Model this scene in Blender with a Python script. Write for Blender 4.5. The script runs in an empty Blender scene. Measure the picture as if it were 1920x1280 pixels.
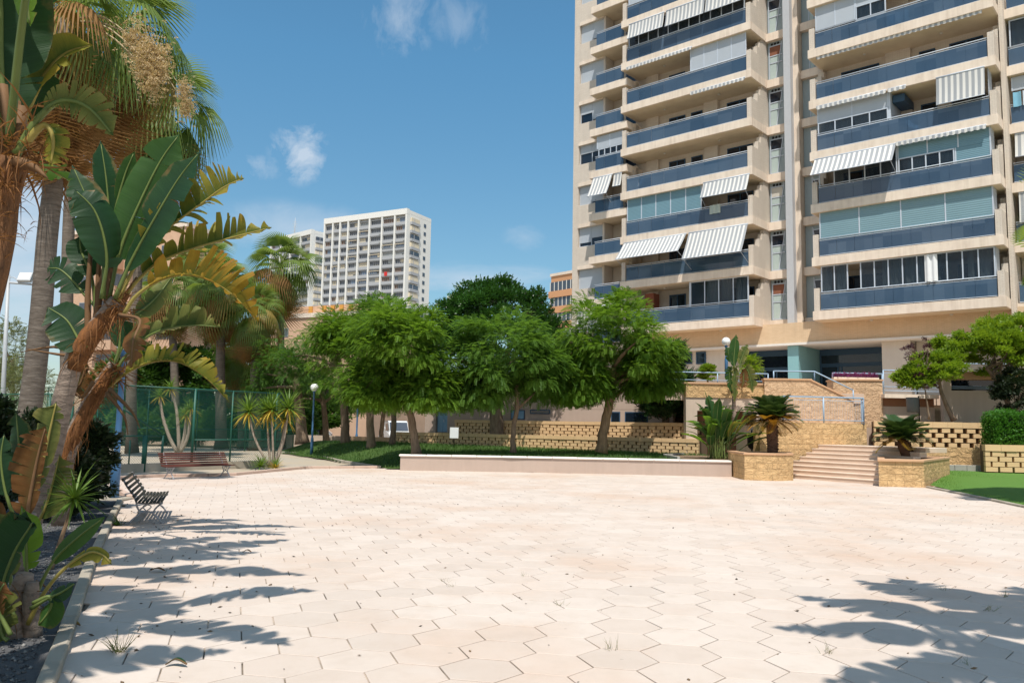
import bpy, math, random
import numpy as np
from mathutils import Vector, Matrix

rng = np.random.default_rng(7)
random.seed(7)
scene = bpy.context.scene
COL = scene.collection

# ------------------------------------------------------------------ camera
EYE = 1.65
CF, CPITCH, CROLL = 1531.93, 0.1041, 0.0188
_cp, _sp = math.cos(CPITCH), math.sin(CPITCH)
_R = np.array([1, 0, 0.]); _F = np.array([0, _cp, _sp]); _U = np.array([0, -_sp, _cp])
_c, _s = math.cos(CROLL), math.sin(CROLL)
CR, CU, CFW = _c * _R + _s * _U, -_s * _R + _c * _U, _F

def ray(px, py):
    return CR * (px - 960) / CF - CU * (py - 640) / CF + CFW
def G(px, py, z=0.0):                     # where a sight line meets the level z
    d = ray(px, py); t = (z - EYE) / d[2]
    return np.array([d[0] * t, d[1] * t, z])
def P(px, py, Y):                         # where a sight line meets the distance Y
    d = ray(px, py); t = Y / d[1]
    return np.array([d[0] * t, Y, EYE + d[2] * t])

cam_d = bpy.data.cameras.new('camera')
cam = bpy.data.objects.new('camera', cam_d); COL.objects.link(cam)
cam_d.sensor_width = 36.0
cam_d.lens = CF / 1920 * 36.0
cam_d.clip_start = 0.05; cam_d.clip_end = 3000
M = Matrix(((CR[0], CU[0], -CFW[0], 0), (CR[1], CU[1], -CFW[1], 0), (CR[2], CU[2], -CFW[2], EYE), (0, 0, 0, 1)))
cam.matrix_world = M
scene.camera = cam

# ------------------------------------------------------------------ objects
def tag(o, label=None, cat=None, group=None, kind=None):
    if label: o['label'] = label
    if cat: o['category'] = cat
    if group: o['group'] = group
    if kind: o['kind'] = kind
    return o
def empty(name, loc, label, cat, group=None, rz=0.0):
    o = bpy.data.objects.new(name, None); COL.objects.link(o)
    o.location = [float(c) for c in loc]; o.rotation_euler = (0, 0, rz)
    o.empty_display_size = 0.2
    return tag(o, label, cat, group)
def copy_tree(o, parent=None):
    c = o.copy(); COL.objects.link(c)
    if parent is not None: c.parent = parent
    for ch in o.children: copy_tree(ch, c)
    return c
def link(name, me, parent=None):
    o = bpy.data.objects.new(name, me); COL.objects.link(o)
    if parent is not None: o.parent = parent
    return o

def frames(pts):
    pts = np.asarray(pts, float); n = len(pts)
    t = np.gradient(pts, axis=0); t /= np.linalg.norm(t, axis=1)[:, None] + 1e-9
    a = np.array([0, 0, 1.]) if abs(t[0][2]) < .9 else np.array([1., 0, 0])
    u = np.cross(t[0], a); u /= np.linalg.norm(u)
    U = [u]
    for i in range(1, n):
        u = U[-1] - t[i] * (U[-1] @ t[i]); u /= np.linalg.norm(u) + 1e-9; U.append(u)
    U = np.array(U); W = np.cross(t, U)
    return t, U, W
def curve(ctrl, n):
    """smooth path through control points (Catmull-Rom)"""
    c = np.asarray(ctrl, float)
    if len(c) == 2: return np.linspace(c[0], c[1], n)
    p = np.vstack([2 * c[0] - c[1], c, 2 * c[-1] - c[-2]])
    out = []
    for s in np.linspace(0, len(c) - 1 - 1e-6, n):
        i = int(s); t = s - i; a, b, d, e = p[i], p[i + 1], p[i + 2], p[i + 3]
        out.append(.5 * (2 * b + (d - a) * t + (2 * a - 5 * b + 4 * d - e) * t * t + (3 * b - a - 3 * d + e) * t ** 3))
    return np.array(out)

class MB:
    def __init__(self):
        self.v = []; self.f = []; self.m = []; self.s = []
    def add(self, verts, faces, mat=0, smooth=False):
        b = len(self.v); self.v.extend([tuple(map(float, p)) for p in verts])
        for f in faces:
            self.f.append(tuple(b + i for i in f)); self.m.append(mat); self.s.append(smooth)
        return self
    def box(self, x0, x1, y0, y1, z0, z1, mat=0):
        v = [(x, y, z) for z in (z0, z1) for y in (y0, y1) for x in (x0, x1)]
        return self.add(v, [(0, 2, 3, 1), (4, 5, 7, 6), (0, 1, 5, 4), (2, 6, 7, 3), (0, 4, 6, 2), (1, 3, 7, 5)], mat)
    def obox(self, c, half, ax=None, mat=0):
        c = np.asarray(c, float); ax = np.eye(3) if ax is None else np.asarray(ax, float)
        v = [c + ax[0] * half[0] * i + ax[1] * half[1] * j + ax[2] * half[2] * k for k in (-1, 1) for j in (-1, 1) for i in (-1, 1)]
        return self.add(v, [(0, 2, 3, 1), (4, 5, 7, 6), (0, 1, 5, 4), (2, 6, 7, 3), (0, 4, 6, 2), (1, 3, 7, 5)], mat)
    def beam(self, a, b, w, h, mat=0):
        a, b = np.asarray(a, float), np.asarray(b, float); d = b - a; L = np.linalg.norm(d); d /= L
        up = np.array([0, 0, 1.]) if abs(d[2]) < .95 else np.array([0, 1., 0])
        s = np.cross(d, up); s /= np.linalg.norm(s); up = np.cross(s, d)
        return self.obox((a + b) / 2, (L / 2, w / 2, h / 2), (d, s, up), mat)
    def prism(self, poly, z0, z1, mat=0):
        n = len(poly)
        zz0 = z0 if hasattr(z0, '__len__') else [z0] * n
        zz1 = z1 if hasattr(z1, '__len__') else [z1] * n
        v = [(p[0], p[1], zz0[i]) for i, p in enumerate(poly)] + [(p[0], p[1], zz1[i]) for i, p in enumerate(poly)]
        area = sum(poly[i][0] * poly[(i + 1) % n][1] - poly[(i + 1) % n][0] * poly[i][1] for i in range(n))
        fs = [tuple(range(n - 1, -1, -1)), tuple(range(n, 2 * n))] + [(i, (i + 1) % n, n + (i + 1) % n, n + i) for i in range(n)]
        if area < 0: fs = [f[::-1] for f in fs]
        return self.add(v, fs, mat)
    def tube(self, pts, r, n=8, mat=0, cap=True, smooth=True):
        pts = np.asarray(pts, float); k = len(pts)
        r = np.full(k, r) if np.isscalar(r) else np.asarray(r, float)
        t, U, W = frames(pts)
        v = [pts[i] + r[i] * (math.cos(2 * math.pi * j / n) * U[i] + math.sin(2 * math.pi * j / n) * W[i]) for i in range(k) for j in range(n)]
        f = [(i * n + j, i * n + (j + 1) % n, (i + 1) * n + (j + 1) % n, (i + 1) * n + j) for i in range(k - 1) for j in range(n)]
        if cap: f += [tuple(range(n - 1, -1, -1)), tuple((k - 1) * n + j for j in range(n))]
        return self.add(v, f, mat, smooth)
    def lathe(self, prof, c=(0, 0, 0), n=16, mat=0, smooth=True):
        k = len(prof)
        v = [(c[0] + r * math.cos(2 * math.pi * j / n), c[1] + r * math.sin(2 * math.pi * j / n), c[2] + z) for r, z in prof for j in range(n)]
        f = [(i * n + j, i * n + (j + 1) % n, (i + 1) * n + (j + 1) % n, (i + 1) * n + j) for i in range(k - 1) for j in range(n)]
        f += [tuple(range(n - 1, -1, -1)), tuple((k - 1) * n + j for j in range(n))]
        return self.add(v, f, mat, smooth)
    def build(self, name, mats, parent=None, bevel=0.0):
        me = bpy.data.meshes.new(name)
        me.from_pydata(self.v, [], self.f)
        for m in (mats if isinstance(mats, (list, tuple)) else [mats]): me.materials.append(m)
        me.polygons.foreach_set('material_index', self.m)
        me.polygons.foreach_set('use_smooth', self.s)
        me.update()
        o = link(name, me, parent)
        if bevel > 0:
            b = o.modifiers.new('bevel', 'BEVEL'); b.width = bevel; b.segments = 1; b.limit_method = 'ANGLE'
        return o

def np_mesh(name, V, F, mats, parent=None, midx=None, rnd=None, smooth=False, along=None):
    V = np.asarray(V, np.float32); F = np.asarray(F, np.int32); k = F.shape[1]
    me = bpy.data.meshes.new(name)
    me.vertices.add(len(V)); me.vertices.foreach_set('co', V.ravel())
    me.loops.add(F.size); me.loops.foreach_set('vertex_index', F.ravel())
    me.polygons.add(len(F))
    me.polygons.foreach_set('loop_start', np.arange(0, F.size, k, dtype=np.int32))
    me.polygons.foreach_set('loop_total', np.full(len(F), k, np.int32))
    if midx is not None: me.polygons.foreach_set('material_index', np.asarray(midx, np.int32))
    if smooth: me.polygons.foreach_set('use_smooth', np.ones(len(F), bool))
    me.update(calc_edges=True)
    if rnd is not None:
        at = me.attributes.new('rnd', 'FLOAT', 'POINT'); at.data.foreach_set('value', np.asarray(rnd, np.float32))
    if along is not None:
        at = me.attributes.new('along', 'FLOAT', 'POINT'); at.data.foreach_set('value', np.asarray(along, np.float32))
    for m in (mats if isinstance(mats, (list, tuple)) else [mats]): me.materials.append(m)
    return link(name, me, parent)

def norm(a):
    a = np.asarray(a, float); return a / (np.linalg.norm(a, axis=-1, keepdims=True) + 1e-9)
def scatter(tv, tf, pos, fwd, up, scale):
    """copies of a small template (x along fwd, z along up) merged into arrays"""
    pos = np.asarray(pos, float); N = len(pos); fwd = norm(fwd)
    side = norm(np.cross(np.broadcast_to(up, fwd.shape), fwd)); upv = np.cross(fwd, side)
    sc = np.broadcast_to(np.asarray(scale, float).reshape(-1, 1, 1) if not np.isscalar(scale) else np.array(scale).reshape(1, 1, 1), (N, 1, 1))
    T = tv[None] * sc
    V = pos[:, None] + T[..., :1] * fwd[:, None] + T[..., 1:2] * side[:, None] + T[..., 2:3] * upv[:, None]
    F = tf[None] + (np.arange(N) * len(tv))[:, None, None]
    return V.reshape(-1, 3), F.reshape(-1, tf.shape[1])
class Cloud:
    def __init__(self): self.V = []; self.F = []; self.r = []; self.mi = []; self.n = 0
    def add(self, V, F, rnd, mi=0):
        self.V.append(V); self.F.append(F + self.n); self.n += len(V)
        self.r.append(np.asarray(rnd) if not np.isscalar(rnd) else np.full(len(V), rnd)); self.mi.append(np.full(len(F), mi))
    def scatter(self, tpl, pos, fwd, up, scale, rnd=None, mi=0):
        if len(pos) == 0: return
        V, F = scatter(tpl[0], tpl[1], pos, fwd, up, scale)
        if rnd is None: rnd = rng.random(len(pos))
        self.add(V, F, np.repeat(rnd, len(tpl[0])), mi)
    def build(self, name, mats, parent=None, smooth=False):
        return np_mesh(name, np.vstack(self.V), np.vstack(self.F), mats, parent, np.concatenate(self.mi), np.concatenate(self.r), smooth)

# ------------------------------------------------------------------ materials
class NT:
    def __init__(self, name):
        self.m = bpy.data.materials.new(name); self.m.use_nodes = True
        self.t = self.m.node_tree; self.n = self.t.nodes; self.n.clear()
        self.out = self.n.new('ShaderNodeOutputMaterial')
    def node(self, typ, **kw):
        nd = self.n.new(typ)
        for k, v in kw.items():
            if k.startswith('i_'):
                nm = k[2:].replace('_', ' ')
                nd.inputs[int(nm) if nm.isdigit() else nm].default_value = v
            else: setattr(nd, k, v)
        return nd
    def l(self, a, b): self.t.links.new(a, b)
    def math(self, op, a, b=None, c=None, clamp=False):
        nd = self.n.new('ShaderNodeMath'); nd.operation = op; nd.use_clamp = clamp
        for i, x in enumerate((a, b, c)):
            if x is None: continue
            if isinstance(x, (int, float)): nd.inputs[i].default_value = x
            else: self.l(x, nd.inputs[i])
        return nd.outputs[0]
    def mix(self, fac, a, b, blend='MIX'):
        nd = self.n.new('ShaderNodeMix'); nd.data_type = 'RGBA'; nd.blend_type = blend
        for s, x in ((nd.inputs[0], fac), (nd.inputs[6], a), (nd.inputs[7], b)):
            if isinstance(x, (int, float)): s.default_value = x
            elif isinstance(x, (tuple, list)): s.default_value = (*x[:3], 1)
            else: self.l(x, s)
        return nd.outputs[2]
    def ramp(self, fac, stops):
        nd = self.n.new('ShaderNodeValToRGB'); cr = nd.color_ramp
        while len(cr.elements) < len(stops): cr.elements.new(.5)
        for e, (p, c) in zip(cr.elements, stops):
            e.position = p; e.color = (*c, 1) if len(c) == 3 else c
        if not isinstance(fac, (int, float)): self.l(fac, nd.inputs[0])
        return nd.outputs[0]
    def coord(self, kind='Object'):
        return self.node('ShaderNodeTexCoord').outputs[kind]
    def noise(self, vec, scale, detail=3, rough=.55, dist=0.0):
        nd = self.node('ShaderNodeTexNoise', i_Scale=scale, i_Detail=detail, i_Roughness=rough, i_Distortion=dist)
        self.l(vec, nd.inputs['Vector']); return nd.outputs['Fac']
    def mapping(self, vec, scale=(1, 1, 1), rot=(0, 0, 0), loc=(0, 0, 0)):
        nd = self.node('ShaderNodeMapping'); nd.inputs['Scale'].default_value = scale
        nd.inputs['Rotation'].default_value = rot; nd.inputs['Location'].default_value = loc
        self.l(vec, nd.inputs['Vector']); return nd.outputs[0]
    def bump(self, h, strength=.5, dist=.01):
        nd = self.node('ShaderNodeBump', i_Strength=strength, i_Distance=dist); self.l(h, nd.inputs['Height']); return nd.outputs[0]
    def finish(self, color, rough=.7, normal=None, spec=.3, metal=0.0):
        b = self.node('ShaderNodeBsdfPrincipled'); self.b = b
        if isinstance(color, (tuple, list)): b.inputs['Base Color'].default_value = (*color[:3], 1)
        else: self.l(color, b.inputs['Base Color'])
        if isinstance(rough, (int, float)): b.inputs['Roughness'].default_value = rough
        else: self.l(rough, b.inputs['Roughness'])
        b.inputs['Specular IOR Level'].default_value = spec; b.inputs['Metallic'].default_value = metal
        if normal is not None: self.l(normal, b.inputs['Normal'])
        self.l(b.outputs[0], self.out.inputs[0]); return self.m

def mix3(c, k): return tuple(min(1, x * k) for x in c)
def plain(name, col, rough=.6, var=.12, scale=6, bump=0.0, spec=.3, metal=0.0, bscale=60):
    t = NT(name); v = t.coord()
    n = t.noise(v, scale, 4)
    c = t.mix(n, mix3(col, 1 - var), mix3(col, 1 + var))
    nm = t.bump(t.noise(v, bscale, 3), bump, .01) if bump else None
    return t.finish(c, rough, nm, spec, metal)
def stained(name, col, stain, rough=.8, streak=True, bump=.15):
    """rendered or cast wall: blotches and vertical run-down streaks"""
    t = NT(name); v = t.coord()
    a = t.noise(v, 1.3, 5, .6)
    s = t.noise(t.mapping(v, (5, 5, .35)), 1.0, 4, .6)
    f = t.math('MULTIPLY', a, s) if streak else a
    c = t.mix(t.math('MULTIPLY_ADD', f, 2.2, -.35, clamp=True), col, stain)
    return t.finish(c, rough, t.bump(t.noise(v, 90, 3), bump, .006), .2)
def wallvec(t):
    """x+y along the wall, z up: works on walls of any heading"""
    v = t.coord(); s = t.node('ShaderNodeSeparateXYZ'); t.l(v, s.inputs[0])
    c = t.node('ShaderNodeCombineXYZ'); t.l(t.math('ADD', s.outputs[0], s.outputs[1]), c.inputs[0]); t.l(s.outputs[2], c.inputs[1])
    return v, c.outputs[0]
def bricks(name, c1, c2, mortar, bw, bh, msize=.006, rough=.85, bump=.6, rock=0.0, rdist=.03):
    t = NT(name); v, w = wallvec(t)
    b = t.node('ShaderNodeTexBrick'); t.l(w, b.inputs['Vector'])
    b.inputs['Color1'].default_value = (*c1, 1); b.inputs['Color2'].default_value = (*c2, 1); b.inputs['Mortar'].default_value = (*mortar, 1)
    b.inputs['Scale'].default_value = 1; b.inputs['Mortar Size'].default_value = msize; b.inputs['Mortar Smooth'].default_value = .2
    b.inputs['Brick Width'].default_value = bw; b.inputs['Row Height'].default_value = bh; b.inputs['Bias'].default_value = 0
    n = t.math('MULTIPLY_ADD', t.math('MULTIPLY', t.noise(v, .9, 5), t.noise(t.mapping(v, (4, 4, .3)), 1.0, 4)), 3.0, -.4, clamp=True); n2 = t.noise(v, 14, 4)
    c = t.mix(t.math('MULTIPLY', n, .6), b.outputs[0], mix3(c2, .74))
    c = t.mix(t.math('MULTIPLY', n2, .35), c, mix3(c1, 1.12))
    h = t.math('MULTIPLY', b.outputs['Fac'], -1.0)
    nm = t.bump(h, bump, .012)
    if rock:
        nd = t.node('ShaderNodeBump', i_Strength=rock, i_Distance=rdist)
        t.l(t.noise(v, 4.5, 5, .68, .6), nd.inputs['Height']); t.l(nm, nd.inputs['Normal']); nm = nd.outputs[0]
    return t.finish(c, rough, nm, .15)
def leafmat(name, c_lo, c_hi, trans=.35, rough=.45, tcol=None, spec=.35, vein=0.0):
    """foliage: colour differs leaf by leaf (attribute rnd), light passes through the blade"""
    t = NT(name)
    a = t.node('ShaderNodeAttribute', attribute_name='rnd')
    c = t.mix(a.outputs['Fac'], c_lo, c_hi)
    c = t.mix(t.math('MULTIPLY', t.noise(t.coord(), 3.0, 3), .5), c, mix3(c_hi, .8))
    nm = None
    if vein:                                     # fine ribs from midrib to margin, dry brown flecks at the margin
        al = t.node('ShaderNodeAttribute', attribute_name='along'); nz = t.node('ShaderNodeTexNoise', noise_dimensions='1D', i_Scale=1.0, i_Detail=3.0, i_Roughness=.7); t.l(t.math('MULTIPLY', al.outputs['Fac'], 95), nz.inputs['W'])
        c = t.mix(t.math('MULTIPLY', nz.outputs['Fac'], vein), c, mix3(c_lo, .45)); nm = t.bump(nz.outputs['Fac'], .35, .006)
        dry = t.math('MULTIPLY_ADD', t.math('ADD', a.outputs['Fac'], t.math('MULTIPLY', t.noise(t.coord(), 7, 4, .7), .5)), 6.0, -7.0, clamp=True)
        c = t.mix(dry, c, (.20, .125, .045))
    m = t.finish(c, rough, nm, spec)
    tr = t.node('ShaderNodeBsdfTranslucent')
    t.l(t.mix(.6, c, tcol or (c_hi[0] * 1.6, c_hi[1] * 1.5, c_hi[2] * .6)), tr.inputs[0])
    mx = t.node('ShaderNodeMixShader', i_0=trans)
    t.l(t.b.outputs[0], mx.inputs[1]); t.l(tr.outputs[0], mx.inputs[2]); t.l(mx.outputs[0], t.out.inputs[0])
    return m
# ------------------------------------------------------------------ light and sky
SUN = norm([-0.02, -0.46, 0.888])
sun_el = math.asin(SUN[2]); sun_az = math.atan2(SUN[0], SUN[1])       # azimuth clockwise from +Y
sd = bpy.data.lights.new('sun', 'SUN'); sd.energy = 4.5; sd.angle = math.radians(.53); sd.color = (1, .95, .87)
so = bpy.data.objects.new('sun', sd); COL.objects.link(so)
so.rotation_euler = Vector(-SUN).to_track_quat('-Z', 'Y').to_euler(); so.location = (0, -20, 40)
w = bpy.data.worlds.new('World'); scene.world = w; w.use_nodes = True
wt = w.node_tree; wn = wt.nodes; wn.clear()
class WT(NT):
    def __init__(self): self.t = wt; self.n = wn
W_ = WT()
sky = W_.node('ShaderNodeTexSky', sky_type='NISHITA', sun_disc=False)
sky.sun_elevation = sun_el; sky.sun_rotation = sun_az; sky.altitude = 30; sky.air_density = 1.0; sky.dust_density = .4; sky.ozone_density = 1.2
gen = W_.coord('Generated')
nrm = W_.node('ShaderNodeVectorMath', operation='NORMALIZE'); W_.l(gen, nrm.inputs[0]); dirv = nrm.outputs[0]
def cloud(px, py, rx, ry, scale, lo, hi, amt, seed, stretch=(1, 1, 1)):
    """a cloud in one patch of the sky: a soft patch round a direction times broken noise"""
    d = norm(ray(px, py)); s = norm(np.cross(d, [0, 0, 1])); u = np.cross(s, d)
    def dot(v):
        nd = W_.node('ShaderNodeVectorMath', operation='DOT_PRODUCT'); W_.l(dirv, nd.inputs[0]); nd.inputs[1].default_value = tuple(v); return nd.outputs['Value']
    a = W_.math('MULTIPLY', dot(s), CF / rx); b = W_.math('MULTIPLY', W_.math('ADD', dot(u), 0.0), CF / ry)
    front = W_.math('GREATER_THAN', dot(d), 0.3)
    r2 = W_.math('ADD', W_.math('MULTIPLY', a, a), W_.math('MULTIPLY', b, b))
    m = W_.math('SUBTRACT', 1.0, W_.math('SQRT', r2), clamp=True)
    n = W_.noise(W_.mapping(dirv, stretch, loc=(seed, seed * 2.3, 0)), scale, 7, .62, .4)
    v = W_.math('ADD', n, W_.math('MULTIPLY', m, .42))
    mr = W_.node('ShaderNodeMapRange', i_1=lo, i_2=hi); W_.l(v, mr.inputs[0])
    e = W_.math('MULTIPLY', mr.outputs[0], W_.math('MULTIPLY', m, 3.0, clamp=True), clamp=True)
    return W_.math('MULTIPLY', W_.math('MULTIPLY', e, front), amt)
cl = [cloud(563, 285, 62, 66, 26, .58, .85, .75, 1.3), cloud(490, 312, 45, 40, 26, .62, .9, .4, 4.1),
      cloud(752, 38, 75, 75, 30, .62, .92, .36, 2.2, (1, 1, .5)), cloud(855, 50, 75, 70, 34, .64, .95, .24, 6.2, (1, 1, .4)),
      cloud(900, 525, 190, 40, 9, .5, .9, .5, 3.0, (1, 1, 4)), cloud(985, 445, 50, 30, 12, .55, .95, .3, 3.7, (1, 1, 3)),
      cloud(560, 430, 190, 60, 10, .5, 1.0, .5, 5.5, (1, 1, 2)), cloud(20, 500, 260, 260, 5, .35, .95, .85, 8.0, (1, 1, 4)),
      cloud(-200, 300, 380, 330, 4, .4, .9, .7, 9.0, (1, 1, 3)), cloud(2300, 300, 500, 300, 5, .5, .95, .7, 2.7, (1, 1, 2))]
def fill_cloud():
    """added cloud behind the camera, never in view, to neutralise and raise the fill"""
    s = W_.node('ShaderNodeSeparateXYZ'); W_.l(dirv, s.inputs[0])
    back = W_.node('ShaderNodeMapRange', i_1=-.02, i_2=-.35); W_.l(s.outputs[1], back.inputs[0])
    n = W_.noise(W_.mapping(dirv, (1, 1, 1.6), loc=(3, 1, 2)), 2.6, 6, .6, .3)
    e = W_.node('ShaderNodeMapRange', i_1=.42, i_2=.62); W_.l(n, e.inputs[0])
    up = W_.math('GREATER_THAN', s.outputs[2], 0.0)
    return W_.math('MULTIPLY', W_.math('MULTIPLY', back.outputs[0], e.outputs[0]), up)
tot = cl[0]
for c_ in cl[1:]: tot = W_.math('MAXIMUM', tot, c_)
sepz = W_.node('ShaderNodeSeparateXYZ'); W_.l(dirv, sepz.inputs[0])
elev = W_.node('ShaderNodeMapRange', i_1=.03, i_2=.42); W_.l(sepz.outputs[2], elev.inputs[0])
tint = W_.mix(1.0, sky.outputs[0], W_.mix(elev.outputs[0], (.57, .64, .61), (.52, .88, .92)), 'MULTIPLY')
skyc = W_.mix(fill_cloud(), W_.mix(tot, tint, (4.0, 4.5, 5.1)), (6.8, 6.2, 5.6))  # unseen cloud added behind the camera to whiten the ambient light
bg = W_.node('ShaderNodeBackground', i_Strength=.15); W_.l(skyc, bg.inputs[0])
wo = W_.node('ShaderNodeOutputWorld'); W_.l(bg.outputs[0], wo.inputs[0])
vs = scene.view_settings
scene.display_settings.display_device = 'sRGB'
vs.view_transform = 'Standard'; vs.look = 'None'; vs.gamma = 1; vs.exposure = 0.15; vs.use_curve_mapping = False
scene.cycles.max_bounces = 8; scene.cycles.transparent_max_bounces = 12
scene.cycles.use_denoising = True
# ------------------------------------------------------------------ materials of the buildings
m_brick = bricks('pale_brick', (.73, .645, .555), (.67, .58, .49), (.50, .43, .36), .24, .062, .010, .9, 1.0)
m_brick_base = bricks('tan_brick', (.72, .54, .36), (.66, .48, .31), (.54, .40, .26), .24, .062, .008, .9, .8)
m_conc = stained('pale_concrete', (.79, .67, .555), (.52, .41, .32), .8, True, .3)
m_soffit = stained('cream_soffit', (.74, .62, .45), (.64, .52, .37), .85, False)
m_white = plain('white_render', (.72, .69, .64), .85, .06)
m_greyw = stained('grey_render', (.60, .55, .48), (.50, .45, .39), .85)
m_teal = plain('teal_paint', (.22, .42, .45), .5, .05)
m_navy = plain('navy_frame', (.035, .08, .14), .45, .1)
m_alu = plain('pale_metal', (.50, .55, .62), .4, .05, spec=.5)
m_stairpanel = plain('grey_panel', (.30, .36, .38), .5, .08)
m_greycol = plain('grey_column', (.47, .48, .50), .7, .08)
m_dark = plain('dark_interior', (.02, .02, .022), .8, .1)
def glass(name, tint, base, tr, rough=.03):
    t = NT(name)
    v = t.coord(); n = t.noise(v, .45, 3)
    m = t.finish(t.mix(n, mix3(base, .6), mix3(base, 1.4)), rough, t.bump(t.noise(v, 1.2, 2), .04, .02), .6)
    tr_ = t.node('ShaderNodeBsdfTransparent'); tr_.inputs[0].default_value = (*tint, 1)
    mx = t.node('ShaderNodeMixShader', i_0=tr); t.l(t.b.outputs[0], mx.inputs[1]); t.l(tr_.outputs[0], mx.inputs[2]); t.l(mx.outputs[0], t.out.inputs[0])
    return m
def panel_glass():
    t = NT('blue_glass'); v = t.coord(); s = t.node('ShaderNodeSeparateXYZ'); t.l(v, s.inputs[0])
    cell = t.node('ShaderNodeCombineXYZ'); t.l(t.math('FLOOR', t.math('DIVIDE', s.outputs[0], .951)), cell.inputs[0]); t.l(t.math('FLOOR', t.math('DIVIDE', s.outputs[2], 1.5)), cell.inputs[1])
    wn = t.node('ShaderNodeTexWhiteNoise', noise_dimensions='3D'); t.l(cell.outputs[0], wn.inputs['Vector'])
    f = t.math('ADD', t.math('MULTIPLY', wn.outputs['Value'], .55), t.math('MULTIPLY', t.noise(v, .6, 4), .5))
    m = t.finish(t.mix(f, (.035, .095, .18), (.15, .225, .32)), .05, t.bump(t.noise(v, 1.6, 3), .10, .02), .7)
    tr = t.node('ShaderNodeBsdfTransparent'); t.l(t.mix(wn.outputs['Value'], (.20, .34, .50), (.34, .48, .62)), tr.inputs[0])
    mx = t.node('ShaderNodeMixShader', i_0=.47); t.l(t.b.outputs[0], mx.inputs[1]); t.l(tr.outputs[0], mx.inputs[2]); t.l(mx.outputs[0], t.out.inputs[0]); return m
m_blueglass = panel_glass()
m_winglass = glass('window_glass', (.74, .80, .84), (.02, .035, .055), .62)
m_doorglass = glass('door_glass', (.3, .35, .4), (.012, .02, .035), .15)
def slats(name, col, period, depth=.5, rough=.5):
    t = NT(name); v = t.coord(); s = t.node('ShaderNodeSeparateXYZ'); t.l(v, s.inputs[0])
    f = t.math('FRACT', t.math('DIVIDE', s.outputs[2], period))
    e = t.math('PINGPONG', t.math('MULTIPLY', f, 1.0), .5)
    c = t.mix(t.math('MULTIPLY', t.math('LESS_THAN', f, .14), .35), t.mix(t.noise(v, .8, 3), mix3(col, .9), mix3(col, 1.1)), mix3(col, .45))
    return t.finish(c, rough, t.bump(e, depth, .03), .35)
m_shut_grey = slats('grey_shutter', (.44, .48, .53), .055)
m_shut_teal = slats('teal_shutter', (.185, .30, .345), .11)
m_shut_blue = slats('blue_shutter', (.15, .27, .33), .09)
def stripes(name, c1, c2, period, axis=0):
    t = NT(name); v = t.coord(); s = t.node('ShaderNodeSeparateXYZ'); t.l(v, s.inputs[0])
    f = t.math('FRACT', t.math('DIVIDE', s.outputs[axis], period))
    c = t.mix(t.math('LESS_THAN', f, .47), c1, c2)
    c = t.mix(t.math('MULTIPLY', t.noise(v, 1.5, 4), .3), c, mix3(c2, .8))
    m = t.finish(c, .9, None, .1)
    tr = t.node('ShaderNodeBsdfTranslucent'); t.l(c, tr.inputs[0])
    mx = t.node('ShaderNodeMixShader', i_0=.2); t.l(t.b.outputs[0], mx.inputs[1]); t.l(tr.outputs[0], mx.inputs[2]); t.l(mx.outputs[0], t.out.inputs[0])
    return m
m_awn = stripes('striped_canvas', (.36, .38, .41), (.82, .80, .76), .27)
m_curtain = plain('curtain_cloth', (.55, .52, .46), .9, .15, 3)
m_curtain_red = plain('russet_curtain', (.24, .10, .06), .9, .2, 3)
m_cloth_white = plain('white_cloth', (.75, .76, .76), .9, .05)
m_cloth_blue = plain('blue_cloth', (.20, .42, .55), .9, .05)
m_cloth_dark = plain('dark_cloth', (.06, .06, .08), .9, .1)

# ------------------------------------------------------------------ the brick apartment block
BO = np.array([7.4394, 53.0796, 0.0]); BYAW = .723
BU = np.array([math.cos(BYAW), -math.sin(BYAW), 0]); BY = np.array([math.sin(BYAW), math.cos(BYAW), 0])
def bl(px, py, yl):
    d = ray(px, py); o = np.array([0, 0, EYE]) - BO
    t = (yl - o @ BY) / (d @ BY); p = o + d * t
    return float(p @ BU), float(p[2])
def bw(a, y, z): return BO + BU * a + BY * y + np.array([0, 0, z])
def zb(k): return 8.353 + 3 * (8 - k)
apt = empty('apartment_building', BO, 'tall pale brick apartment block with rows of blue glass balconies and striped awnings', 'building', None, -BYAW)
W0, W1 = 8.56, 12.60; A2, W2 = 12.60, 21.5
ZT = zb(-2) + 2.4
wl = MB()
wl.box(-2.55, W0 + .28, 2.0, 2.35, 6.75, ZT)                       # wall behind the balconies
wl.box(4.78, 5.75, 1.72, 1.998, 6.9, ZT); wl.box(.4, 1.35, 1.78, 1.998, 6.9, ZT); wl.box(16.0, 17.3, 1.72, 1.998, 6.9, ZT)
wl.box(W0 + .30, W1 - .32, 2.45, 2.8, 6.75, ZT)
wl.box(A2 - .3, W2 + .2, 2.0, 2.35, 6.75, ZT)
wl.box(-5.15, -2.56, 1.9, 2.35, 3, ZT)
for x0, x1, y0 in ((-5.15, -4.66, .9), (-2.56, -2.40, .9)):
    wl.box(x0, x1, y0, 1.898, 3, ZT)
for k in range(-2, 10):                                           # spandrels between the bedroom windows
    wl.box(-4.659, -2.561, .902, 1.898, zb(k) - 1.62 if k < 9 else 3, zb(k))
wl.box(-2.4, -.3, 1.2, 1.99, 3, 8.3)
for x0, x1, y1 in ((W0 + .02, W0 + .30, 2.44), (A2 - .3, A2 - .02, 1.99), (W2 + .02, W2 + .3, 1.99)):
    wl.box(x0, x1, 1.55, y1, 6.9, ZT)
wl.box(21.73, 21.94, .75, 2.34, 3.2, ZT)                            # pilaster beside the far right flats
wl.box(21.945, 31, 2.6, 2.9, 3.2, ZT)
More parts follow.
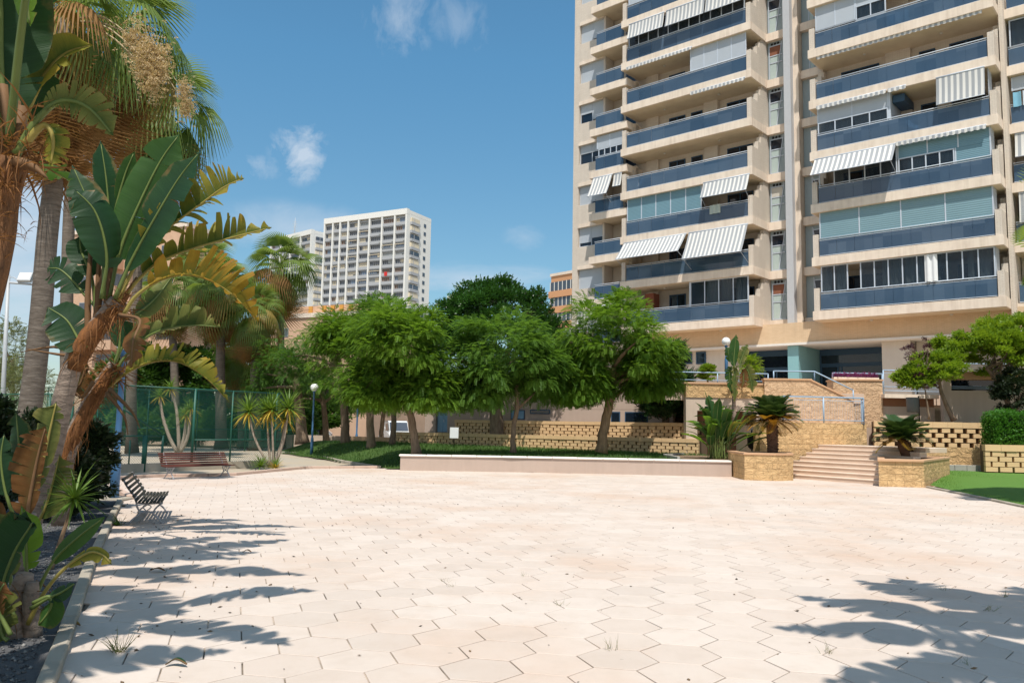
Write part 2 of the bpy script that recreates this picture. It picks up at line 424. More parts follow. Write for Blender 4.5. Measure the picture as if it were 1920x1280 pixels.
wl.box(-5.15, 31, 2.95, 14, 6.75, ZT - .2); wl.box(-5.15, 6.4, 2.95, 14, 0, 6.61); wl.box(-5.15, 31, 7.3, 14, 0, 6.74)
wl.build('wall', m_brick, apt)
bb = MB()
bb.box(-5.1, 31, 1.0, 1.85, 6.75, 7.92)
bb.build('brick_band', m_brick_base, apt)
sf = MB(); sf.box(-2.35, 31, .9, 7.2, 6.62, 6.747); sf.build('porch_ceiling', m_white, apt)
# ---- ground floor
for bx_ in ((-5.2, 6.9, 1.5, 3.4, 0.0, 6.615), (15.45, 16.9, 1.5, 3.6, 3.0, 6.615), (16.95, 18.4, 2.4, 3.6, 3.0, 6.615), (18.41, 31, 3.0, 3.6, 3.0, 6.615)): gw = MB(); gw.box(*bx_); gw.build('ground_wall', m_greyw, apt)
def window(parent, a0, a1, z0, z1, y, n=2, fm=None, gm=None, name='window', fw=.05):
    fm = fm or m_navy; gm = gm or m_winglass
    f = MB(); d = .05
    f.box(a0, a1, y - d, y + d, z0, z0 + fw); f.box(a0, a1, y - d, y + d, z1 - fw, z1)
    for i in range(n + 1):
        x = a0 + (a1 - a0 - fw) * i / n; f.box(x, x + fw, y - d * .8, y + d * .8, z0 + fw, z1 - fw)
    o = f.build(name, fm, parent)
    g = MB(); g.box(a0 + .02, a1 - .02, y - .008, y + .008, z0 + .02, z1 - .02); g.build('pane', gm, o)
    return o
for p0, p1 in (((1265, 662), (1297, 682)), ((1305, 660), (1323, 682))):
    a0, z1 = bl(*p0, 1.42); a1, z0 = bl(*p1, 1.42)
    window(apt, a0, a1, z0, z1, 1.46, 1, m_navy, m_doorglass, fw=.07)
tc = MB(); tc.box(10.36, 11.0, 1.15, 4.4, 3.4, 6.61); tc.build('teal_column', m_teal, apt)
def shopfront(a0, a1, y, zs, ms, label):
    fr = MB()
    fr.box(a0, a1, y, y + .1, 6.25, 6.61); fr.box(a0, a1, y, y + .1, zs, zs + .22)
    for x in ms: fr.box(x - .05, x + .05, y, y + .1, 3.4, zs)
    fr.box(a0, a0 + .09, y, y + .1, zs + .22, 6.25); fr.box(a1 - .09, a1, y, y + .1, zs + .22, 6.25)
    o = fr.build('entrance_frame', m_navy, apt)
    g = MB(); g.box(a0 + .03, a1 - .03, y + .04, y + .055, 3.4, 6.3); g.build('pane', m_doorglass, o)
shopfront(6.92, 10.34, 3.3, 5.35, (6.98, 8.0, 8.75, 9.5, 10.28), '')
shopfront(11.02, 15.43, 4.3, 5.55, (11.1, 12.1, 12.3, 14.6, 15.38), '')
db = MB(); db.box(6.92, 15.43, 7.0, 7.1, 3.4, 6.6); db.box(6.92, 31, 1.9, 7.0, 3.2, 3.4); db.build('lobby', m_dark, apt)
# ---- stair tower between the two stacks of balconies
for k in range(-1, 9):
    z = zb(k)
    for x0, x1 in ((W0 + .31, 10.28), (11.06, W1 - .31)): bm = MB(); bm.box(x0, x1, 2.05, 2.44, z - .56, z - .06); bm.build('stair_beam', m_conc, apt)
pc = MB(); pc.box(10.30, 10.72, 1.35, 2.44, 7.9, ZT); pc.build('grey_pillar', m_greycol, apt)
pc = MB(); pc.box(10.722, 11.04, 1.75, 2.44, 7.9, ZT); pc.build('brick_pillar', m_conc, apt)
for k in range(0, 9):
    z0, z1 = zb(k) - .06, zb(k) + 2.44
    for a0, a1, sgn in ((W0 + .34, 10.28, 1), (11.06, W1 - .34, -1)):
        p = MB(); p.box(a0, a1, 2.36, 2.445, z0, z1); st = p.build('stair_panel', m_stairpanel, apt)
        f = MB(); x0, x1 = (a0 + .08, a1 - .45) if sgn > 0 else (a0 + .45, a1 - .08)
        for zz in (z0 + .06, z0 + 1.1, z0 + 1.55, z1 - .3): f.box(x0, x1, 2.31, 2.358, zz, zz + .06)
        f.box(x0 - .001, x0 + .05, 2.305, 2.357, z0 + .06, z1 - .24)
        top, bot = (x1, x1 - .42) if sgn > 0 else (x0, x0 + .42)
        f.beam((top, 2.33, z1 - .1), (bot, 2.33, z0 + .06), .04, .05)
        f.build('frame', m_alu, st)
        g = MB(); g.box(x0 + .06, x1 - .38, 2.335, 2.35, z0 + .14, z0 + 1.08); g.box(x0 + .06, x1 - .25, 2.335, 2.35, z0 + 1.18, z0 + 1.52)
        g.build('frosted_pane', plain('frosted_glass', (.42, .50, .48), .25, .1) if k == 0 and sgn > 0 else bpy.data.materials['frosted_glass'], st)
        g = MB(); g.box(x0 + .06, x1 - .12, 2.32, 2.352, z0 + 1.62, z1 - .32)
        g.build('pane', (m_curtain_red if k in (8, 3) else m_doorglass if k % 3 else m_curtain) if sgn > 0 else m_doorglass, st)
        if sgn > 0:
            v = MB()
            for q in range(3):
                xx = x0 + .2 + .2 * q
                v.add([(xx + .085 * math.cos(t_), 2.33, z1 - .15 + .085 * math.sin(t_)) for t_ in np.linspace(0, 6.283, 9)[:-1]], [tuple(range(7, -1, -1))])
            v.build('vent', m_dark, st)
# ---- bedroom windows at the left edge
for k in range(0, 9):
    z = zb(k)
    wd = window(apt, -4.655, -2.565, z + .02, z + 1.38, 1.12, 2, m_alu, m_doorglass)
    s = MB(); h = {4: .45, 6: .8, 3: .5, 8: .0}.get(k, 1.0)
    if h: s.box(-4.60, -3.62, 1.06, 1.085, z + 1.36 - 1.32 * h, z + 1.36)
    h2 = {4: .45, 6: .6, 1: .9, 2: 1, 7: 1}.get(k, .9)
    if k != 8: s.box(-3.60, -2.6, 1.06, 1.085, z + 1.36 - 1.32 * h2, z + 1.36); s.build('shutter', m_shut_grey, wd)
    sl = MB(); sl.box(-4.66, -2.56, .84, 1.1, z + 1.381, z + 1.62); sl.build('shutter_box', m_conc, apt)

# ---- balconies
def wavy(mb, a0, a1, y, z0, z1, amp=.05, period=.28, mat=0, seed=0):
    n = max(6, int((a1 - a0) / .045)); r = random.Random(seed); ph = r.random() * 6
    xs = np.linspace(a0, a1, n)
    v = [(x, y + amp * math.sin(6.283 * x / period + ph + .8 * math.sin(3 * x)), z) for z in (z0, z1) for x in xs]
    mb.add(v, [(i, i + 1, n + i + 1, n + i) for i in range(n - 1)], mat, True)
def awning(parent, a0, a1, zt, zbm, y0=-.22, out=.35, arms=True):
    n = max(8, int((a1 - a0) / .135)); m = 6; mb = MB()
    for off in (0.0, .012):
        v = []
        for j in range(m + 1):
            t = j / m; sag = .03 * math.sin(math.pi * t)
            for i in range(n + 1):
                x = a0 + (a1 - a0) * i / n
                wv = .012 * math.sin(i * 1.9) * t
                v.append((x, y0 - out * t + sag + wv + off, zt + (zbm - zt) * t))
        mb.add(v, [(j * (n + 1) + i, j * (n + 1) + i + 1, (j + 1) * (n + 1) + i + 1, (j + 1) * (n + 1) + i) for j in range(m) for i in range(n)], 0, True)
    mb.tube([(a0, y0 - out, zbm), (a1, y0 - out, zbm)], .022, 6, 1)
    mb.tube([(a0, y0 + .02, zt), (a1, y0 + .02, zt)], .05, 8, 1)
    if arms:
        for x in (a0 + .08, a1 - .08): mb.tube([(x, y0 - out + .01, zbm + .02), (x, -.02, zbm - .5)], .012, 5, 1)
    return mb.build('awning', [m_awn, m_alu], parent)
def rolled(parent, a0, a1, z, y0=-.2):
    mb = MB(); mb.tube([(a0, y0, z + .02), (a1, y0, z + .02)], .06, 8, 1)
    n = int((a1 - a0) / .07)
    v = [(a0 + (a1 - a0) * i / n, y0 - .065, z + .03) for i in range(n + 1)] + [(a0 + (a1 - a0) * i / n, y0 - .07, z - .13 - .045 * abs(math.sin(i * 6.283 / 8))) for i in range(n + 1)]
    mb.add(v, [(i, i + 1, n + 2 + i, n + 1 + i) for i in range(n)])
    return mb.build('rolled_awning', [m_awn, m_alu], parent)
def shutters(parent, a0, a1, z0, z1, n, mat, y=.06):
    mb = MB(); w_ = (a1 - a0) / n
    for i in range(n):
        mb.box(a0 + i * w_ + .03, a0 + (i + 1) * w_ - .03, y, y + .03, z0, z1, 0)
        mb.box(a0 + i * w_ - .03, a0 + i * w_ + .0299, y - .02, y + .05, z0, z1, 1)
    mb.box(a1 - .0299, a1 + .03, y - .02, y + .05, z0, z1, 1)
    return mb.build('shutter', [mat, m_alu], parent)
def glazing(parent, a0, a1, z0, z1, n, cur=(), y=.1, gaps=()):
    f = MB(); fw = .06
    f.box(a0, a1, y - .04, y + .04, z0, z0 + fw); f.box(a0, a1, y - .04, y + .04, z1 - fw, z1)
    w_ = (a1 - a0 - fw) / n
    for i in range(n + 1): f.box(a0 + i * w_, a0 + i * w_ + fw, y - .035, y + .035, z0 + fw, z1 - fw)
    o = f.build('sliding_window', m_alu, parent)
    for i in range(n):
        if i not in gaps: g = MB(); g.box(a0 + i * w_ + .03, a0 + (i + 1) * w_ + .03, y - .006, y + .006, z0 + .03, z1 - .03); g.build('window_pane', m_winglass, parent)
    for q, (s, e) in enumerate(cur): c = MB(); wavy(c, a0 + s * w_, a0 + e * w_, y + .22, z0 - .5, z1 - .02, .05, .3, 0, q); c.build('curtain', m_curtain, parent)
def balcony(a0, a1, z, yf, d, name='balcony', side=True, npan=9, lamps=True, nodoor=False):
    """slab with its front band, brick end walls; rail, glass as sub-parts"""
    s = MB()
    s.box(a0 - .38, a1 + .38, yf - .16, d, z - .555, z - .065, 0)
    s.add([(a0 - .3, yf - .05, z - .56), (a1 + .3, yf - .05, z - .56), (a1 + .3, d - .01, z - .56), (a0 - .3, d - .01, z - .56)], [(0, 3, 2, 1)], 1)
    o = s.build(name, [m_conc, m_soffit], apt)
    if side:
        for x0, x1 in ((a0 - .33, a0 - .04), (a1 + .04, a1 + .33)):
            e = MB(); e.box(x0, x1, yf - .06, .78, z - .0649, z + 1.22); e.box(x0 - .002, x1 + .002, .781, 1.18, z - .0649, z + 1.72); e.box(x0, x1, 1.181, 1.549, z - .0649, z + 2.1)
            e.build('end_wall', m_brick, o)
    r = MB(); zt = z + .975
    r.tube([(a0 - .02, yf + .02, zt), (a1 + .02, yf + .02, zt)], .028, 6)
    r.box(a0, a1, yf + .002, yf + .028, zt - .115, zt - .09); r.box(a0, a1, yf + .002, yf + .028, z + .0, z + .028)
    for i in range(npan + 1):
        x = a0 + (a1 - a0 - .025) * i / npan; r.box(x, x + .025, yf + .03, yf + .055, z - .064, zt - .02, 1)
    r.build('railing', [m_alu, m_navy], o)
    g = MB()
    for i in range(npan):
        x = a0 + (a1 - a0) * i / npan; g.box(x + .007, x + (a1 - a0) / npan - .007, yf + .010, yf + .020, z + .029, zt - .116)
    g.build('glass_panel', m_blueglass, o)
    if lamps:
        for t in (.27, .73): l = MB(); l.lathe([(.09, 0), (.085, -.05), (.05, -.08), (.001, -.085)], (a0 + (a1 - a0) * t, 1.0, z - .561), 10); l.build('ceiling_lamp', m_greyw, o)
    return o
L = {}
for k in range(-1, 9):
    z = zb(k); o = balcony(0, W0, z, 0, 2.0); L[k] = o
    for x0, x1, h in ((2.1, 3.3, 2.1), (3.75, 4.55, 2.1), (6.3, 8.0, 2.1)):
        window(apt, x0, x1, z, z + h, 1.97, 2 if x1 - x0 > 1 else 1, m_navy, m_doorglass, 'balcony_door', .06)
ztop = 2.44
def aw(row, p0, p1, k, k_top=None, **kw):
    """awning between two picture columns, from the band above down to a picture row"""
    a0 = bl(p0[0], p0[1], -.4)[0]; a1 = bl(p1[0], p1[1], -.4)[0]; z1 = bl((p0[0] + p1[0]) / 2, (p0[1] + p1[1]) / 2, -.45)[1]
    awning(row, a0, a1, zb(k) + 2.46, z1, **kw)
q = lambda x, y: (1060 + x / 4, y / 4); q3 = lambda x, y: (1060 + x / 4, 300 + y / 4); q2 = lambda x, y: (1480 + x / 4, y / 4); q4 = lambda x, y: (1480 + x / 4, 300 + y / 4)
shutters(L[1], .1, W0 - .1, zb(1) + 1, zb(1) + ztop, 5, m_shut_grey); shutters(L[0], .1, 4, zb(0) + .3, zb(0) + ztop, 3, m_shut_grey)
aw(L[2], q(465, 290), q(730, 205), 2, out=.25, arms=False); aw(L[2], q(745, 195), q(1035, 100), 2, out=.2, arms=False); aw(L[2], q(1045, 90), q(1345, -10), 2, out=.2, arms=False)
glazing(L[2], .08, W0 - .1, zb(2) + .98, zb(2) + ztop, 11)
a_s = bl(*q(940, 440), .06)[0]
shutters(L[3], a_s, W0 - .05, zb(3) + .95, zb(3) + ztop, 4, m_shut_grey); rolled(L[2], .1, 5.0, zb(2) - .55)
rolled(L[3], 4.9, W0, zb(3) - .55)
shutters(L[6], .05, bl(*q3(1020, 240), .06)[0], zb(6) + .9, zb(6) + ztop, 5, m_shut_blue)
aw(L[6], q3(1025, 290), q3(1372, 225), 6, out=.45)
aw(L[7], q3(425, 762), q3(895, 692), 7, out=1.0); aw(L[7], q3(915, 757), q3(1360, 695), 7, out=.9)
a_s = bl(*q3(940, 1000), .1)[0]
glazing(L[8], a_s, W0 - .05, zb(8) + .6, zb(8) + ztop, 4, ((1.1, 2.0), (2.1, 2.8), (3.1, 3.9)))
rc = MB(); rc.box(bl(*q3(598, 1000), .8)[0], bl(*q3(662, 1000), .8)[0], .8, 1.5, zb(8), zb(8) + ztop - .3); rc.build('red_cupboard', plain('brick_red_board', (.22, .07, .04), .7), L[8])
lf = MB(); lf.box(a_s - .06, a_s + .06, .03, 1.9, zb(8), zb(8) + ztop); lf.build('enclosure_side', m_alu, L[8])
# right stack
Rr = {}
for k in range(-1, 9):
    z = zb(k); o = balcony(12.82, 21.34, z, -.17, 2.0); Rr[k] = o
    for x0, x1 in ((13.5, 15.6), (17.7, 18.5), (19.2, 20.8)):
        window(apt, x0, x1, z, z + 2.1, 1.97, 2 if x1 - x0 > 1 else 1, m_navy, m_doorglass, 'balcony_door', .06)
RY = -.11
a_s = bl(*q2(490, 60), RY)[0]; a_e = bl(*q2(725, 60), RY)[0]
shutters(Rr[3], 12.86, a_s, zb(3) + 1.05, zb(3) + ztop, 2, m_shut_grey, RY)
glazing(Rr[3], a_s + .05, a_e, zb(3) + .9, zb(3) + 1.75, 2, ((.1, 1.9),), RY)
shutters(Rr[3], a_s + .05, a_e, zb(3) + 1.76, zb(3) + ztop, 1, m_shut_grey, RY)
a_e = bl(*q2(740, 800), RY)[0]
shutters(Rr[5], 12.86, a_e, zb(5) + 1.62, zb(5) + ztop, 2, m_shut_grey, RY)
glazing(Rr[5], 12.86, a_e, zb(5) + .85, zb(5) + 1.6, 4, ((.1, 1.9), (2.1, 3.9)), RY)
bx = MB(); bx.box(a_e, a_e + .12, -.1, 1.9, zb(5), zb(5) + ztop, 1); bx.box(a_e + .15, a_e + .75, .2, 1.9, zb(5) + 1.9, zb(5) + 2.3, 0); bx.build('enclosure_side', [m_navy, m_alu], Rr[5])
aw(Rr[5], q2(1105, 795), q2(1470, 705), 5, y0=-.36, out=.15, arms=False)
rolled(Rr[4], 12.9, a_e, zb(4) - .55, -.36); rolled(Rr[4], a_e + .1, 17.6, zb(4) - .55, -.36); rolled(Rr[3], 12.9, 21.2, zb(3) - .56, -.2)
aw(Rr[6], q4(190, 135), q4(800, 25), 6, y0=-.36, out=.75)
a_s = bl(*q2(815, 1150), RY)[0]
shutters(Rr[6], a_s, 21.3, zb(6) + 1.7, zb(6) + ztop, 3, m_shut_blue, RY); glazing(Rr[6], a_s, 19.7, zb(6) + .8, zb(6) + 1.69, 4, ((.6, 1.9), (3.1, 3.9)), RY)
shutters(Rr[6], 19.75, 21.3, zb(6) + .9, zb(6) + 1.69, 1, m_shut_blue, RY); glazing(Rr[6], 12.86, a_s - .05, zb(6) + .8, zb(6) + ztop, 5, (), RY, (0, 2))
rolled(Rr[5], a_s, 21.2, zb(5) - .55, -.36)
shutters(Rr[7], 12.86, 21.3, zb(7) + .9, zb(7) + ztop, 4, m_shut_teal, RY)
glazing(Rr[8], 12.86, 21.3, zb(8) + .95, zb(8) + ztop, 12, ((.05, .7), (1.1, 1.8), (4.5, 5.0), (5.1, 6), (6.1, 6.9), (7.0, 7.7), (8.1, 8.5), (10.3, 10.7), (11.1, 11.8)), RY, (2,))
c = MB(); wavy(c, 18.15, 18.75, -.22, zb(8) + 1.0, zb(8) + ztop - .05, .05, .3); c.build('blown_curtain', m_cloth_white, Rr[8])
for k in (3, 5, 6, 7, 8):
    s_ = MB(); s_.box(21.31, 21.33, -.1, .7, zb(k) + 1.0, zb(k) + ztop); s_.build('side_pane', m_shut_grey, Rr[k])
# small balconies of the left edge, half a floor lower
Sb = {}
for k in range(0, 9):
    z = zb(k) - .97; Sb[k] = balcony(-2.72, -.42, z, .22, 1.99, 'balcony', False, 3, False)
    window(apt, -1.35, -.55, z, z + 2.1, 1.97, 1, m_navy, m_doorglass, 'balcony_door', .06)
awning(Sb[5], -2.75, -1.15, zb(5) - .97 + 2.4, zb(5) - .97 + .95, .0, .7); awning(Sb[5], -1.1, -.45, zb(5) - .97 + 2.4, zb(5) - .97 + 1.5, .1, .2, False)
shutters(Sb[4], -2.6, -.5, zb(4) - .97 + 1.5, zb(4) - .97 + 2.4, 2, m_shut_grey, .26); glazing(Sb[4], -2.5, -.5, zb(4) - .97 + .9, zb(4) - .97 + 1.49, 4, (), .3)
w8 = MB(); 
awning(Sb[8], -4.62, -2.66, zb(8) + 1.36, zb(8) - .05, .86, .12, False); rolled(Sb[7], -2.7, -.5, zb(7) - .97 - .56, .02)
# recessed flats at the far right
for k in range(0, 9):
    z = zb(k) - .2; o = balcony(22.02, 30.5, z, 1.2, 2.59, 'balcony', False, 9, False)
    if k in (5,): shutters(o, 22.1, 24.7, z + 1.7, z + 2.4, 2, m_shut_grey, 1.3)
    if k in (4, 2): glazing(o, 22.08, 30.4, z + .95, z + 2.4, 8, ((.1, 3), (4, 6)), 1.3)
    if k == 6: awning(o, 22.15, 26.5, z + 2.4, z + 1.2, 1.1, .15, False)
    if k == 7: awning(o, 22.2, 26.5, z + 2.4, z + .9, 1.1, .1, False)
    window(apt, 23.3, 25, z, z + 2.1, 2.56, 2, m_navy, m_doorglass, 'balcony_door', .06)
# dishes and washing on the balconies: things of their own
def dish(a, y, z, rz, label):
    mb = MB(); prof = [(.36 * t, .12 * t * t) for t in np.linspace(.02, 1, 7)]
    t_ = MB(); t_.lathe(prof + [(r, h_ - .012) for r, h_ in prof[::-1]], n=18)
    ca = math.radians(60); R_ = np.array([[1, 0, 0], [0, math.cos(ca), -math.sin(ca)], [0, math.sin(ca), math.cos(ca)]])
    cz, sz = math.cos(rz), math.sin(rz); Z_ = np.array([[cz, -sz, 0], [sz, cz, 0], [0, 0, 1]])
    tr = lambda p: Z_ @ (R_ @ np.array(p))
    mb.add([tr(p) + np.array([0, 0, .5]) for p in t_.v], t_.f, 0, True)
    o = empty('satellite_dish', bw(a, y, z), label, 'satellite dish', None, -BYAW)
    mb.build('reflector', m_white, o)
    s = MB(); s.tube([(0, 0, 0), (0, 0, .35), tr((0, 0, .0)) + np.array([0, 0, .5])], .02, 6); s.tube([tr((0, -.3, .08)) + [0, 0, .5], tr((0, 0, .42)) + [0, 0, .5]], .012, 5); s.build('arm', m_alu, o)
dish(17.6, .25, zb(5) - .06, .9, 'white satellite dish behind the blue glass of a right hand balcony')
dish(.95, .35, zb(5) - .06, -.5, 'white satellite dish behind the glass at the left end of an open balcony')
def washing(a0, a1, y, zt, h, mat, label, cat='laundry', group=None):
    mb = MB(); wavy(mb, a0, a1, y, zt - h, zt, .03, .35, 0, int(a0 * 7)); wavy(mb, a0, a1, y + .012, zt - h * .9, zt, .03, .35, 0, int(a0 * 7))
    o = mb.build('towel', mat); o.location = BO; o.rotation_euler = (0, 0, -BYAW); tag(o, label, cat, group)
washing(16.6, 17.7, .15, zb(3) + .85, .6, m_cloth_white, 'white sheet hung behind the topmost full glass railing of the right stack')
washing(6.1, 6.8, -.06, zb(6) + 1.02, .55, plain('sage_cloth', (.45, .50, .45), .9), 'pale green towel draped over a railing under a raised striped awning')
for i, (mt, lb) in enumerate(((m_cloth_blue, 'light blue shirt drying at the far right flat'), (m_alu, 'grey shirt drying between a blue and a dark shirt'), (m_cloth_dark, 'dark shirt drying right of a grey shirt'))):
    washing(22.15 + .42 * i, 22.5 + .42 * i, 1.12, zb(5) + 1.35, .75, mt, lb, 'laundry', 'shirts on the drying rack at the far right flat')
# ------------------------------------------------------------------ ground, plaza, walls, steps
def zone_mat(name, c1, c2, c3, s1=.35, s2=9, s3=70, rough=.95, bump=.4):
    t = NT(name); v = t.coord()
    c = t.mix(t.math('MULTIPLY_ADD', t.noise(v, s1, 4), 2.4, -.7, clamp=True), c1, c2)
    c = t.mix(t.math('MULTIPLY_ADD', t.noise(v, s2, 5, .7), 2.0, -.7, clamp=True), c, c3)
    g = t.noise(v, s3, 2)
    c = t.mix(t.math('MULTIPLY', g, .5), c, mix3(c1, 1.25))
    return t.finish(c, rough, t.bump(g, bump, .02), .1)
m_sand = zone_mat('sandy_ground', (.40, .33, .25), (.34, .33, .31), (.48, .38, .25))
m_gravel = zone_mat('dark_gravel', (.11, .11, .115), (.17, .165, .16), (.07, .07, .075), .5, 25, 120, .9, .9)
m_gravel_pale = zone_mat('pale_gravel', (.33, .32, .31), (.40, .36, .30), (.25, .25, .25), .3, 20, 110, .95, .8)
m_soil = zone_mat('brown_soil', (.20, .14, .09), (.26, .18, .12), (.14, .10, .07))
m_road = zone_mat('asphalt', (.06, .06, .062), (.075, .075, .075), (.05, .05, .05))
m_kerb = stained('kerb_stone', (.50, .44, .36), (.33, .29, .23), .9, False, .3)
m_render = stained('pink_render', (.47, .365, .305), (.40, .31, .255), .9)
m_renderb = stained('beige_render', (.56, .45, .36), (.46, .36, .28), .9)
m_white_cope = plain('white_coping', (.80, .73, .68), .8, .06, 3)
m_stone = bricks('split_stone', (.70, .47, .24), (.60, .385, .19), (.40, .26, .14), .48, .20, .010, .95, .5, 1.0, .16)
m_stone_pink = bricks('split_stone_pink', (.66, .45, .28), (.60, .40, .245), (.42, .28, .17), .48, .20, .008, .95, .4, 1.0, .14)
m_block = plain('sand_block', (.66, .45, .25), .9, .14, 2.2, .5, .15, bscale=30)
m_cope_o = plain('terracotta_coping', (.56, .34, .20), .85, .12, 3)
m_step = stained('pink_step', (.70, .54, .42), (.60, .45, .35), .85, False)
m_tread = stained('pale_tread', (.80, .66, .54), (.68, .54, .43), .85, False)
m_greyblock = stained('grey_edging', (.42, .40, .36), (.32, .30, .27), .9, False)
m_rust = plain('brown_recess', (.30, .15, .085), .9, .1)
m_railblue = plain('pale_blue_rail', (.34, .46, .60), .45, .05, spec=.5)
m_blue = plain('blue_door', (.20, .36, .52), .5, .06)
m_earth_dark = plain('dark_joint', (.10, .06, .035), .95, .2)

g = MB(); g.add([(-900, -200, -.03), (900, -200, -.03), (900, 1500, -.03), (-900, 1500, -.03)], [(0, 1, 2, 3)])
tag(g.build('ground', m_sand), kind='structure')
rd = MB(); rd.add([(-160, 60, -.02), (-3, 60, -.02), (-3, 92, -.02), (-160, 92, -.02)], [(0, 1, 2, 3)]); tag(rd.build('road', m_road), kind='structure')

# plaza: hexagonal paving slabs laid with open joints
PL = [(1.3, -7), (-.6, 0), (-2.8, 5.33), (-4.7, 9.6), (-6.4, 13.6), (-7.72, 16.8), (-9.3, 19.6), (-10.75, 22.6), (-10.3, 23.9), (-8.47, 25.0), (-7.33, 29.8), (-4.36, 31.3), (-3.9, 30.2), (8.4, 30.2), (10.2, 31), (12.8, 27), (13, 25.9), (11.97, 19.3), (11.2, 14.5), (10.6, 8), (10.4, -7)]
def inside(p, poly):
    c = False
    for i in range(len(poly)):
        a, b = poly[i], poly[i - 1]
        if (a[1] > p[1]) != (b[1] > p[1]) and p[0] < (b[0] - a[0]) * (p[1] - a[1]) / (b[1] - a[1]) + a[0]: c = not c
    return c
def seg_dist(p, a, b):
    a, b, p = np.array(a), np.array(b), np.array(p); t = np.clip(((p - a) @ (b - a)) / ((b - a) @ (b - a)), 0, 1)
    return np.linalg.norm(a + t * (b - a) - p)
S = .296; TH = math.radians(48.5)
hx = [np.array([math.cos(TH + math.pi / 3 * k), math.sin(TH + math.pi / 3 * k)]) for k in range(6)]
e1 = np.array([math.cos(TH + math.pi / 6), math.sin(TH + math.pi / 6)]) * S * math.sqrt(3); e2 = np.array([math.cos(TH + math.pi / 2), math.sin(TH + math.pi / 2)]) * S * math.sqrt(3)
c0 = np.array([-.452, 6.6]); V = []; F = []; RND = []; Fi = []
tr_ = random.Random(5)
for i in range(-75, 76):
    for j in range(-75, 76):
        c = c0 + e1 * i + e2 * j
        if not (-12 < c[0] < 14 and -6.5 < c[1] < 32): continue
        if not (inside(c, PL) or min(seg_dist(c, PL[q], PL[q - 1]) for q in range(len(PL))) < .2): continue
        b = len(V); r = tr_.random(); dz = tr_.uniform(-.0015, .0015); tx, ty = tr_.uniform(-.004, .004), tr_.uniform(-.004, .004)
        for rad, z in ((S - .006, -.006), (S - .0065, .005), (S - .012, .0075)):
            for h in hx:
                p = c + h * rad; V.append((p[0], p[1], z + dz + tx * h[0] * S + ty * h[1] * S)); RND.append(r)
        F.append(tuple(range(b + 12, b + 18)))
        for ring in (0, 6):
            for k in range(6): F.append((b + ring + k, b + ring + (k + 1) % 6, b + ring + 6 + (k + 1) % 6, b + ring + 6 + k))
t = NT('pink_paving'); v = t.coord()
a = t.node('ShaderNodeAttribute', attribute_name='rnd')
c = t.mix(a.outputs['Fac'], (.60, .505, .435), (.66, .57, .50))
big = t.noise(v, .28, 5, .6)
c = t.mix(t.math('MULTIPLY_ADD', big, 4.0, -1.9, clamp=True), c, (.575, .415, .315))
c = t.mix(t.math('MULTIPLY', t.math('MULTIPLY_ADD', t.noise(v, .7, 6, .72, .5), 4.0, -2.15, clamp=True), .55), c, (.44, .36, .30))
c = t.mix(t.math('MULTIPLY', t.math('GREATER_THAN', a.outputs['Fac'], .94), .45), c, (.50, .42, .36))
c = t.mix(t.math('MULTIPLY_ADD', t.noise(v, 3.2, 6, .7), 1.6, -.75, clamp=True), c, (.50, .41, .335))
c = t.mix(t.math('MULTIPLY', t.noise(v, 160, 2), .22), c, (.45, .36, .29))
spots = t.math('LESS_THAN', t.noise(v, 9, 2), .245)
c = t.mix(t.math('MULTIPLY', spots, .35), c, (.24, .19, .15))
m_pave = t.finish(c, .8, t.bump(t.noise(v, 220, 3), .25, .004), .2)
me = bpy.data.meshes.new('plaza_paving'); me.from_pydata(V, [], F); me.materials.append(m_pave)
at = me.attributes.new('rnd', 'FLOAT', 'POINT'); at.data.foreach_set('value', np.array(RND, np.float32)); me.update()
tag(link('plaza_paving', me), kind='structure')
t = NT('joint_sand'); v = t.coord()
c = t.mix(t.math('MULTIPLY_ADD', t.noise(v, .9, 4, .65), 5.0, -1.95, clamp=True), (.10, .08, .06), (.54, .45, .37))
m_joint = t.finish(c, .95, None, .1)
b_ = MB(); b_.add([(x, y, -.004) for x, y in PL], [tuple(range(len(PL)))[::-1]]); tag(b_.build('plaza_bed', m_joint), kind='structure')

def strip(poly, wdt, z0, z1, mat, name, label, cat, seg=1.0, gap=.006, closed=False):
    """kerb laid along a line as separate stones"""
    mb = MB(); pts = np.array(poly, float)
    ln = np.r_[0, np.cumsum(np.linalg.norm(np.diff(pts, axis=0), axis=1))]; n = max(1, int(ln[-1] / seg))
    at_ = lambda s: np.array([np.interp(s, ln, pts[:, 0]), np.interp(s, ln, pts[:, 1])])
    for i in range(n):
        a_, b_ = at_(ln[-1] * i / n + gap), at_(ln[-1] * (i + 1) / n - gap); d = norm(b_ - a_); nn = np.array([-d[1], d[0]]) * wdt / 2
        j = random.uniform(-.004, .004)
        mb.prism([a_ - nn, b_ - nn, b_ + nn, a_ + nn], z0, z1 + j)
    o = mb.build(name, mat, None, .012); return tag(o, label, cat)
strip([(.2, -2.5), (-.65, 0), (-2.86, 5.33), (-4.78, 9.6), (-6.5, 13.6), (-7.82, 16.7)], .105, -.1, .085, m_kerb, 'kerb', 'long stained stone kerb between the dark gravel bed and the plaza paving', 'kerb', .9)
strip([(-7.85, 17.2), (-9.4, 19.7), (-10.85, 22.6), (-10.4, 23.95), (-8.52, 25.1), (-7.45, 29.75), (-7.3, 30.0), (-5.0, 31.2)], .13, -.1, .10, plain('rose_kerb', (.55, .40, .32), .9, .12, 3), 'kerb', 'rose kerb behind the two benches along the far left plaza edge', 'kerb', .9)
strip([(13.05, 25.8), (12.7, 23.4), (12.0, 19.3), (11.2, 14.5), (10.6, 8)], .12, -.1, .06, m_kerb, 'kerb', 'low grey kerb between plaza and bright artificial lawn at the right', 'kerb', .8)
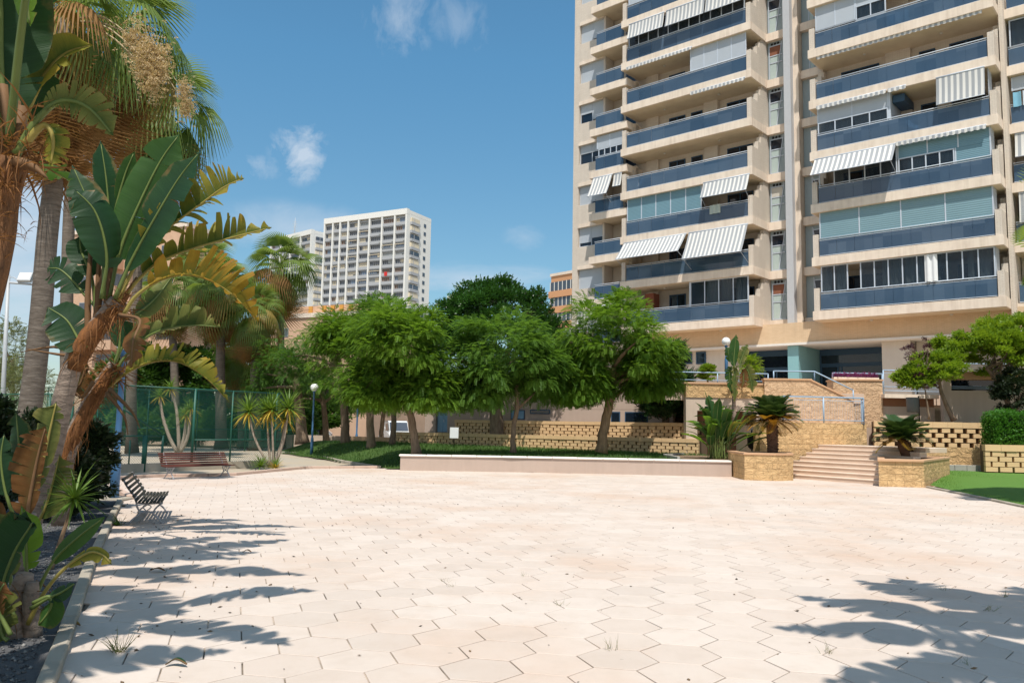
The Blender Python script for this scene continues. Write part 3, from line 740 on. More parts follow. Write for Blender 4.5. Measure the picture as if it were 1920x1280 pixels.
strip([(-4.9, 31.2), (-7.0, 35.0), (-10.2, 42.6), (-12.6, 45)], .12, -.1, .10, m_kerb, 'kerb', 'thin brown kerb along the sloping lawn beside the sandy strip', 'kerb', .9)
# gravel bed at the left with loose stones
gb = MB(); gb.prism([(.1, -2.5), (-.7, 0), (-2.92, 5.33), (-4.84, 9.6), (-6.56, 13.6), (-7.88, 16.7), (-10, 20.5), (-22, 19), (-22, -2.5)], -.05, .045)
tag(gb.build('gravel_bed', m_gravel), kind='structure')
st = np.array([[1, 0, 0], [0, 1, 0], [-1, 0, 0], [0, -1, 0], [0, 0, .8], [0, 0, -.6]], float); stf = np.array([[0, 1, 4], [1, 2, 4], [2, 3, 4], [3, 0, 4], [1, 0, 5], [2, 1, 5], [3, 2, 5], [0, 3, 5]])
N = 9000; yy = 4.5 + 9.5 * rng.random(N) ** 1.3; xx = -2.95 - (yy - 5.33) * .447 - .05 - rng.random(N) ** 1.2 * 4.2
cl_ = Cloud(); d = rng.normal(size=(N, 3)); cl_.scatter((st, stf), np.c_[xx, yy, np.full(N, .05)], d, np.array([0, 0, 1.]), .008 + .014 * rng.random(N) ** 2)
t = NT('loose_stone'); a = t.node('ShaderNodeAttribute', attribute_name='rnd'); m_pebble = t.finish(t.ramp(a.outputs['Fac'], [(0, (.06, .06, .065)), (.8, (.17, .165, .16)), (1, (.34, .32, .29))]), .85)
tag(cl_.build('gravel_stones', [m_pebble]), kind='stuff')
# leaf crumbs, pebbles and seed pods on the slabs
N = 650; xx = rng.uniform(-8, 11, N); yy = 4.3 + 22 * rng.random(N) ** 1.2
k_ = np.array([inside((a_, b_), PL) for a_, b_ in zip(xx, yy)]); xx, yy = xx[k_], yy[k_]
e_ = rng.random(len(xx)) < .45; sh = (yy * -.447 - .45); xx = np.where(e_ & (yy < 15), sh + .15 + rng.exponential(.7, len(xx)), xx)
cl_ = Cloud(); d = rng.normal(size=(len(xx), 3)); d[:, 2] *= .2
cl_.scatter((st * [1.4, .8, .5], stf), np.c_[xx, yy, np.full(len(xx), .014)], d, np.array([0, 0, 1.]), .007 + .016 * rng.random(len(xx)) ** 3)
t = NT('litter'); a = t.node('ShaderNodeAttribute', attribute_name='rnd'); tag(cl_.build('fallen_crumbs', [t.finish(t.ramp(a.outputs['Fac'], [(0, (.05, .045, .04)), (.6, (.13, .09, .06)), (1, (.26, .17, .09))]), .9)]), kind='stuff')

# seat wall in front of the lawn
sw = [(-3.97, 29.94), (0, 30.2), (4.4, 30.1), (8.0, 29.75)]
o = empty('seat_wall', (-3.97, 29.94, 0), 'long low pink rendered seat wall with white coping in front of the lawn', 'wall')
def along(pts, w_, z0, z1, off=(0, 0), ext=0):
    p = [np.array(q_, float) for q_ in pts]; mb = MB(); L_, R_ = [], []
    for i in range(len(p)):
        d = norm(p[min(i + 1, len(p) - 1)] - p[max(i - 1, 0)]); n_ = np.array([-d[1], d[0]])
        c_ = p[i] + (d * ext * (-1 if i == 0 else 1 if i == len(p) - 1 else 0))
        L_.append(c_ - n_ * off[0]); R_.append(c_ + n_ * (w_ + off[1]))
    for i in range(len(p) - 1): pass
    poly = L_ + R_[::-1]; return poly
rel = lambda poly, o_: [(q_[0] - o_.location.x, q_[1] - o_.location.y) for q_ in poly]
mb = MB(); mb.prism(rel(along(sw, .42, 0, 1), o), -.05, .52); mb.build('wall_face', m_render, o)
cp_ = np.array(sw); ln_ = np.r_[0, np.cumsum(np.linalg.norm(np.diff(cp_, axis=0), axis=1))]; mb = MB(); n_ = 13
at2 = lambda s_: np.array([np.interp(s_, ln_, cp_[:, 0]), np.interp(s_, ln_, cp_[:, 1])])
for i in range(n_):
    a_, b_ = at2(ln_[-1] * i / n_ + (.004 if i else -.05)), at2(ln_[-1] * (i + 1) / n_ - .004); d_ = norm(b_ - a_); q_ = np.array([-d_[1], d_[0]]); z_ = random.uniform(-.003, .003)
    if i == 0: a_ = a_ - d_ * .05
    mb.prism(rel([a_ - q_ * .05, b_ - q_ * .05, b_ + q_ * .46, a_ + q_ * .46], o), .521, .585 + z_)
mb.build('coping', m_white_cope, o, .01)

# lawn that swells up behind the seat wall
LE0, LE1 = np.array([-4.75, 31.0]), np.array([-12.6, 45.0])
RT0, RT1 = np.array([-6.4, 45.0]), np.array([8.3, 36.3])       # lower retaining wall
def lawn_z(x, y):
    d = norm(LE1 - LE0); n_ = np.array([d[1], -d[0]]); s = (x - LE0[0]) * n_[0] + (y - LE0[1]) * n_[1]
    t_ = np.clip(s / 2.6, 0, 1); t_ = t_ * t_ * (3 - 2 * t_)
    return .03 + t_ * (.47 + .012 * (y - 30))
gx, gy = np.meshgrid(np.arange(-13, 10.4, .35), np.arange(30.15, 46.6, .35)); keep = np.ones_like(gx, bool)
zz = lawn_z(gx, gy) + .02 * np.sin(gx * 1.7) * np.cos(gy * 1.3)
V = np.c_[gx.ravel(), gy.ravel(), zz.ravel()]; ny, nx = gx.shape; F = []
dle = norm(LE1 - LE0); nle = np.array([dle[1], -dle[0]])
for j in range(ny - 1):
    for i in range(nx - 1):
        cx, cy = gx[j, i] + .17, gy[j, i] + .17
        if (np.array([cx, cy]) - LE0) @ nle < .05: continue
        if (cy - RT0[1]) > (RT1[1] - RT0[1]) / (RT1[0] - RT0[0]) * (cx - RT0[0]) + .6 and cx > -7: continue
        if cx < -3.9 and cy < 30.5: continue
        F.append((j * nx + i, j * nx + i + 1, (j + 1) * nx + i + 1, (j + 1) * nx + i))
m_lawn = zone_mat('lawn_soil', (.055, .10, .025), (.075, .12, .03), (.05, .075, .025), .5, 7, 60, .95, .6)
tag(np_mesh('lawn', V, F, [m_lawn], smooth=True), kind='structure')
m_grass = leafmat('grass_blade', (.05, .12, .02), (.10, .19, .04), .3, .5)
bl_t = (np.array([[-.0, -.008, 0], [0, .008, 0], [.012, .004, .05], [.012, -.004, .05], [.03, 0, .085], [.03, 0.001, .085]], float), np.array([[0, 1, 2, 3], [3, 2, 5, 4]]))
def grass(name, N, xs, ys, zf, ok, sc=(.6, 1.3), mats=None, tpl=bl_t):
    x = rng.uniform(*xs, N); y = rng.uniform(*ys, N); k = ok(x, y); x, y = x[k], y[k]
    a_ = rng.random(len(x)) * 6.283; c_ = Cloud()
    c_.scatter(tpl, np.c_[x, y, zf(x, y)], np.c_[np.cos(a_), np.sin(a_), 0 * a_], np.array([0, 0, 1.]), rng.uniform(*sc, len(x)))
    return tag(c_.build(name, mats or [m_grass]), kind='stuff')
def lawn_ok(x, y):
    s = (x - LE0[0]) * nle[0] + (y - LE0[1]) * nle[1]
    return (s > .08) & (y < (RT1[1] - RT0[1]) / (RT1[0] - RT0[0]) * (x - RT0[0]) + RT0[1] - .05) & ~((x < -3.9) & (y < 30.6)) & ~((x > 6.6) & (y < 34.2))
grass('grass', 42000, (-12.5, 8.4), (30.65, 45), lawn_z, lawn_ok, (.9, 1.6))
sb = MB(); sb.prism([(6.4, 30.3), (8.1, 30.3), (9.6, 31.2), (9.6, 35), (7.6, 35.4), (6.3, 33.4)], .3, .60); tag(sb.build('soil_bed', m_soil), kind='structure')
strip([(6.25, 30.5), (6.25, 33.4), (7.5, 35.5)], .1, .3, .68, m_greyblock, 'kerb', 'short grey kerb between lawn and the bed of the broad leaved clump', 'kerb', .4)

# artificial turf at the right
AT = [(13.08, 25.7), (12.76, 23.4), (12.06, 19.3), (11.26, 14.5), (10.66, 8), (30, 8), (30, 31.2), (16.2, 32.2), (15.9, 30)]
at_z = lambda x, y: np.clip((y - 24) / 8, 0, 1) * .26 + .05
mt_ = MB(); mt_.add([(x, y, float(at_z(x, y))) for x, y in AT], [tuple(range(len(AT)))])
me_ = mt_.build('turf_base', plain('turf_base', (.09, .19, .03), .95, .2, 20)); tag(me_, kind='structure')
m_turf = leafmat('turf_blade', (.10, .20, .028), (.16, .28, .05), .15, .5)
grass('artificial_turf', 30000, (10.5, 17.5), (17.5, 32), at_z, lambda x, y: np.array([inside((a_, b_), AT) for a_, b_ in zip(x, y)]), (.45, .7), [m_turf])
strip([(15.7, 31.75), (18.2, 31.6), (22, 31.0)], .14, .1, .52, m_greyblock, 'edging', 'row of grey edging blocks between turf and the stone walls', 'edging', .45)

# ---- planters and steps
def planter(name, poly, h, label, soil=True):
    o_ = empty(name, (*poly[0], 0), label, 'planter'); p = rel(poly, o_)
    c_ = np.mean(p, axis=0); inn = [(c_ + (np.array(q_) - c_) * .80) for q_ in p]; outp = [(c_ + (np.array(q_) - c_) * 1.025) for q_ in p]
    mb = MB(); mb.prism(p, -.05, h - .07); mb.build('stone_face', m_stone, o_)
    mb = MB(); n = len(p)
    for i in range(n):
        j = (i + 1) % n; mb.prism([outp[i], outp[j], inn[j], inn[i]], h - .069, h)
    mb.build('coping', m_cope_o, o_, .006)
    mb = MB(); mb.prism(inn, h - .068, h - .03); mb.build('soil', m_soil, o_); return o_
planter('stone_planter', [(7.98, 28.05), (9.0, 27.85), (9.72, 28.3), (10.25, 30.1), (8.1, 30.6)], .93, 'split stone planter at the end of the seat wall left of the steps')
planter('stone_planter', [(11.62, 25.99), (13.0, 25.89), (15.95, 29.9), (15.2, 31.2), (13.1, 29.3)], .86, 'split stone planter with bent side right of the steps beside the turf')
o = empty('steps', (10.2, 29.6, 0), 'flight of wide pink stone steps rising between two stone planters', 'steps')
ts = norm(np.array([1.8, -2.8])); ss = np.array([-ts[1], ts[0]])
for i in range(8):
    q0 = np.array([10.2, 29.6]) + ss * (.37 * i); a_, b_ = q0 - ts * .9, q0 + ts * (3.4 + .0 * i)
    mb = MB(); far = ss * (.42 if i < 7 else 1.3)
    mb.prism(rel([a_, b_, b_ + far, a_ + far], o), .15 * i - .02 if i else -.05, .15 * (i + 1) - .035, 0)
    mb.prism(rel([a_ - ss * .018, b_ - ss * .018, b_ + far, a_ + far], o), .15 * (i + 1) - .034, .15 * (i + 1), 1)
    mb.build('step', [m_step, m_tread], o, .006)
def wall(name, pts, thick, z0, z1, mat, label, cope=None, cmat=None, cat='wall', ch=.07, zend=None):
    o_ = empty(name, (*pts[0], 0), label, cat)
    poly = along(pts, thick, 0, 0); n = len(pts); r_ = rel(poly, o_)
    zs = [z1] * (2 * n) if zend is None else [z1] * (n - 1) + [zend, zend] + [z1] * (n - 1)
    mb = MB(); mb.prism(r_, z0, [z - (ch + .001 if cope else 0) for z in zs]); mb.build('wall_face', mat, o_)
    if cope: mb = MB(); mb.prism(rel(along(pts, thick, 0, 0, (.05, .05), .04), o_), [z - ch for z in zs], zs); mb.build('coping', cmat or m_cope_o, o_)
    return o_
wall('stone_wall', [(9.4, 31.0), (14.1, 32.5)], .4, -.05, 2.03, m_stone, 'split stone wall beside the steps carrying a pale blue railing')
lp = MB(); lp.prism([(9.6, 31.55), (14.2, 33.0), (14.7, 33.9), (18, 36.4), (10.0, 36.4)], 0, 1.9); tag(lp.build('landing', m_step), kind='structure')
def railing(name, pts, z, h, label, every=1.5, mesh=True, bars=(.1,), mat=None, cat='railing', top=.03):
    o_ = empty(name, (pts[0][0], pts[0][1], z), label, cat); p = [np.array([q_[0] - pts[0][0], q_[1] - pts[0][1], (q_[2] - z) if len(q_) > 2 else 0.0]) for q_ in pts]
    up = np.array([0, 0, 1.]); mt = mat or m_railblue
    r_ = MB(); r_.tube([q_ + up * h for q_ in p], top, 8)
    for b_ in bars: r_.tube([q_ + up * b_ for q_ in p], .018, 6)
    r_.build('handrail', mt, o_)
    s = MB()
    for a_, b_ in zip(p[:-1], p[1:]):
        n = max(1, round(np.linalg.norm(b_ - a_) / every))
        for i in range(n + 1):
            q_ = a_ + (b_ - a_) * i / n; s = MB(); s.tube([q_ - up * .06, q_ + up * h], .028, 6); s.build('post', mt, o_)
    if mesh:
        g_ = MB()
        for a_, b_ in zip(p[:-1], p[1:]):
            n = int(np.linalg.norm(b_ - a_) / .07)
            for i in range(1, n): q_ = a_ + (b_ - a_) * i / n; g_.beam(q_ + up * bars[0], q_ + up * (h - .12), .006, .006)
            for zz_ in (h - .12,): g_.beam(a_ + up * zz_, b_ + up * zz_, .02, .02)
        g_.build('infill', mt, o_)
    return o_
A_, B_ = P(1468, 793, 31.8), P(1620, 793, 32.4)
railing('railing', [(A_[0] + .35, A_[1] + 1.0), (A_[0], A_[1]), (B_[0], B_[1]), (B_[0] + .35, B_[1] + 1.0)], 2.04, 1.0, 'pale blue metal railing with wire infill on the stone wall by the steps', 1.7)
# upper podium walls
a_, b_, c_ = P(1433, 700, 36.4), P(1520, 700, 36.2), P(1600, 745, 36.0)
wall('podium_wall', [(a_[0], a_[1]), (b_[0], b_[1])], .45, 0, 4.02, m_stone_pink, 'high split stone wall below the entrance left of the sloping stair wall', True)
wall('stair_wall', [(b_[0] + .002, b_[1]), (c_[0], c_[1])], .45, 0, 4.02, m_stone_pink, 'split stone stair wall with orange coping sloping down to the right', True, zend=3.1)
a_, b_ = P(1562, 700, 37.5), P(1654, 700, 37.2)
wall('podium_wall', [(a_[0], a_[1]), (b_[0], b_[1])], 1.2, 0, 4.12, m_stone_pink, 'square split stone podium wall with flowers above, right of the stair wall', True)
a_, b_ = P(1286, 700, 36.6), P(1432, 700, 36.5)
o = empty('garage_front', (a_[0], a_[1], 0), 'low podium front with stone band, pale lintel and rust brown garage recess', 'wall'); w_ = b_[0] - a_[0]
mb = MB(); mb.box(0, w_, -.05, .5, 3.12, 3.72); mb.build('stone_band', m_stone, o); mb = MB(); mb.box(-.1, w_, -.1, .55, 3.721, 3.8); mb.build('coping', m_cope_o, o)
mb = MB(); mb.box(0, w_, 0, .5, 2.53, 3.119); mb.box(0, .5, 0, .5, 0, 2.529); mb.box(w_ - .32, w_, 0, .5, 0, 2.529); mb.build('lintel', m_renderb, o)
mb = MB(); mb.box(.5, w_ - .32, 1.1, 1.2, 0, 2.6); mb.build('garage_door', m_rust, o)
tf = MB(); tf.prism([(7, 37.0), (21.5, 37.5), (21.5, 50), (7, 55)], 3.0, 3.45); tag(tf.build('terrace', m_step), kind='structure')
E_ = P(1440, 700, 37.6); F_ = P(1525, 700, 37.2)
railing('railing', [P(1250, 700, 37.4)[:2], (E_[0], E_[1])], 3.75, .55, 'thin pale double handrail above the garage front', 2.2, False, (.2,))
H_ = P(1527, 700, 36.9); K_ = P(1600, 744, 36.2)
railing('railing', [(E_[0] + .1, E_[1] - .5, 3.95), (H_[0], H_[1], 3.95), (K_[0], K_[1], 3.1)], 3.95, .45, 'pale blue handrail that runs level then slopes down along the stair wall', 1.4, False, ())
railing('railing', [(P(1656, 700, 37.3)[0], 37.3), (P(1775, 700, 37.6)[0], 37.6)], 3.5, 1.05, 'pale blue balustrade with wire infill right of the podium wall', 1.6, True, (.12, .3))
railing('railing', [(P(1561, 700, 38.3)[0], 38.3), (P(1654, 700, 38.3)[0], 38.3)], 3.5, .95, 'pale railing behind the podium wall carrying purple flowers', 1.6, False, (.2,))
# right hand wing wall with slot window
a_, b_ = P(1767, 700, 36.2), P(1990, 700, 35.4)
o = empty('wing_wall', (a_[0], a_[1], 0), 'beige wing wall with a long dark slot window behind the small trees', 'wall', None, math.atan2(b_[1] - a_[1], b_[0] - a_[0])); w_ = np.linalg.norm((b_ - a_)[:2])
mb = MB(); mb.box(0, w_, 0, .4, 1.5, 3.62); mb.box(0, .35, 0, .4, 3.621, 4.1); mb.box(2.9, w_, 0, .4, 3.621, 4.1); mb.build('wall_face', m_renderb, o)
mb = MB(); mb.box(-.03, w_, -.04, .45, 4.101, 4.45); mb.build('parapet', m_cope_o, o); mb = MB(); mb.box(.36, 2.89, .3, .34, 3.63, 4.09); mb.build('slot_window', m_doorglass, o)
mb = MB(); mb.tube([(.36, .05, 3.72), (2.89, .05, 3.72)], .02, 6); mb.tube([(.36, .05, 3.8), (2.89, .05, 3.8)], .02, 6); mb.build('bar', m_railblue, o)
railing('railing', [(a_[0] + .3, a_[1] + .6), (b_[0], b_[1] + .6)], 4.3, .55, 'pale handrail above the wing wall behind the small trees', 2.0, False, ())
c_, d_ = P(1656, 745, 37.0), P(1766, 745, 36.6)
o = empty('terrace_edge_wall', (c_[0], c_[1], 0), 'terrace edge with pale lip and russet wall below the right balustrade', 'wall'); w_ = d_[0] - c_[0]
mb = MB(); mb.box(0, w_, -.15, .5, 3.27, 3.448); mb.build('lip', m_conc, o); mb = MB(); mb.box(0, w_, .3, .5, 2.9, 3.269); mb.build('upper_band', m_rust, o); mb = MB(); mb.box(0, w_, .25, .5, 1.0, 2.899); mb.build('wall_face', m_renderb, o)

# ---- block walls with open joints
def block_wall(name, a, b, z0, z1, label, pitch=.40, bw_=.32, row=.155, bh=.14, cat='retaining wall', solid=0.0, jit=.01):
    a, b = np.array(a, float), np.array(b, float); L_ = np.linalg.norm(b - a); d = (b - a) / L_
    o_ = empty(name, (a[0], a[1], 0), label, cat, None, math.atan2(d[1], d[0]))
    bk = MB(); bk.box(0, L_, .17, .45, z0 - .3, z1 - .02); bk.build('earth_core', m_earth_dark, o_)
    z = z0 - .02; mb = MB(); r = random.Random(3); i = 0
    if solid:
        s = MB(); s.box(0, L_, 0, .169, z0 - .3, z0 + solid); s.build('stone_face', m_stone, o_); z = z0 + solid + .004
    while z + bh < z1 - .1:
        x = -(pitch / 2) * (i % 2)
        while x < L_:
            x0, x1 = max(0, x), min(L_, x + bw_)
            if x1 - x0 > .05: j = r.uniform(-jit, jit); mb.box(x0, x1, j, .168, z, z + bh)
            x += pitch
        z += row; i += 1
    mb.build('blocks', m_block, o_)
    c_ = MB(); x = 0
    while x < L_: c_.box(x, min(L_, x + .55) - .006, -.03 + r.uniform(-.006, .006), .3, z, z1 + r.uniform(-.004, .004)); x += .55
    c_.build('cap', m_block, o_); return o_
block_wall('retaining_wall', RT0, RT1, .5, 1.27, 'lower tier of sand coloured open jointed blocks behind the lawn trees', .40, .33)
nr = norm(np.array([-(RT1 - RT0)[1], (RT1 - RT0)[0]])); nr = nr if nr[1] > 0 else -nr
U0 = RT0 + norm(RT1 - RT0) * 3.4 + nr * .95; U1 = RT1 + nr * .95 - norm(RT1 - RT0) * .3
block_wall('retaining_wall', U0, U1, 1.22, 1.98, 'upper tier of sand coloured open jointed blocks below the annex wall', .40, .33)
sl = MB(); sl.prism([tuple(RT0 + nr * .3), tuple(RT1 + nr * .3), tuple(RT1 + nr * 1.3), tuple(RT0 + nr * 1.5)], .4, 1.14); tag(sl.build('lower_terrace', m_soil), kind='structure')
sl = MB(); sl.prism([tuple(U0 + nr * .3), tuple(U1 + nr * .3), tuple(U1 + nr * 3.6), tuple(U0 + nr * 3.6)], .6, 1.9); tag(sl.build('upper_terrace', m_soil), kind='structure')
block_wall('lattice_wall', (14.75, 33.3), (19.2, 32.35), .35, 2.16, 'tall stone and open block wall between the right planter and the hedge', .46, .30, .19, .16, 'wall', .82)
block_wall('hedge_wall', (17.75, 30.75), (22, 30.1), .35, 1.33, 'low wall of stacked sand blocks under the clipped hedge', .5, .42, .19, .17, 'wall')
tb = MB(); tb.prism([(14.9, 33.8), (19.4, 32.8), (23, 32), (23, 36), (17, 36.6)], .5, 2.08); tag(tb.build('tree_terrace', m_soil), kind='structure')
tb = MB(); tb.prism([(17.9, 31.2), (22.1, 30.6), (22.5, 32.2), (19.3, 32.4)], .4, 1.25); tag(tb.build('hedge_bed', m_soil), kind='structure')
# ---- annex behind the retaining walls
AX0, AX1 = P(797, 780, 46.5)[:2], P(1262, 780, 39.4)[:2]
o = empty('annex', (AX0[0], AX0[1], 0), 'low pinkish rendered annex with a blue door behind the block walls', 'building', None, math.atan2(AX1[1] - AX0[1], AX1[0] - AX0[0])); w_ = np.linalg.norm(AX1 - AX0)
def ax(px): 
    d = ray(px, 780); n_ = np.array([-(AX1 - AX0)[1], (AX1 - AX0)[0]]); t_ = (AX0 @ n_) / (d[0] * n_[0] + d[1] * n_[1]); return float(np.linalg.norm(d[:2] * t_ - AX0)) * (1 if px > 797 else -1)
x0, x1 = ax(817), ax(839)
mb = MB(); mb.box(0, x0, 0, .3, .5, 2.6); mb.box(x1, w_, 0, .3, .5, 2.6); mb.box(0, w_, -.002, .3, 2.612, 3.9); mb.box(0, .3, .301, 7, .5, 3.9); mb.box(.3, w_, 6, 7, .5, 3.9); mb.box(x0, x1, .22, .3, .5, 2.61); mb.build('wall', m_render, o)
mb = MB(); mb.box(-.1, w_, -.1, 7.1, 3.901, 4.0); mb.build('roof', m_conc, o)
mb = MB(); mb.box(x0 + .02, (x0 + x1) / 2 - .01, .16, .2, 1.3, 2.58); mb.box((x0 + x1) / 2 + .01, x1 - .02, .16, .2, 1.3, 2.58); d_o = mb.build('door', m_blue, o)
mb = MB(); mb.box((x0 + x1) / 2 + .05, (x0 + x1) / 2 + .09, .12, .16, 1.85, 2.0); mb.build('handle', m_alu, d_o)
for pa, pb, za, zb_, mt in ((958, 984, 2.05, 2.55, m_blue), (994, 1032, 2.35, 2.58, m_dark), (1146, 1163, 1.9, 2.5, m_dark), (1172, 1215, 1.95, 2.5, m_dark)):
    mb = MB(); mb.box(ax(pa), ax(pb), -.03, .02, za, zb_); f_ = mb.build('window_frame', m_navy, o)
    mb = MB(); mb.box(ax(pa) + .05, ax(pb) - .05, -.036, -.031, za + .05, zb_ - .05); mb.build('window_pane', mt if mt is m_blue else m_doorglass, f_)
# ---- far left low wall
wall('boundary_wall', [(-19, 57), (-8.0, 52.5)], .3, 0, .85, m_renderb, 'low beige boundary wall between the far lawn and parked cars')
wall('boundary_wall', [(-60, 57.5), (-19.05, 57)], .3, 0, .8, m_renderb, 'long low wall behind the green fence and the palm trunks')
wall('path_wall', [(-9.0, 46.6), (-6.4, 45.02)], .3, 0, .95, m_cope_o, 'short low orange wall at the left end of the block walls')
# ------------------------------------------------------------------ plants
def bark(name, c1, c2, sc=(3, 3, 12), rings=0.0, bump=.6):
    t = NT(name); v = t.coord()
    n = t.noise(t.mapping(v, sc), 1.6, 5, .65)
    c = t.mix(t.math('MULTIPLY_ADD', n, 2.4, -.7, clamp=True), c1, c2); h = n
    if rings:
        s = t.node('ShaderNodeSeparateXYZ'); t.l(v, s.inputs[0])
        z = t.math('ADD', t.math('MULTIPLY', s.outputs[2], rings), t.math('MULTIPLY', t.noise(v, 3, 3), 1.3))
        f = t.math('FRACT', z); r = t.math('LESS_THAN', f, .16)
        c = t.mix(t.math('MULTIPLY', r, .55), c, mix3(c1, .45)); h = t.math('ADD', n, t.math('MULTIPLY', f, .8))
    return t.finish(c, .92, t.bump(h, bump, .03), .1)
m_bark = bark('grey_bark', (.27, .20, .14), (.13, .09, .065), (9, 9, 2))
m_bark_red = bark('ochre_bark', (.34, .22, .13), (.17, .11, .07), (9, 9, 2))
m_palmbark = bark('palm_bark', (.235, .195, .16), (.12, .095, .075), (2, 2, 9), 7)
m_ringbark = bark('ringed_bark', (.40, .31, .25), (.20, .15, .12), (5, 5, 9), 7.5, .9)
m_sheath = bark('orange_sheath', (.30, .125, .045), (.12, .06, .033), (16, 16, 1.5))
m_fibre = leafmat('dry_fibre', (.11, .06, .03), (.33, .16, .07), .25, .8, None, .1)
m_feather = leafmat('feathery_leaf', (.042, .12, .014), (.17, .30, .036), .46, .5)
m_feather2 = leafmat('deep_feathery_leaf', (.032, .10, .02), (.105, .21, .034), .42, .5)
m_feather3 = leafmat('mid_feathery_leaf', (.045, .125, .018), (.135, .255, .045), .46, .5)
m_ficus = leafmat('glossy_leaf', (.016, .06, .012), (.05, .14, .024), .25, .32, None, .5)
m_broad = leafmat('broad_leaf', (.028, .085, .014), (.08, .17, .03), .35, .45)
m_lime = leafmat('lime_leaf', (.09, .20, .015), (.25, .36, .03), .45, .45)
m_dull = leafmat('dull_leaf', (.10, .13, .055), (.20, .22, .10), .3, .6)
m_darkleaf = leafmat('dark_leaf', (.010, .022, .009), (.028, .048, .016), .15, .5)
m_conifer = leafmat('conifer_leaf', (.010, .045, .014), (.035, .095, .022), .15, .6)
m_purple = leafmat('purple_leaf', (.035, .012, .022), (.09, .03, .05), .25, .4)
m_fan = leafmat('fan_leaf', (.055, .115, .022), (.21, .29, .07), .4, .42)
m_dry = leafmat('dry_fan', (.16, .085, .035), (.38, .21, .09), .3, .7, None, .1)
m_straw_stem = plain('straw_stem', (.42, .33, .20), .8, .2)
m_dry_y = leafmat('yellowing_fan', (.18, .15, .03), (.34, .24, .06), .35, .6)
m_straw = leafmat('straw', (.42, .31, .18), (.62, .49, .31), .3, .8, None, .1)
m_sword = leafmat('sword_leaf', (.055, .13, .02), (.17, .27, .04), .3, .42)
m_cycad = leafmat('cycad_leaf', (.022, .06, .016), (.075, .13, .03), .15, .35, None, .5)
m_cycad_y = leafmat('yellow_cycad_leaf', (.15, .16, .02), (.42, .21, .03), .3, .45)
m_hedge = leafmat('hedge_leaf', (.03, .13, .016), (.10, .27, .035), .35, .45)

# leaf templates (x along the leaf, z up)
def pinnate(n=7, L=1.0, droop=.45, lw=.10, ll=.26, lift=.05):
    V, F = [], []
    for i in range(n):
        t = .12 + .86 * i / (n - 1); x = L * t * (1 - .18 * t); z = -droop * t * t
        s = ll * (1 - .55 * abs(t - .45))
        for sg in (-1, 1):
            b = len(V); d = np.array([.55, sg * .8, lift - .35 * t - .1]); d /= np.linalg.norm(d); w = np.array([.8, -sg * .55, 0]) * lw * .5
            p = np.array([x, 0, z]); V += [p, p + d * s * .45 + w, p + d * s, p + d * s * .45 - w]; F.append((b, b + 1, b + 2, b + 3))
    b = len(V); V += [(0, -.008, 0), (0, .008, 0), (L * .82, .004, -droop), (L * .82, -.004, -droop)]; F.append((b, b + 1, b + 2, b + 3))
    return np.array(V, float), np.array(F)
T_PIN = pinnate()
T_PINL = pinnate(6, 1.0, .36, .14, .33)
def blades(n, seed, size=.5, spread=1.0):
    r = random.Random(seed); V, F = [], []
    for i in range(n):
        b = len(V); d = norm(np.array([r.uniform(.0, 1), r.uniform(-1, 1) * spread, r.uniform(-.6, .8) * spread])); u = norm(np.cross(d, [r.uniform(-1, 1), r.uniform(-1, 1), 1.3]))
        p = np.array([r.uniform(0, .5), r.uniform(-.25, .25), r.uniform(-.25, .25)]); s = size * r.uniform(.7, 1.2)
        V += [p, p + d * s * .5 + u * s * .24, p + d * s, p + d * s * .5 - u * s * .24]; F.append((b, b + 1, b + 2, b + 3))
    return np.array(V, float), np.array(F)
T_BR = blades(8, 1)
T_CON = blades(14, 4, .5, .45); T_CON = (T_CON[0] * [1.6, .6, .6], T_CON[1])
def fan(nseg=26, lp=.85, R=1.0, droop=.3, tip=.45, span=2.0):
    V, F = [], []
    for i in range(nseg):
        a = span * (2 * (i + .5) / nseg - 1) * .78; da = span * 1.56 / nseg
        def pt(r, off, dz): 
            x = lp + R * r * math.cos(a) * (1 - .12 * r); y = R * r * math.sin(a) + 0; 
            return np.array([x - off * math.sin(a), y + off * math.cos(a), -droop * (R * r) ** 2 * .8 - .5 * abs(math.sin(a)) * r * r * droop + dz])
        b = len(V)
        w1 = .42 * da * .5
        V += [pt(.02, 0, 0), pt(.45, -w1, -.02), pt(.45, w1, .02), pt(.75, -w1 * .75, -tip * .12), pt(.75, w1 * .75, -tip * .10), pt(1.0, -.004, -tip * .55), pt(1.0, .004, -tip * .55)]
        F += [(b, b + 1, b + 2, b + 2), (b + 1, b + 3, b + 4, b + 2), (b + 3, b + 5, b + 6, b + 4)]
    F = [f if f[2] != f[3] else (f[0], f[1], f[2], f[0]) for f in F]
    b = len(V); V += [(0, -.025, 0), (0, .025, 0), (lp, .012, 0), (lp, -.012, 0), (0, 0, -.02), (0, 0, .02), (lp, 0, .01), (lp, 0, -.01)]; F += [(b, b + 1, b + 2, b + 3), (b + 4, b + 5, b + 6, b + 7)]
    # triangles at the hub are written as thin quads
    V = [np.array(v_, float) for v_ in V]; F2 = []
    for f in F:
        if f[0] == f[3]: V.append(V[f[0]] + np.array([.004, 0, .0])); f = (f[0], f[1], f[2], len(V) - 1)
        F2.append(f)
    return np.array(V), np.array(F2)
T_FAN = fan(); T_FAN2 = fan(22, 1.0, .95, .55, .8); T_FAN3 = fan(20, .6, .9, 1.1, 1.1)
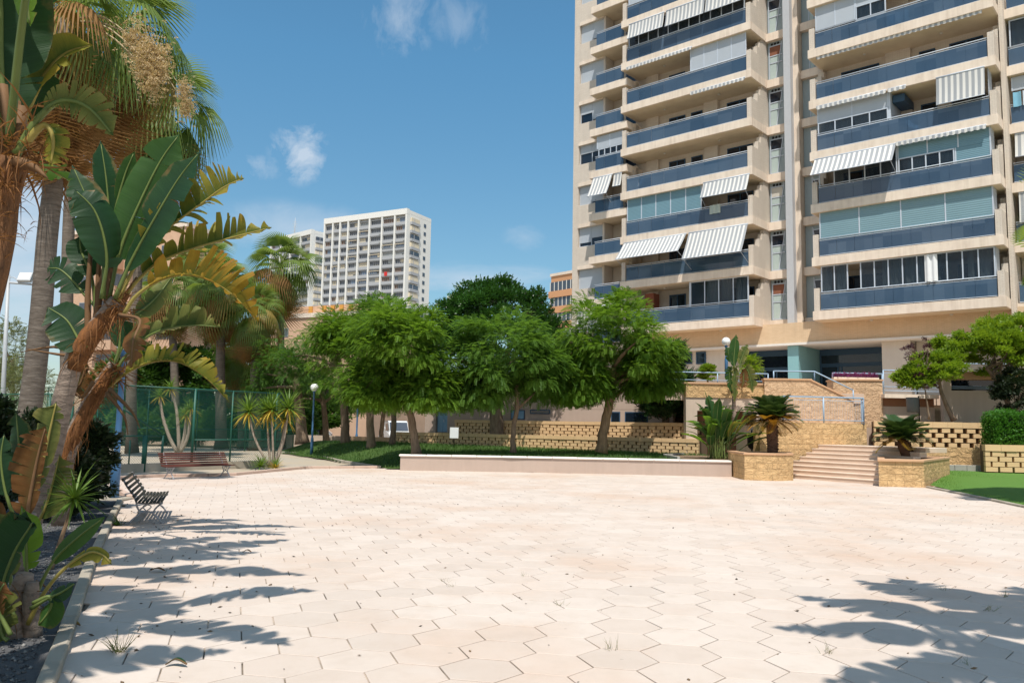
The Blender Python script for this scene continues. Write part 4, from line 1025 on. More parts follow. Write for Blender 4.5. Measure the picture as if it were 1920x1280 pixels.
def feather(n=26, L=1.0, droop=.35, ll=.28, lw=.022, lift=.5):
    V, F = [], []
    for i in range(n):
        t = .1 + .9 * i / (n - 1); x = L * t * (1 - .15 * t * t); z = .10 * t - droop * t * t
        s = ll * (math.sin(math.pi * min(1, .12 + .88 * t)) ** .6 + .12)
        for sg in (-1, 1):
            b = len(V); d = norm(np.array([.62, sg * .8, lift * (.5 - t * .6)])); p = np.array([x, 0, z]); w = np.array([.8, -sg * .6, 0]) * lw
            m = p + d * s * .55; e = p + d * s + np.array([0, 0, -.14 * s])
            V += [p - w * .6, p + w * .6, m + w, m - w, e + w * .15, e - w * .15]; F += [(b, b + 1, b + 2, b + 3), (b + 3, b + 2, b + 4, b + 5)]
    b = len(V); pts = [(L * t * (1 - .15 * t * t), 0, .10 * t - droop * t * t) for t in np.linspace(0, 1, 7)]
    for k, p in enumerate(pts): w = .014 * (1.2 - k / 6); V += [(p[0], -w, p[2] - .003), (p[0], w, p[2] - .003)]
    F += [(b + 2 * k, b + 2 * k + 1, b + 2 * k + 3, b + 2 * k + 2) for k in range(6)]
    return np.array(V, float), np.array(F)
T_FEA = feather(); T_FEA2 = feather(34, 1.0, .55, .34, .014, .4)
def sword(L=1.0, w=.035, droop=.2):
    V, F = [], []
    for k, t in enumerate((0, .3, .65, 1)):
        ww = w * (1, 1.15, .8, .04)[k]; z = -droop * t * t
        V += [(L * t, -ww, z + ww * .5), (L * t, 0, z), (L * t, ww, z + ww * .5)]
    for k in range(3):
        b = 3 * k; F += [(b, b + 1, b + 4, b + 3), (b + 1, b + 2, b + 5, b + 4)]
    return np.array(V, float), np.array(F)
T_SW = sword()
Zu = np.array([0, 0, 1.])

def sphere_pts(n, seed=None):
    r = np.random.default_rng(seed); v = r.normal(size=(n, 3)); return v / np.linalg.norm(v, axis=1)[:, None]
def crown_cloud(cl, base, center, rad, nclump, rc, nspray, tpl, scale, seed, flat=-.55, droop=.35, mi=0, hollow=.55, frac_mi1=0.0, squash=.75, light=.0):
    """clumps of sprays spread through an ellipsoid; the clumps stand apart, so gaps show"""
    r = np.random.default_rng(seed); center = np.asarray(center) - base; rad = np.asarray(rad, float)
    d = sphere_pts(nclump * 3, seed); d = d[d[:, 2] > flat][:nclump]
    rr = hollow + (1 - hollow) * r.random(len(d)) ** .6
    cs = center + d * rad * rr[:, None] * (.9 + .2 * r.random((len(d), 1)))
    for c, dd in zip(cs, d):
        k = rc * r.uniform(.65, 1.25); n = int(nspray * r.uniform(.7, 1.2))
        s = sphere_pts(n, int(r.integers(1e9))); s[:, 2] = np.where(s[:, 2] < -.35, -s[:, 2] * .6, s[:, 2])
        pos = c + s * k * (.25 + .75 * r.random((n, 1)) ** .5) * [1, 1, squash]
        f = s * .8 + dd * .55 + np.array([0, 0, -droop]) + r.normal(size=(n, 3)) * .3
        rn = np.clip(r.uniform(.1, .9) + r.normal(size=n) * .22 + light * dd[2], 0, 1)
        a = r.random(n) < frac_mi1
        for flag, m_ in ((~a, mi), (a, mi + 1)):
            if flag.any(): cl.scatter(tpl, pos[flag], f[flag], Zu, scale * r.uniform(.75, 1.25, flag.sum()), rn[flag], m_)
    return cs
def tree(name, label, base, path, r0, r1, crowns, tpl, scale, leaf, barkm, cat='tree', group=None, nclump=50, rc=.6, nspray=60, seed=1, limbs=9, **kw):
    base = np.asarray(base, float); o = empty(name, base, label, cat, group)
    pth = curve([np.asarray(p) - base for p in path], 14); mb = MB()
    rad = np.linspace(r0, r1, 14); rad[0] *= 1.35; rad[1] *= 1.12
    rr = np.random.default_rng(seed); pth[1:-1] += rr.normal(size=(12, 3)) * .012
    mb.tube(pth, rad, 10)
    cl = Cloud(); allc = []
    for (c, rd) in crowns: allc.append(crown_cloud(cl, base, c, rd, int(nclump * (1 if len(crowns) == 1 else .6)), rc, nspray, tpl, scale, seed + len(allc), **kw))
    allc = np.vstack(allc)
    for i in range(limbs):
        e = allc[int(rr.integers(len(allc)))]; s = pth[int(rr.integers(8, 14))]; m = (s + e) / 2 + rr.normal(size=3) * .12 + [0, 0, .15]
        mb.tube(curve([s, m, e], 7), np.linspace(r1 * .75, .018, 7), 6)
    mb.build('trunk', barkm, o)
    cl.build('crown', leaf if isinstance(leaf, list) else [leaf], o)
    return o
def pxpath(pts, Y, dY=0.0): return [P(x, y, Y + dY * i) for i, (x, y) in enumerate(pts)]
def pxr(Y, rx, ry, rd=None): k = Y / CF; return (rx * k, (rd or rx) * k, ry * k)

FT = 'feathery trees on the lawn'
def lawn_tree(Y, pts, c, rx, ry, r0, r1, label, seed, extra=(), **kw):
    base = P(*pts[0], Y); crowns = [(P(*c, Y + kw.pop('dy', 0)), pxr(Y, rx, ry))] + [(P(x, y, Y + dy), pxr(Y, a, b)) for x, y, a, b, dy in extra]
    return tree('feathery_tree', label, base, pxpath(pts, Y), r0, r1, crowns, kw.pop('tpl', T_PINL), kw.pop('scale', .31), kw.pop('leaf', [m_feather]), kw.pop('bk', m_bark), 'tree', FT, seed=seed, **kw)
lawn_tree(31.2, [(781, 853), (774, 800), (765, 755), (752, 690)], (750, 664), 94, 100, .17, .10, 'feathery green tree with thick leaning trunk behind the left end of the seat wall', 11, ((706, 735, 48, 52, .4), (800, 740, 36, 46, -.3)), nclump=100, nspray=98, rc=.70)
lawn_tree(32.2, [(962, 848), (963, 800), (970, 760), (966, 690)], (945, 684), 104, 96, .11, .08, 'feathery green tree with slender pale trunk behind the middle of the seat wall', 23, ((900, 735, 50, 40, -.2), (1015, 720, 46, 52, .3)), nclump=104, nspray=98, rc=.70, leaf=[m_feather3])
lawn_tree(33.6, [(1127, 848), (1133, 800), (1143, 752), (1150, 690)], (1152, 668), 104, 112, .22, .15, 'feathery green tree with stout ochre trunk nearest the apartment block', 37, ((1090, 730, 48, 46, -.3), (1215, 710, 40, 60, .2)), nclump=130, nspray=100, rc=.72, bk=m_bark_red)
lawn_tree(38.5, [(697, 844), (694, 790), (690, 720), (676, 680)], (668, 690), 78, 92, .20, .13, 'feathery tree with straight trunk, second to the left of the seat wall end', 41, ((640, 640, 50, 45, .5),), nclump=76, nspray=76, rc=.68)
lawn_tree(43, [(648, 838), (646, 780), (640, 710), (628, 680)], (610, 668), 74, 66, .24, .15, 'feathery tree with mottled trunk on the lawn right of the globe lamp', 53, ((560, 700, 50, 55, .6),), nclump=52, nspray=36, leaf=[m_feather2])
lawn_tree(41, [(735, 838), (738, 780), (728, 700), (724, 660)], (716, 622), 76, 58, .15, .1, 'feathery tree whose crown fills the gap between two nearer lawn trees', 67, nclump=64, nspray=76, rc=.68, leaf=[m_feather3])
lawn_tree(48, [(567, 832), (563, 780), (556, 720), (552, 690)], (545, 690), 66, 72, .34, .2, 'feathery tree with dark thick trunk just behind the globe lamp', 71, ((505, 720, 40, 48, .4),), nclump=50, nspray=34, leaf=[m_feather2])
lawn_tree(50, [(612, 834), (610, 790), (606, 750), (604, 735)], (602, 742), 66, 50, .2, .12, 'low hanging feathery tree filling the gap behind the mottled trunk', 77, nclump=56, nspray=50, leaf=[m_feather2])
lawn_tree(52, [(715, 832), (716, 800), (720, 770), (722, 755)], (706, 752), 50, 40, .16, .1, 'low feathery tree far behind the leaning trunk near the white van', 79, nclump=46, nspray=44, leaf=[m_feather2])
# the dome shaped glossy tree
b_ = P(932, 832, 42.5)
tree('dome_tree', 'big dark dome shaped tree with glossy leaves rising behind the lawn trees', b_, pxpath([(932, 833), (931, 790), (930, 740), (930, 690)], 42.5), .42, .26,
     [(P(932, 652, 42.5), pxr(42.5, 120, 122))], T_BR, .34, [m_ficus], m_bark, nclump=170, rc=.62, nspray=62, seed=5, flat=-.25, hollow=.86, droop=0.0, limbs=14, light=.2)
# conifer
b_ = P(1248, 792, 38.5); o = empty('conifer', b_, 'dark green conifer with upswept branches beside the garage front', 'tree'); cl = Cloud(); r = np.random.default_rng(8)
mb = MB(); mb.tube([(0, 0, -.2), (.05, 0, 1.5), (0, 0, 3.6)], [.18, .12, .03], 8)
for i in range(75):
    z = r.uniform(.25, 3.5); a = r.random() * 6.283; L_ = (1.5 - .27 * z) * r.uniform(.75, 1.15); d = np.array([math.cos(a), math.sin(a), 0])
    p = curve([np.array([0, 0, z]), d * L_ * .55 + [0, 0, z + .08], d * L_ + [0, 0, z + .45 * L_]], 9); mb.tube(p, np.linspace(.03, .006, 9), 5)
    for q_ in range(9):
        n = 9; s = r.normal(size=(n, 3)) * .09; cl.scatter(T_CON, p[q_] + s, np.tile(d * .7 + [0, 0, .55], (n, 1)) + r.normal(size=(n, 3)) * .35, Zu, r.uniform(.2, .36, n), np.clip(r.uniform(0, .8) + r.normal(size=n) * .15, 0, 1))
mb.build('trunk', m_bark, o); cl.build('crown', [m_conifer], o)

# trees on the right hand terrace
b_ = P(1789, 788, 33.6)
tree('small_tree', 'small yellow green tree with trunk leaning left over the terrace wall', b_, pxpath([(1789, 788), (1772, 755), (1763, 725), (1757, 700)], 33.6), .10, .05,
     [(P(1752, 697, 33.6), pxr(33.6, 50, 34)), (P(1715, 715, 33.4), pxr(33.5, 26, 22))], T_BR, .22, [m_lime], m_bark, nclump=58, rc=.32, nspray=64, seed=81, droop=.1, limbs=8)
b_ = P(1893, 778, 34.2)
tree('small_tree', 'bright green spreading tree with dark forked trunk at the right edge', b_, pxpath([(1893, 778), (1885, 740), (1868, 712), (1850, 690)], 34.2), .12, .07,
     [(P(1840, 668, 34.2), pxr(34.2, 86, 50)), (P(1890, 640, 34.2), pxr(34, 62, 46)), (P(1955, 670, 34.2), pxr(34, 55, 50))], T_BR, .22, [m_lime], m_bark, nclump=96, rc=.38, nspray=74, seed=83, droop=.1, limbs=12)
b_ = P(1742, 786, 33.0)
tree('purple_sapling', 'thin purple leaved sapling between the grey bin and the leaning tree', b_, pxpath([(1742, 786), (1738, 750), (1734, 715), (1736, 690)], 33.0), .035, .015,
     [(P(1735, 715, 33.0), pxr(33, 22, 30)), (P(1722, 665, 33), pxr(33, 26, 34))], T_BR, .13, [m_purple], m_bark, nclump=26, rc=.14, nspray=16, seed=85, droop=0, limbs=12)
b_ = P(1905, 800, 32.6)
tree('dark_shrub', 'dark grey green shrub behind the clipped hedge at the right edge', b_, pxpath([(1905, 800), (1906, 760)], 32.6), .05, .03, [(P(1905, 735, 32.8), pxr(33, 36, 50))], T_BR, .2, [m_darkleaf], m_bark, 'shrub', nclump=40, rc=.3, nspray=40, seed=87, flat=-.9)
# clipped hedge
b_ = P(1872, 836, 30.9); o = empty('hedge', b_, 'clipped box shaped green hedge on the low block wall', 'hedge'); cl = Cloud(); r = np.random.default_rng(3)
N = 5200; L3 = np.array([3.6, 1.0, 1.2]); u = r.random((N, 3)) * L3; f_ = r.integers(0, 4, N); u[f_ == 0, 1] = 0; u[f_ == 1, 2] = L3[2]; u[f_ == 2, 0] = 0; u[f_ == 3, 1] = .1
u += r.normal(size=(N, 3)) * .05; u[:, 2] += .07 * np.sin(u[:, 0] * 3) * (u[:, 2] / 1.2)
corner = np.minimum(u[:, 0], .3); u[:, 2] -= (.3 - corner) * .25 * (u[:, 2] > .9)
cl.scatter(T_BR, u, r.normal(size=(N, 3)) * .6 + np.where(f_[:, None] == 1, [[0, 0, 1.]], [[0, -1., .2]]), Zu, r.uniform(.09, .16, N)); cl.build('foliage', [m_hedge], o)
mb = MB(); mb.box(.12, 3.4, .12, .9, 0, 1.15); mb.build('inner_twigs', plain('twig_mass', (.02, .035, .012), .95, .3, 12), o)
# round bush on the terrace
b_ = P(1327, 716, 37.8); o = empty('round_bush', b_, 'small round yellow green bush on the podium by the grey wall', 'bush'); cl = Cloud()
cs = crown_cloud(cl, b_, b_ + [0, 0, .42], (.40, .40, .36), 60, .12, 26, T_BR, .13, 91, flat=-.8); mb = MB(); mb.tube([(0, 0, -.1), (0, 0, .4)], [.05, .02], 6); mb.build('stem', m_bark, o); cl.build('foliage', [m_lime], o)
b_ = P(1408, 712, 38.6); o = empty('terrace_shrub', b_, 'wispy yellow green shrub behind the tall torn leaved plant on the podium', 'bush'); cl = Cloud()
crown_cloud(cl, b_, b_ + [0, 0, .55], (.38, .38, .6), 40, .16, 18, T_PIN, .24, 92, flat=-.8, droop=-.3); mb = MB(); mb.tube([(0, 0, -.1), (0, 0, .6)], [.04, .02], 6); mb.build('stem', m_bark, o); cl.build('foliage', [m_lime], o)
b_ = P(1608, 706, 38.0); o = empty('flower_bed', b_ + [-1.1, 0, -.15], 'purple flowers along the podium wall below the wide entrance', 'flowers'); cl = Cloud(); r = np.random.default_rng(4)
N = 420; cl.scatter(T_BR, np.c_[r.random(N) * 2.1, r.random(N) * .3, .1 + r.random(N) * .22], r.normal(size=(N, 3)) + [0, 0, .6], Zu, r.uniform(.08, .14, N)); cl.build('flower', [leafmat('purple_flower', (.10, .02, .09), (.30, .05, .22), .3)], o)
mb = MB(); mb.box(0, 2.1, 0, .3, -.2, .12); mb.build('trough', m_conc, o)

# ---- fan palms
def hang(tpl, pos, d, s, g, lp=.8):
    """a fan leaf whose blade tips hang down under their own weight"""
    V, F = scatter(tpl[0], tpl[1], pos, d, Zu, s)
    wgt = np.clip(np.linalg.norm(tpl[0], axis=1) - lp * .9, 0, None) ** 1.6
    h0 = V - np.asarray(pos)[0]; V[:, 2] -= wgt * s[0] * g; c = pos[0][:2]; V[:, :2] = c + (V[:, :2] - c) * (1 - .16 * g * np.clip(wgt, 0, 1))[:, None]
    return V, F
def fan_palm(Y, path, r0, r1, R, label, seed, nf=46, skirt=30, group=None, up=.35, tpls=(T_FAN, T_FAN2), plumes=(), skirt_len=1.6, leafm=None, g=1.0, brown=.3):
    pts = [np.asarray(p) for p in path]; base = pts[0]; o = empty('fan_palm', base, label, 'palm tree', group)
    pth = curve([p - base for p in pts], 18); mb = MB(); r_ = np.linspace(r0, r1, 18); r_[0] *= 1.3
    mb.tube(pth, r_, 12); mb.build('trunk', m_palmbark, o)
    r = np.random.default_rng(seed); top = pth[-1]; cl = Cloud()
    for i in range(nf):
        t = (i + .5) / nf; a = i * 2.399 + r.normal() * .2; el = 1.35 - 2.15 * t ** .8 + r.normal() * .12
        d = np.array([[math.cos(a) * math.cos(el), math.sin(a) * math.cos(el), math.sin(el) + .05]])
        tp_ = tpls[0] if t < .45 else tpls[1]; V, F = hang(tp_, (top + [0, 0, .3 * (1 - t)])[None], d, np.array([R * .58 * r.uniform(.75, 1.12)]), g * (.10 + .42 * t + r.uniform(0, .22)))
        yel = t > .5 and r.random() < brown; drk = yel and r.random() < .6
        cl.add(V, F, np.clip(.8 - .5 * t + r.normal() * .18, 0, 1), 2 if drk else 1 if yel else 0)
    cl.build('crown', [leafm or m_fan, m_dry_y, m_dry], o)
    if skirt:
        cl = Cloud(); sp = np.linspace(0, 1, skirt)
        for i, t in enumerate(sp):
            a = i * 2.399 + r.normal() * .3; s = np.linalg.norm(top - pth[-4]) + 1e-6; p = top - norm(top - pth[-5]) * t * skirt_len
            el = -1.02 - .4 * t + r.normal() * .13
            d = np.array([[math.cos(a) * math.cos(el), math.sin(a) * math.cos(el), math.sin(el)]])
            cl.scatter(T_FAN3, p[None], d, Zu, np.array([R * .42 * r.uniform(.8, 1.2)]), np.array([r.random()]))
        cl.build('dead_skirt', [m_dry], o)
    if len(plumes):
        cl = Cloud()
        for e in plumes:
            e = np.asarray(e) - base; st_ = MB(); st_.tube(curve([top, (top + e) / 2 + [0, 0, .35], e], 8), np.linspace(.035, .012, 8), 5); st_.build('flower_stalk', m_straw_stem, o)
            n = 420; s = r.normal(size=(n, 3)) * [.15, .15, .27]; cl.scatter(T_BR, e + s, r.normal(size=(n, 3)) * .7 + [0, 0, -1], Zu, r.uniform(.05, .15, n), r.random(n))
        cl.build('flower_plume', [m_straw], o)
    return o
LP = 'tall fan palms at the left'
g0 = P(40, 860, 20); g0[2] = 0
fan_palm(20, [g0, P(60, 740, 20), P(76, 600, 20), P(90, 430, 20), P(106, 300, 20), P(118, 160, 20), P(124, 40, 20)], .27, .20, 1.85, 'nearest tall fan palm with straw coloured flower plumes and rust brown hanging skirt', 3, 32, 80, LP, skirt_len=3.4, brown=.5, g=.9, plumes=[P(255, 75, 19.3), P(272, 112, 19.0), P(286, 145, 19.0), P(296, 110, 19.2)])
g0 = P(128, 850, 33); g0[2] = 0
fan_palm(33, [g0, P(125, 640, 33), P(127, 480, 33), P(136, 330, 33), P(170, 190, 33), P(232, 62, 33)], .26, .19, 3.1, 'tall fan palm with slimmer trunk just right of the thickest palm trunk', 9, 36, 60, LP, skirt_len=4.0, brown=.4, g=.8, plumes=[P(345, 170, 32), P(350, 200, 32)])
g0 = P(248, 838, 41); g0[2] = 0
fan_palm(41, [g0, P(247, 700, 41), P(262, 480, 41), P(285, 330, 41), P(305, 205, 41)], .27, .18, 3.3, 'tall fan palm behind the broad leaved plants with drooping fronds against the sky', 15, 32, 50, LP, skirt_len=3.4, brown=.3, g=.8)
MP = 'fan palms beyond the green fence'
for i, (Y, pts, R, r0, lab, sk) in enumerate((
    (50, [(415, 838), (414, 760), (413, 690), (415, 590), (416, 545)], 2.3, .36, 'fan palm with swollen trunk foot in the middle of the gravel', 30),
    (49, [(478, 842), (478, 760), (479, 690), (480, 640), (481, 590)], 2.0, .36, 'shorter fan palm with swollen foot behind the three headed yucca', 26),
    (53, [(527, 838), (527, 700), (526, 600), (527, 505)], 2.7, .28, 'tallest fan palm beyond the fence, crown before the white towers', 20),
    (56, [(330, 838), (328, 720), (322, 600), (318, 545)], 2.4, .3, 'fan palm half hidden behind the yellowing torn leaves', 26),
    (60, [(395, 838), (393, 700), (385, 560), (385, 500)], 2.5, .28, 'fan palm whose dark crown stands behind the torn yellow leaf', 26),
    (52, [(455, 838), (452, 740), (450, 690), (449, 668)], 1.9, .28, 'low fan palm with rust brown dead fronds between two trunks', 14))):
    p = pxpath(pts, Y); p[0][2] = 0
    fan_palm(Y, p, r0, .21, R, lab, 30 + i, 34, sk, MP, skirt_len=2.0, g=.35 if i == 2 else .6, brown=.22)
# palms outside the frame on the right: one lays its shadow on the paving, one shows a frond tip
def feather_palm(base, h, R, n, label, seed, r0=.2):
    base = np.asarray(base, float); o = empty('feather_palm', base, label, 'palm tree'); r = np.random.default_rng(seed)
    mb = MB(); mb.tube([(0, 0, -.2), (.06, .02, h * .5), (0, 0, h)], [r0 * 1.3, r0, r0 * .9], 12); mb.build('trunk', m_palmbark, o); cl = Cloud()
    for i in range(n):
        t = (i + .5) / n; a = i * 2.399 + r.normal() * .15; el = 1.2 - 1.5 * t + r.normal() * .08
        cl.scatter(T_FEA2, np.array([[0, 0, h]]), np.array([[math.cos(a) * math.cos(el), math.sin(a) * math.cos(el), math.sin(el)]]), Zu, np.array([R * r.uniform(.85, 1.1)]), np.array([r.random()]))
    cl.build('crown', [m_fan], o); return o
feather_palm((14.35, 18.2, 0), 6.5, 2.75, 30, 'feather palm at the right edge whose frond tip hangs before the building', 51)

# ---- distant greenery on the left
BGT = 'broad leaved trees behind the green fence'
for i, (px, py, rx, ry, Y, lab, lf_) in enumerate((
    (272, 722, 56, 76, 58, 'leafy green tree behind the gate of the green fence', m_broad), (338, 725, 56, 74, 60, 'leafy green tree behind the white stemmed yucca', m_broad),
    (398, 715, 56, 80, 59, 'leafy green tree just left of the swollen palm trunk', m_broad), (455, 720, 56, 78, 61, 'leafy green tree behind the shorter fan palm', m_broad),
    (515, 730, 50, 72, 60, 'leafy green tree behind the right head of the big yucca', m_broad), (600, 770, 44, 36, 62, 'low dark tree above the silver car', m_feather2),
    (212, 745, 40, 60, 56, 'leafy green tree behind the near globe lamp', m_broad))):
    b_ = P(px, 836, Y); b_[2] = 0
    tree('leafy_tree', lab, b_, [b_, P(px + 3, 800, Y), P(px, 760, Y)], .2, .12, [(P(px, py, Y), pxr(Y, rx, ry))], T_BR, .5, [lf_], m_bark, 'tree', BGT, nclump=70, rc=.62, nspray=44, seed=100 + i, flat=-.9, limbs=6)
for i, (px, py, rx, ry, Y, lab) in enumerate(((250, 800, 46, 26, 54, 'low green shrub behind the fence gate'), (310, 796, 44, 28, 55, 'low green shrub behind the white stemmed yucca'), (372, 798, 42, 26, 54, 'low green shrub left of the swollen palm foot'), (446, 800, 42, 24, 55, 'low green shrub between two swollen palm feet'), (510, 802, 40, 22, 56, 'low green shrub behind the big yucca heads'), (556, 796, 30, 24, 57, 'low green shrub left of the silver car'))):
    b_ = P(px, 836, Y); b_[2] = 0
    tree('green_shrub', lab, b_, [b_, P(px, py, Y)], .08, .04, [(P(px, py, Y), pxr(Y, rx, ry))], T_BR, .42, [m_broad if i % 2 else m_feather2], m_bark, 'shrub', 'shrubs along the far boundary wall', nclump=46, rc=.5, nspray=40, seed=160 + i, flat=-.95, limbs=5)
for i, (px, py, rx, ry, Y, lab, lf_, sc) in enumerate((
    (22, 665, 46, 62, 48, 'pale wispy tree beyond the floodlight pole', m_dull, .5), (-30, 700, 60, 60, 44, 'olive green tree at the far left edge', m_dull, .5), (45, 735, 52, 40, 40, 'yellowish green tree behind the thick palm trunk', m_dull, .42),
    (-45, 790, 60, 50, 30, 'dull green bush at the left edge below the trees', m_broad, .3))):
    b_ = P(px, 836, Y); b_[2] = 0
    tree('wispy_tree', lab, b_, [b_, P(px + 3, 780, Y), P(px, py + 10, Y)], .14, .08, [(P(px, py, Y), pxr(Y, rx, ry))], T_PIN, sc, [lf_], m_bark, 'tree', 'wispy trees at the far left', nclump=44, rc=.6, nspray=22, seed=120 + i, flat=-.9, limbs=10)
SH = 'dark shrubs in the gravel bed'
for i, (px, py, rx, ry, Y, lab) in enumerate(((150, 870, 46, 66, 15.2, 'dark shrub at the foot of the near globe lamp'), (60, 850, 50, 62, 16.5, 'dark shrub behind the big brown leaf'), (-30, 860, 60, 90, 13.5, 'dark shrub filling the left edge of the bed'), (112, 905, 36, 52, 13.2, 'low dark shrub behind the ringed trunk'))):
    b_ = P(px, 930, Y); b_[2] = .04
    tree('dark_shrub', lab, b_, [b_, P(px, py + 20, Y)], .04, .02, [(P(px, py, Y), pxr(Y, rx, ry))], T_BR, .2, [m_darkleaf], m_bark, 'shrub', SH, nclump=56, rc=.26, nspray=44, seed=140 + i, flat=-.95, limbs=8)

# ---- yuccas
def rosette(cl, c, L_, n, r, mi=0, lo=-.7, yel=None):
    for i in range(n):
        a = i * 2.399; t = (i + .5) / n; el = 1.45 - (1.45 - lo) * t + r.normal() * .08
        m_ = 1 if (yel is not None and t > yel) else mi
        cl.scatter(T_SW, np.asarray(c)[None], np.array([[math.cos(a) * math.cos(el), math.sin(a) * math.cos(el), math.sin(el)]]), Zu, np.array([L_ * r.uniform(.8, 1.1)]), np.array([np.clip(r.normal(.5, .25), 0, 1)]), m_)
m_sword_y = leafmat('yellow_sword', (.30, .24, .03), (.55, .38, .06), .3)
def yucca(label, base, stems, Y, L_, n, r0, seed, group=None, ybark=None, yel=.8):
    base = np.asarray(base, float); o = empty('yucca', base, label, 'yucca', group); r = np.random.default_rng(seed)
    for st_ in stems:
        p = curve([P(x, y, Y + dy) - base for x, y, dy in st_], 10); mb = MB(); mb.tube(p, np.linspace(r0, r0 * .6, 10), 8); so_ = mb.build('stem', ybark or m_bark_y, o)
        cl = Cloud(); rosette(cl, p[-1], L_, n, r, 0, -.75, yel); cl.build('leaf_head', [m_sword, m_sword_y], o)
    return o
m_bark_y = bark('pale_stem', (.37, .31, .25), (.22, .17, .13), (9, 9, 5))
b_ = P(508, 878, 29); b_[2] = 0
yucca('three headed yucca with bare pale stems at the plaza edge', b_, [[(505, 876, 0), (478, 822, 0), (466, 772, 0)], [(507, 876, .1), (503, 820, .2), (500, 775, .2)], [(513, 876, 0), (511, 820, -.1), (509, 768, -.1)], [(514, 876, 0), (532, 825, 0), (541, 765, 0)], [(512, 876, .1), (527, 832, .2), (536, 785, .3)]], 29, .78, 70, .05, 61)
b_ = P(489, 876, 28.7); b_[2] = 0
o = empty('small_yucca', b_, 'stemless yucca rosette at the foot of the three headed yucca', 'yucca'); cl = Cloud(); rosette(cl, (0, 0, .12), .5, 60, np.random.default_rng(5), 0, -.2); cl.build('leaf_head', [m_sword], o)
b_ = P(517, 878, 28.8); b_[2] = 0
o = empty('small_yucca', b_, 'browning yucca rosette right beside the yucca stems', 'yucca'); cl = Cloud(); rosette(cl, (0, 0, .1), .42, 46, np.random.default_rng(6), 0, -.3, .35); cl.build('leaf_head', [m_sword, m_sword_y], o)
b_ = P(335, 847, 36); b_[2] = 0
yucca('yucca with white curving stems behind the red bench', b_, [[(332, 847, 0), (318, 820, 0), (305, 780, 0), (300, 742, 0)], [(336, 847, 0), (334, 800, 0), (330, 762, 0), (320, 728, 0)], [(338, 847, 0), (352, 818, 0), (358, 765, 0)], [(338, 847, 0), (346, 815, 0), (349, 778, 0)]], 36, .6, 46, .09, 63)
b_ = G(95, 1068, .04)
yucca('small yucca with thin stem and bright sword leaves in the gravel bed', b_, [[(95, 1068, 0), (118, 1000, .2), (140, 935, .3)]], b_[1], .42, 46, .028, 65, None, m_bark_red, 1.1)
b_ = P(556, 838, 50); b_[2] = 0

# ---- cycads
def cycad(label, base, h, R, n, seed, lean=(0, 0), yellow=0, el0=1.3, el1=-.35):
    base = np.asarray(base, float); o = empty('cycad', base, label, 'cycad', None); r = np.random.default_rng(seed); top = np.array([lean[0], lean[1], h])
    mb = MB(); p = curve([(0, 0, -.1), top * .5 + [0, 0, .02], top], 9); mb.tube(p, [.2, .19, .18, .19, .2, .2, .19, .17, .12], 12)
    for i in range(90):
        t = r.random(); a = r.random() * 6.283; q_ = top * t; d = np.array([math.cos(a), math.sin(a), .6]); mb.beam(q_ + d * .15, q_ + d * .22, .05, .03)
    mb.build('trunk', bark('cycad_bark' + str(seed), (.16, .09, .06), (.07, .04, .03), (4, 4, 14)), o)
    cl = Cloud()
    for i in range(n):
        t = (i + .5) / n; a = i * 2.399 + r.normal() * .1; el = el0 - (el0 - el1) * t + r.normal() * .07
        cl.scatter(T_FEA, top[None], np.array([[math.cos(a) * math.cos(el), math.sin(a) * math.cos(el), math.sin(el)]]), Zu, np.array([R * r.uniform(.85, 1.08)]), np.array([r.random()]), 1 if t > 1 - yellow and r.random() < .75 else 0)
    cl.build('crown', [m_cycad, m_cycad_y], o)
b_ = P(1449, 850, 29.2); b_[2] = .9
cycad('cycad with stout trunk and yellowing lower fronds in the left planter', b_, 1.15, 1.15, 64, 71, (-.03, 0), .38, 1.35, -.22)
b_ = P(1703, 857, 28.4); b_[2] = .83
cycad('leaning cycad with dark upright fronds in the right planter', b_, .62, 1.12, 52, 73, (-.22, 0), .12, 1.35, -.1)
# ------------------------------------------------------------------ giant bird of paradise plants
m_pad = leafmat('paddle_leaf', (.022, .075, .022), (.055, .14, .028), .32, .45, (.16, .30, .03), .28, .8)
m_pad_dk = leafmat('dark_paddle_leaf', (.012, .045, .020), (.03, .085, .026), .22, .45, (.10, .22, .03), .28, .8)
m_pad_lime = leafmat('young_paddle_leaf', (.09, .20, .02), (.17, .30, .04), .45, .4, None, .3, .5)
def ymat(name, g_, y_, o_):
    """ageing blade: green by the midrib, yellow then orange at the torn margin"""
    t = NT(name); a = t.node('ShaderNodeAttribute', attribute_name='rnd'); v = t.coord()
    f = t.math('ADD', a.outputs['Fac'], t.math('MULTIPLY_ADD', t.noise(v, 6, 4, .6), .7, -.35), clamp=True)
    al = t.node('ShaderNodeAttribute', attribute_name='along'); nz = t.node('ShaderNodeTexNoise', noise_dimensions='1D', i_Scale=1.0, i_Detail=3.0, i_Roughness=.7); t.l(t.math('MULTIPLY', al.outputs['Fac'], 95), nz.inputs['W'])
    c = t.ramp(f, [(0, g_), (.42, mix3(y_, .75)), (.72, y_), (1, o_)])
    c = t.mix(t.math('MULTIPLY', nz.outputs['Fac'], .55), c, mix3(g_, .55))
    m = t.finish(c, .5, t.bump(nz.outputs['Fac'], .4, .006), .25)
    tr = t.node('ShaderNodeBsdfTranslucent'); t.l(c, tr.inputs[0]); mx = t.node('ShaderNodeMixShader', i_0=.45)
    t.l(t.b.outputs[0], mx.inputs[1]); t.l(tr.outputs[0], mx.inputs[2]); t.l(mx.outputs[0], t.out.inputs[0]); return m
m_pad_y = ymat('yellowing_blade', (.07, .13, .02), (.38, .34, .05), (.55, .36, .06))
m_pad_o = ymat('orange_blade', (.12, .15, .025), (.46, .28, .03), (.50, .22, .03))
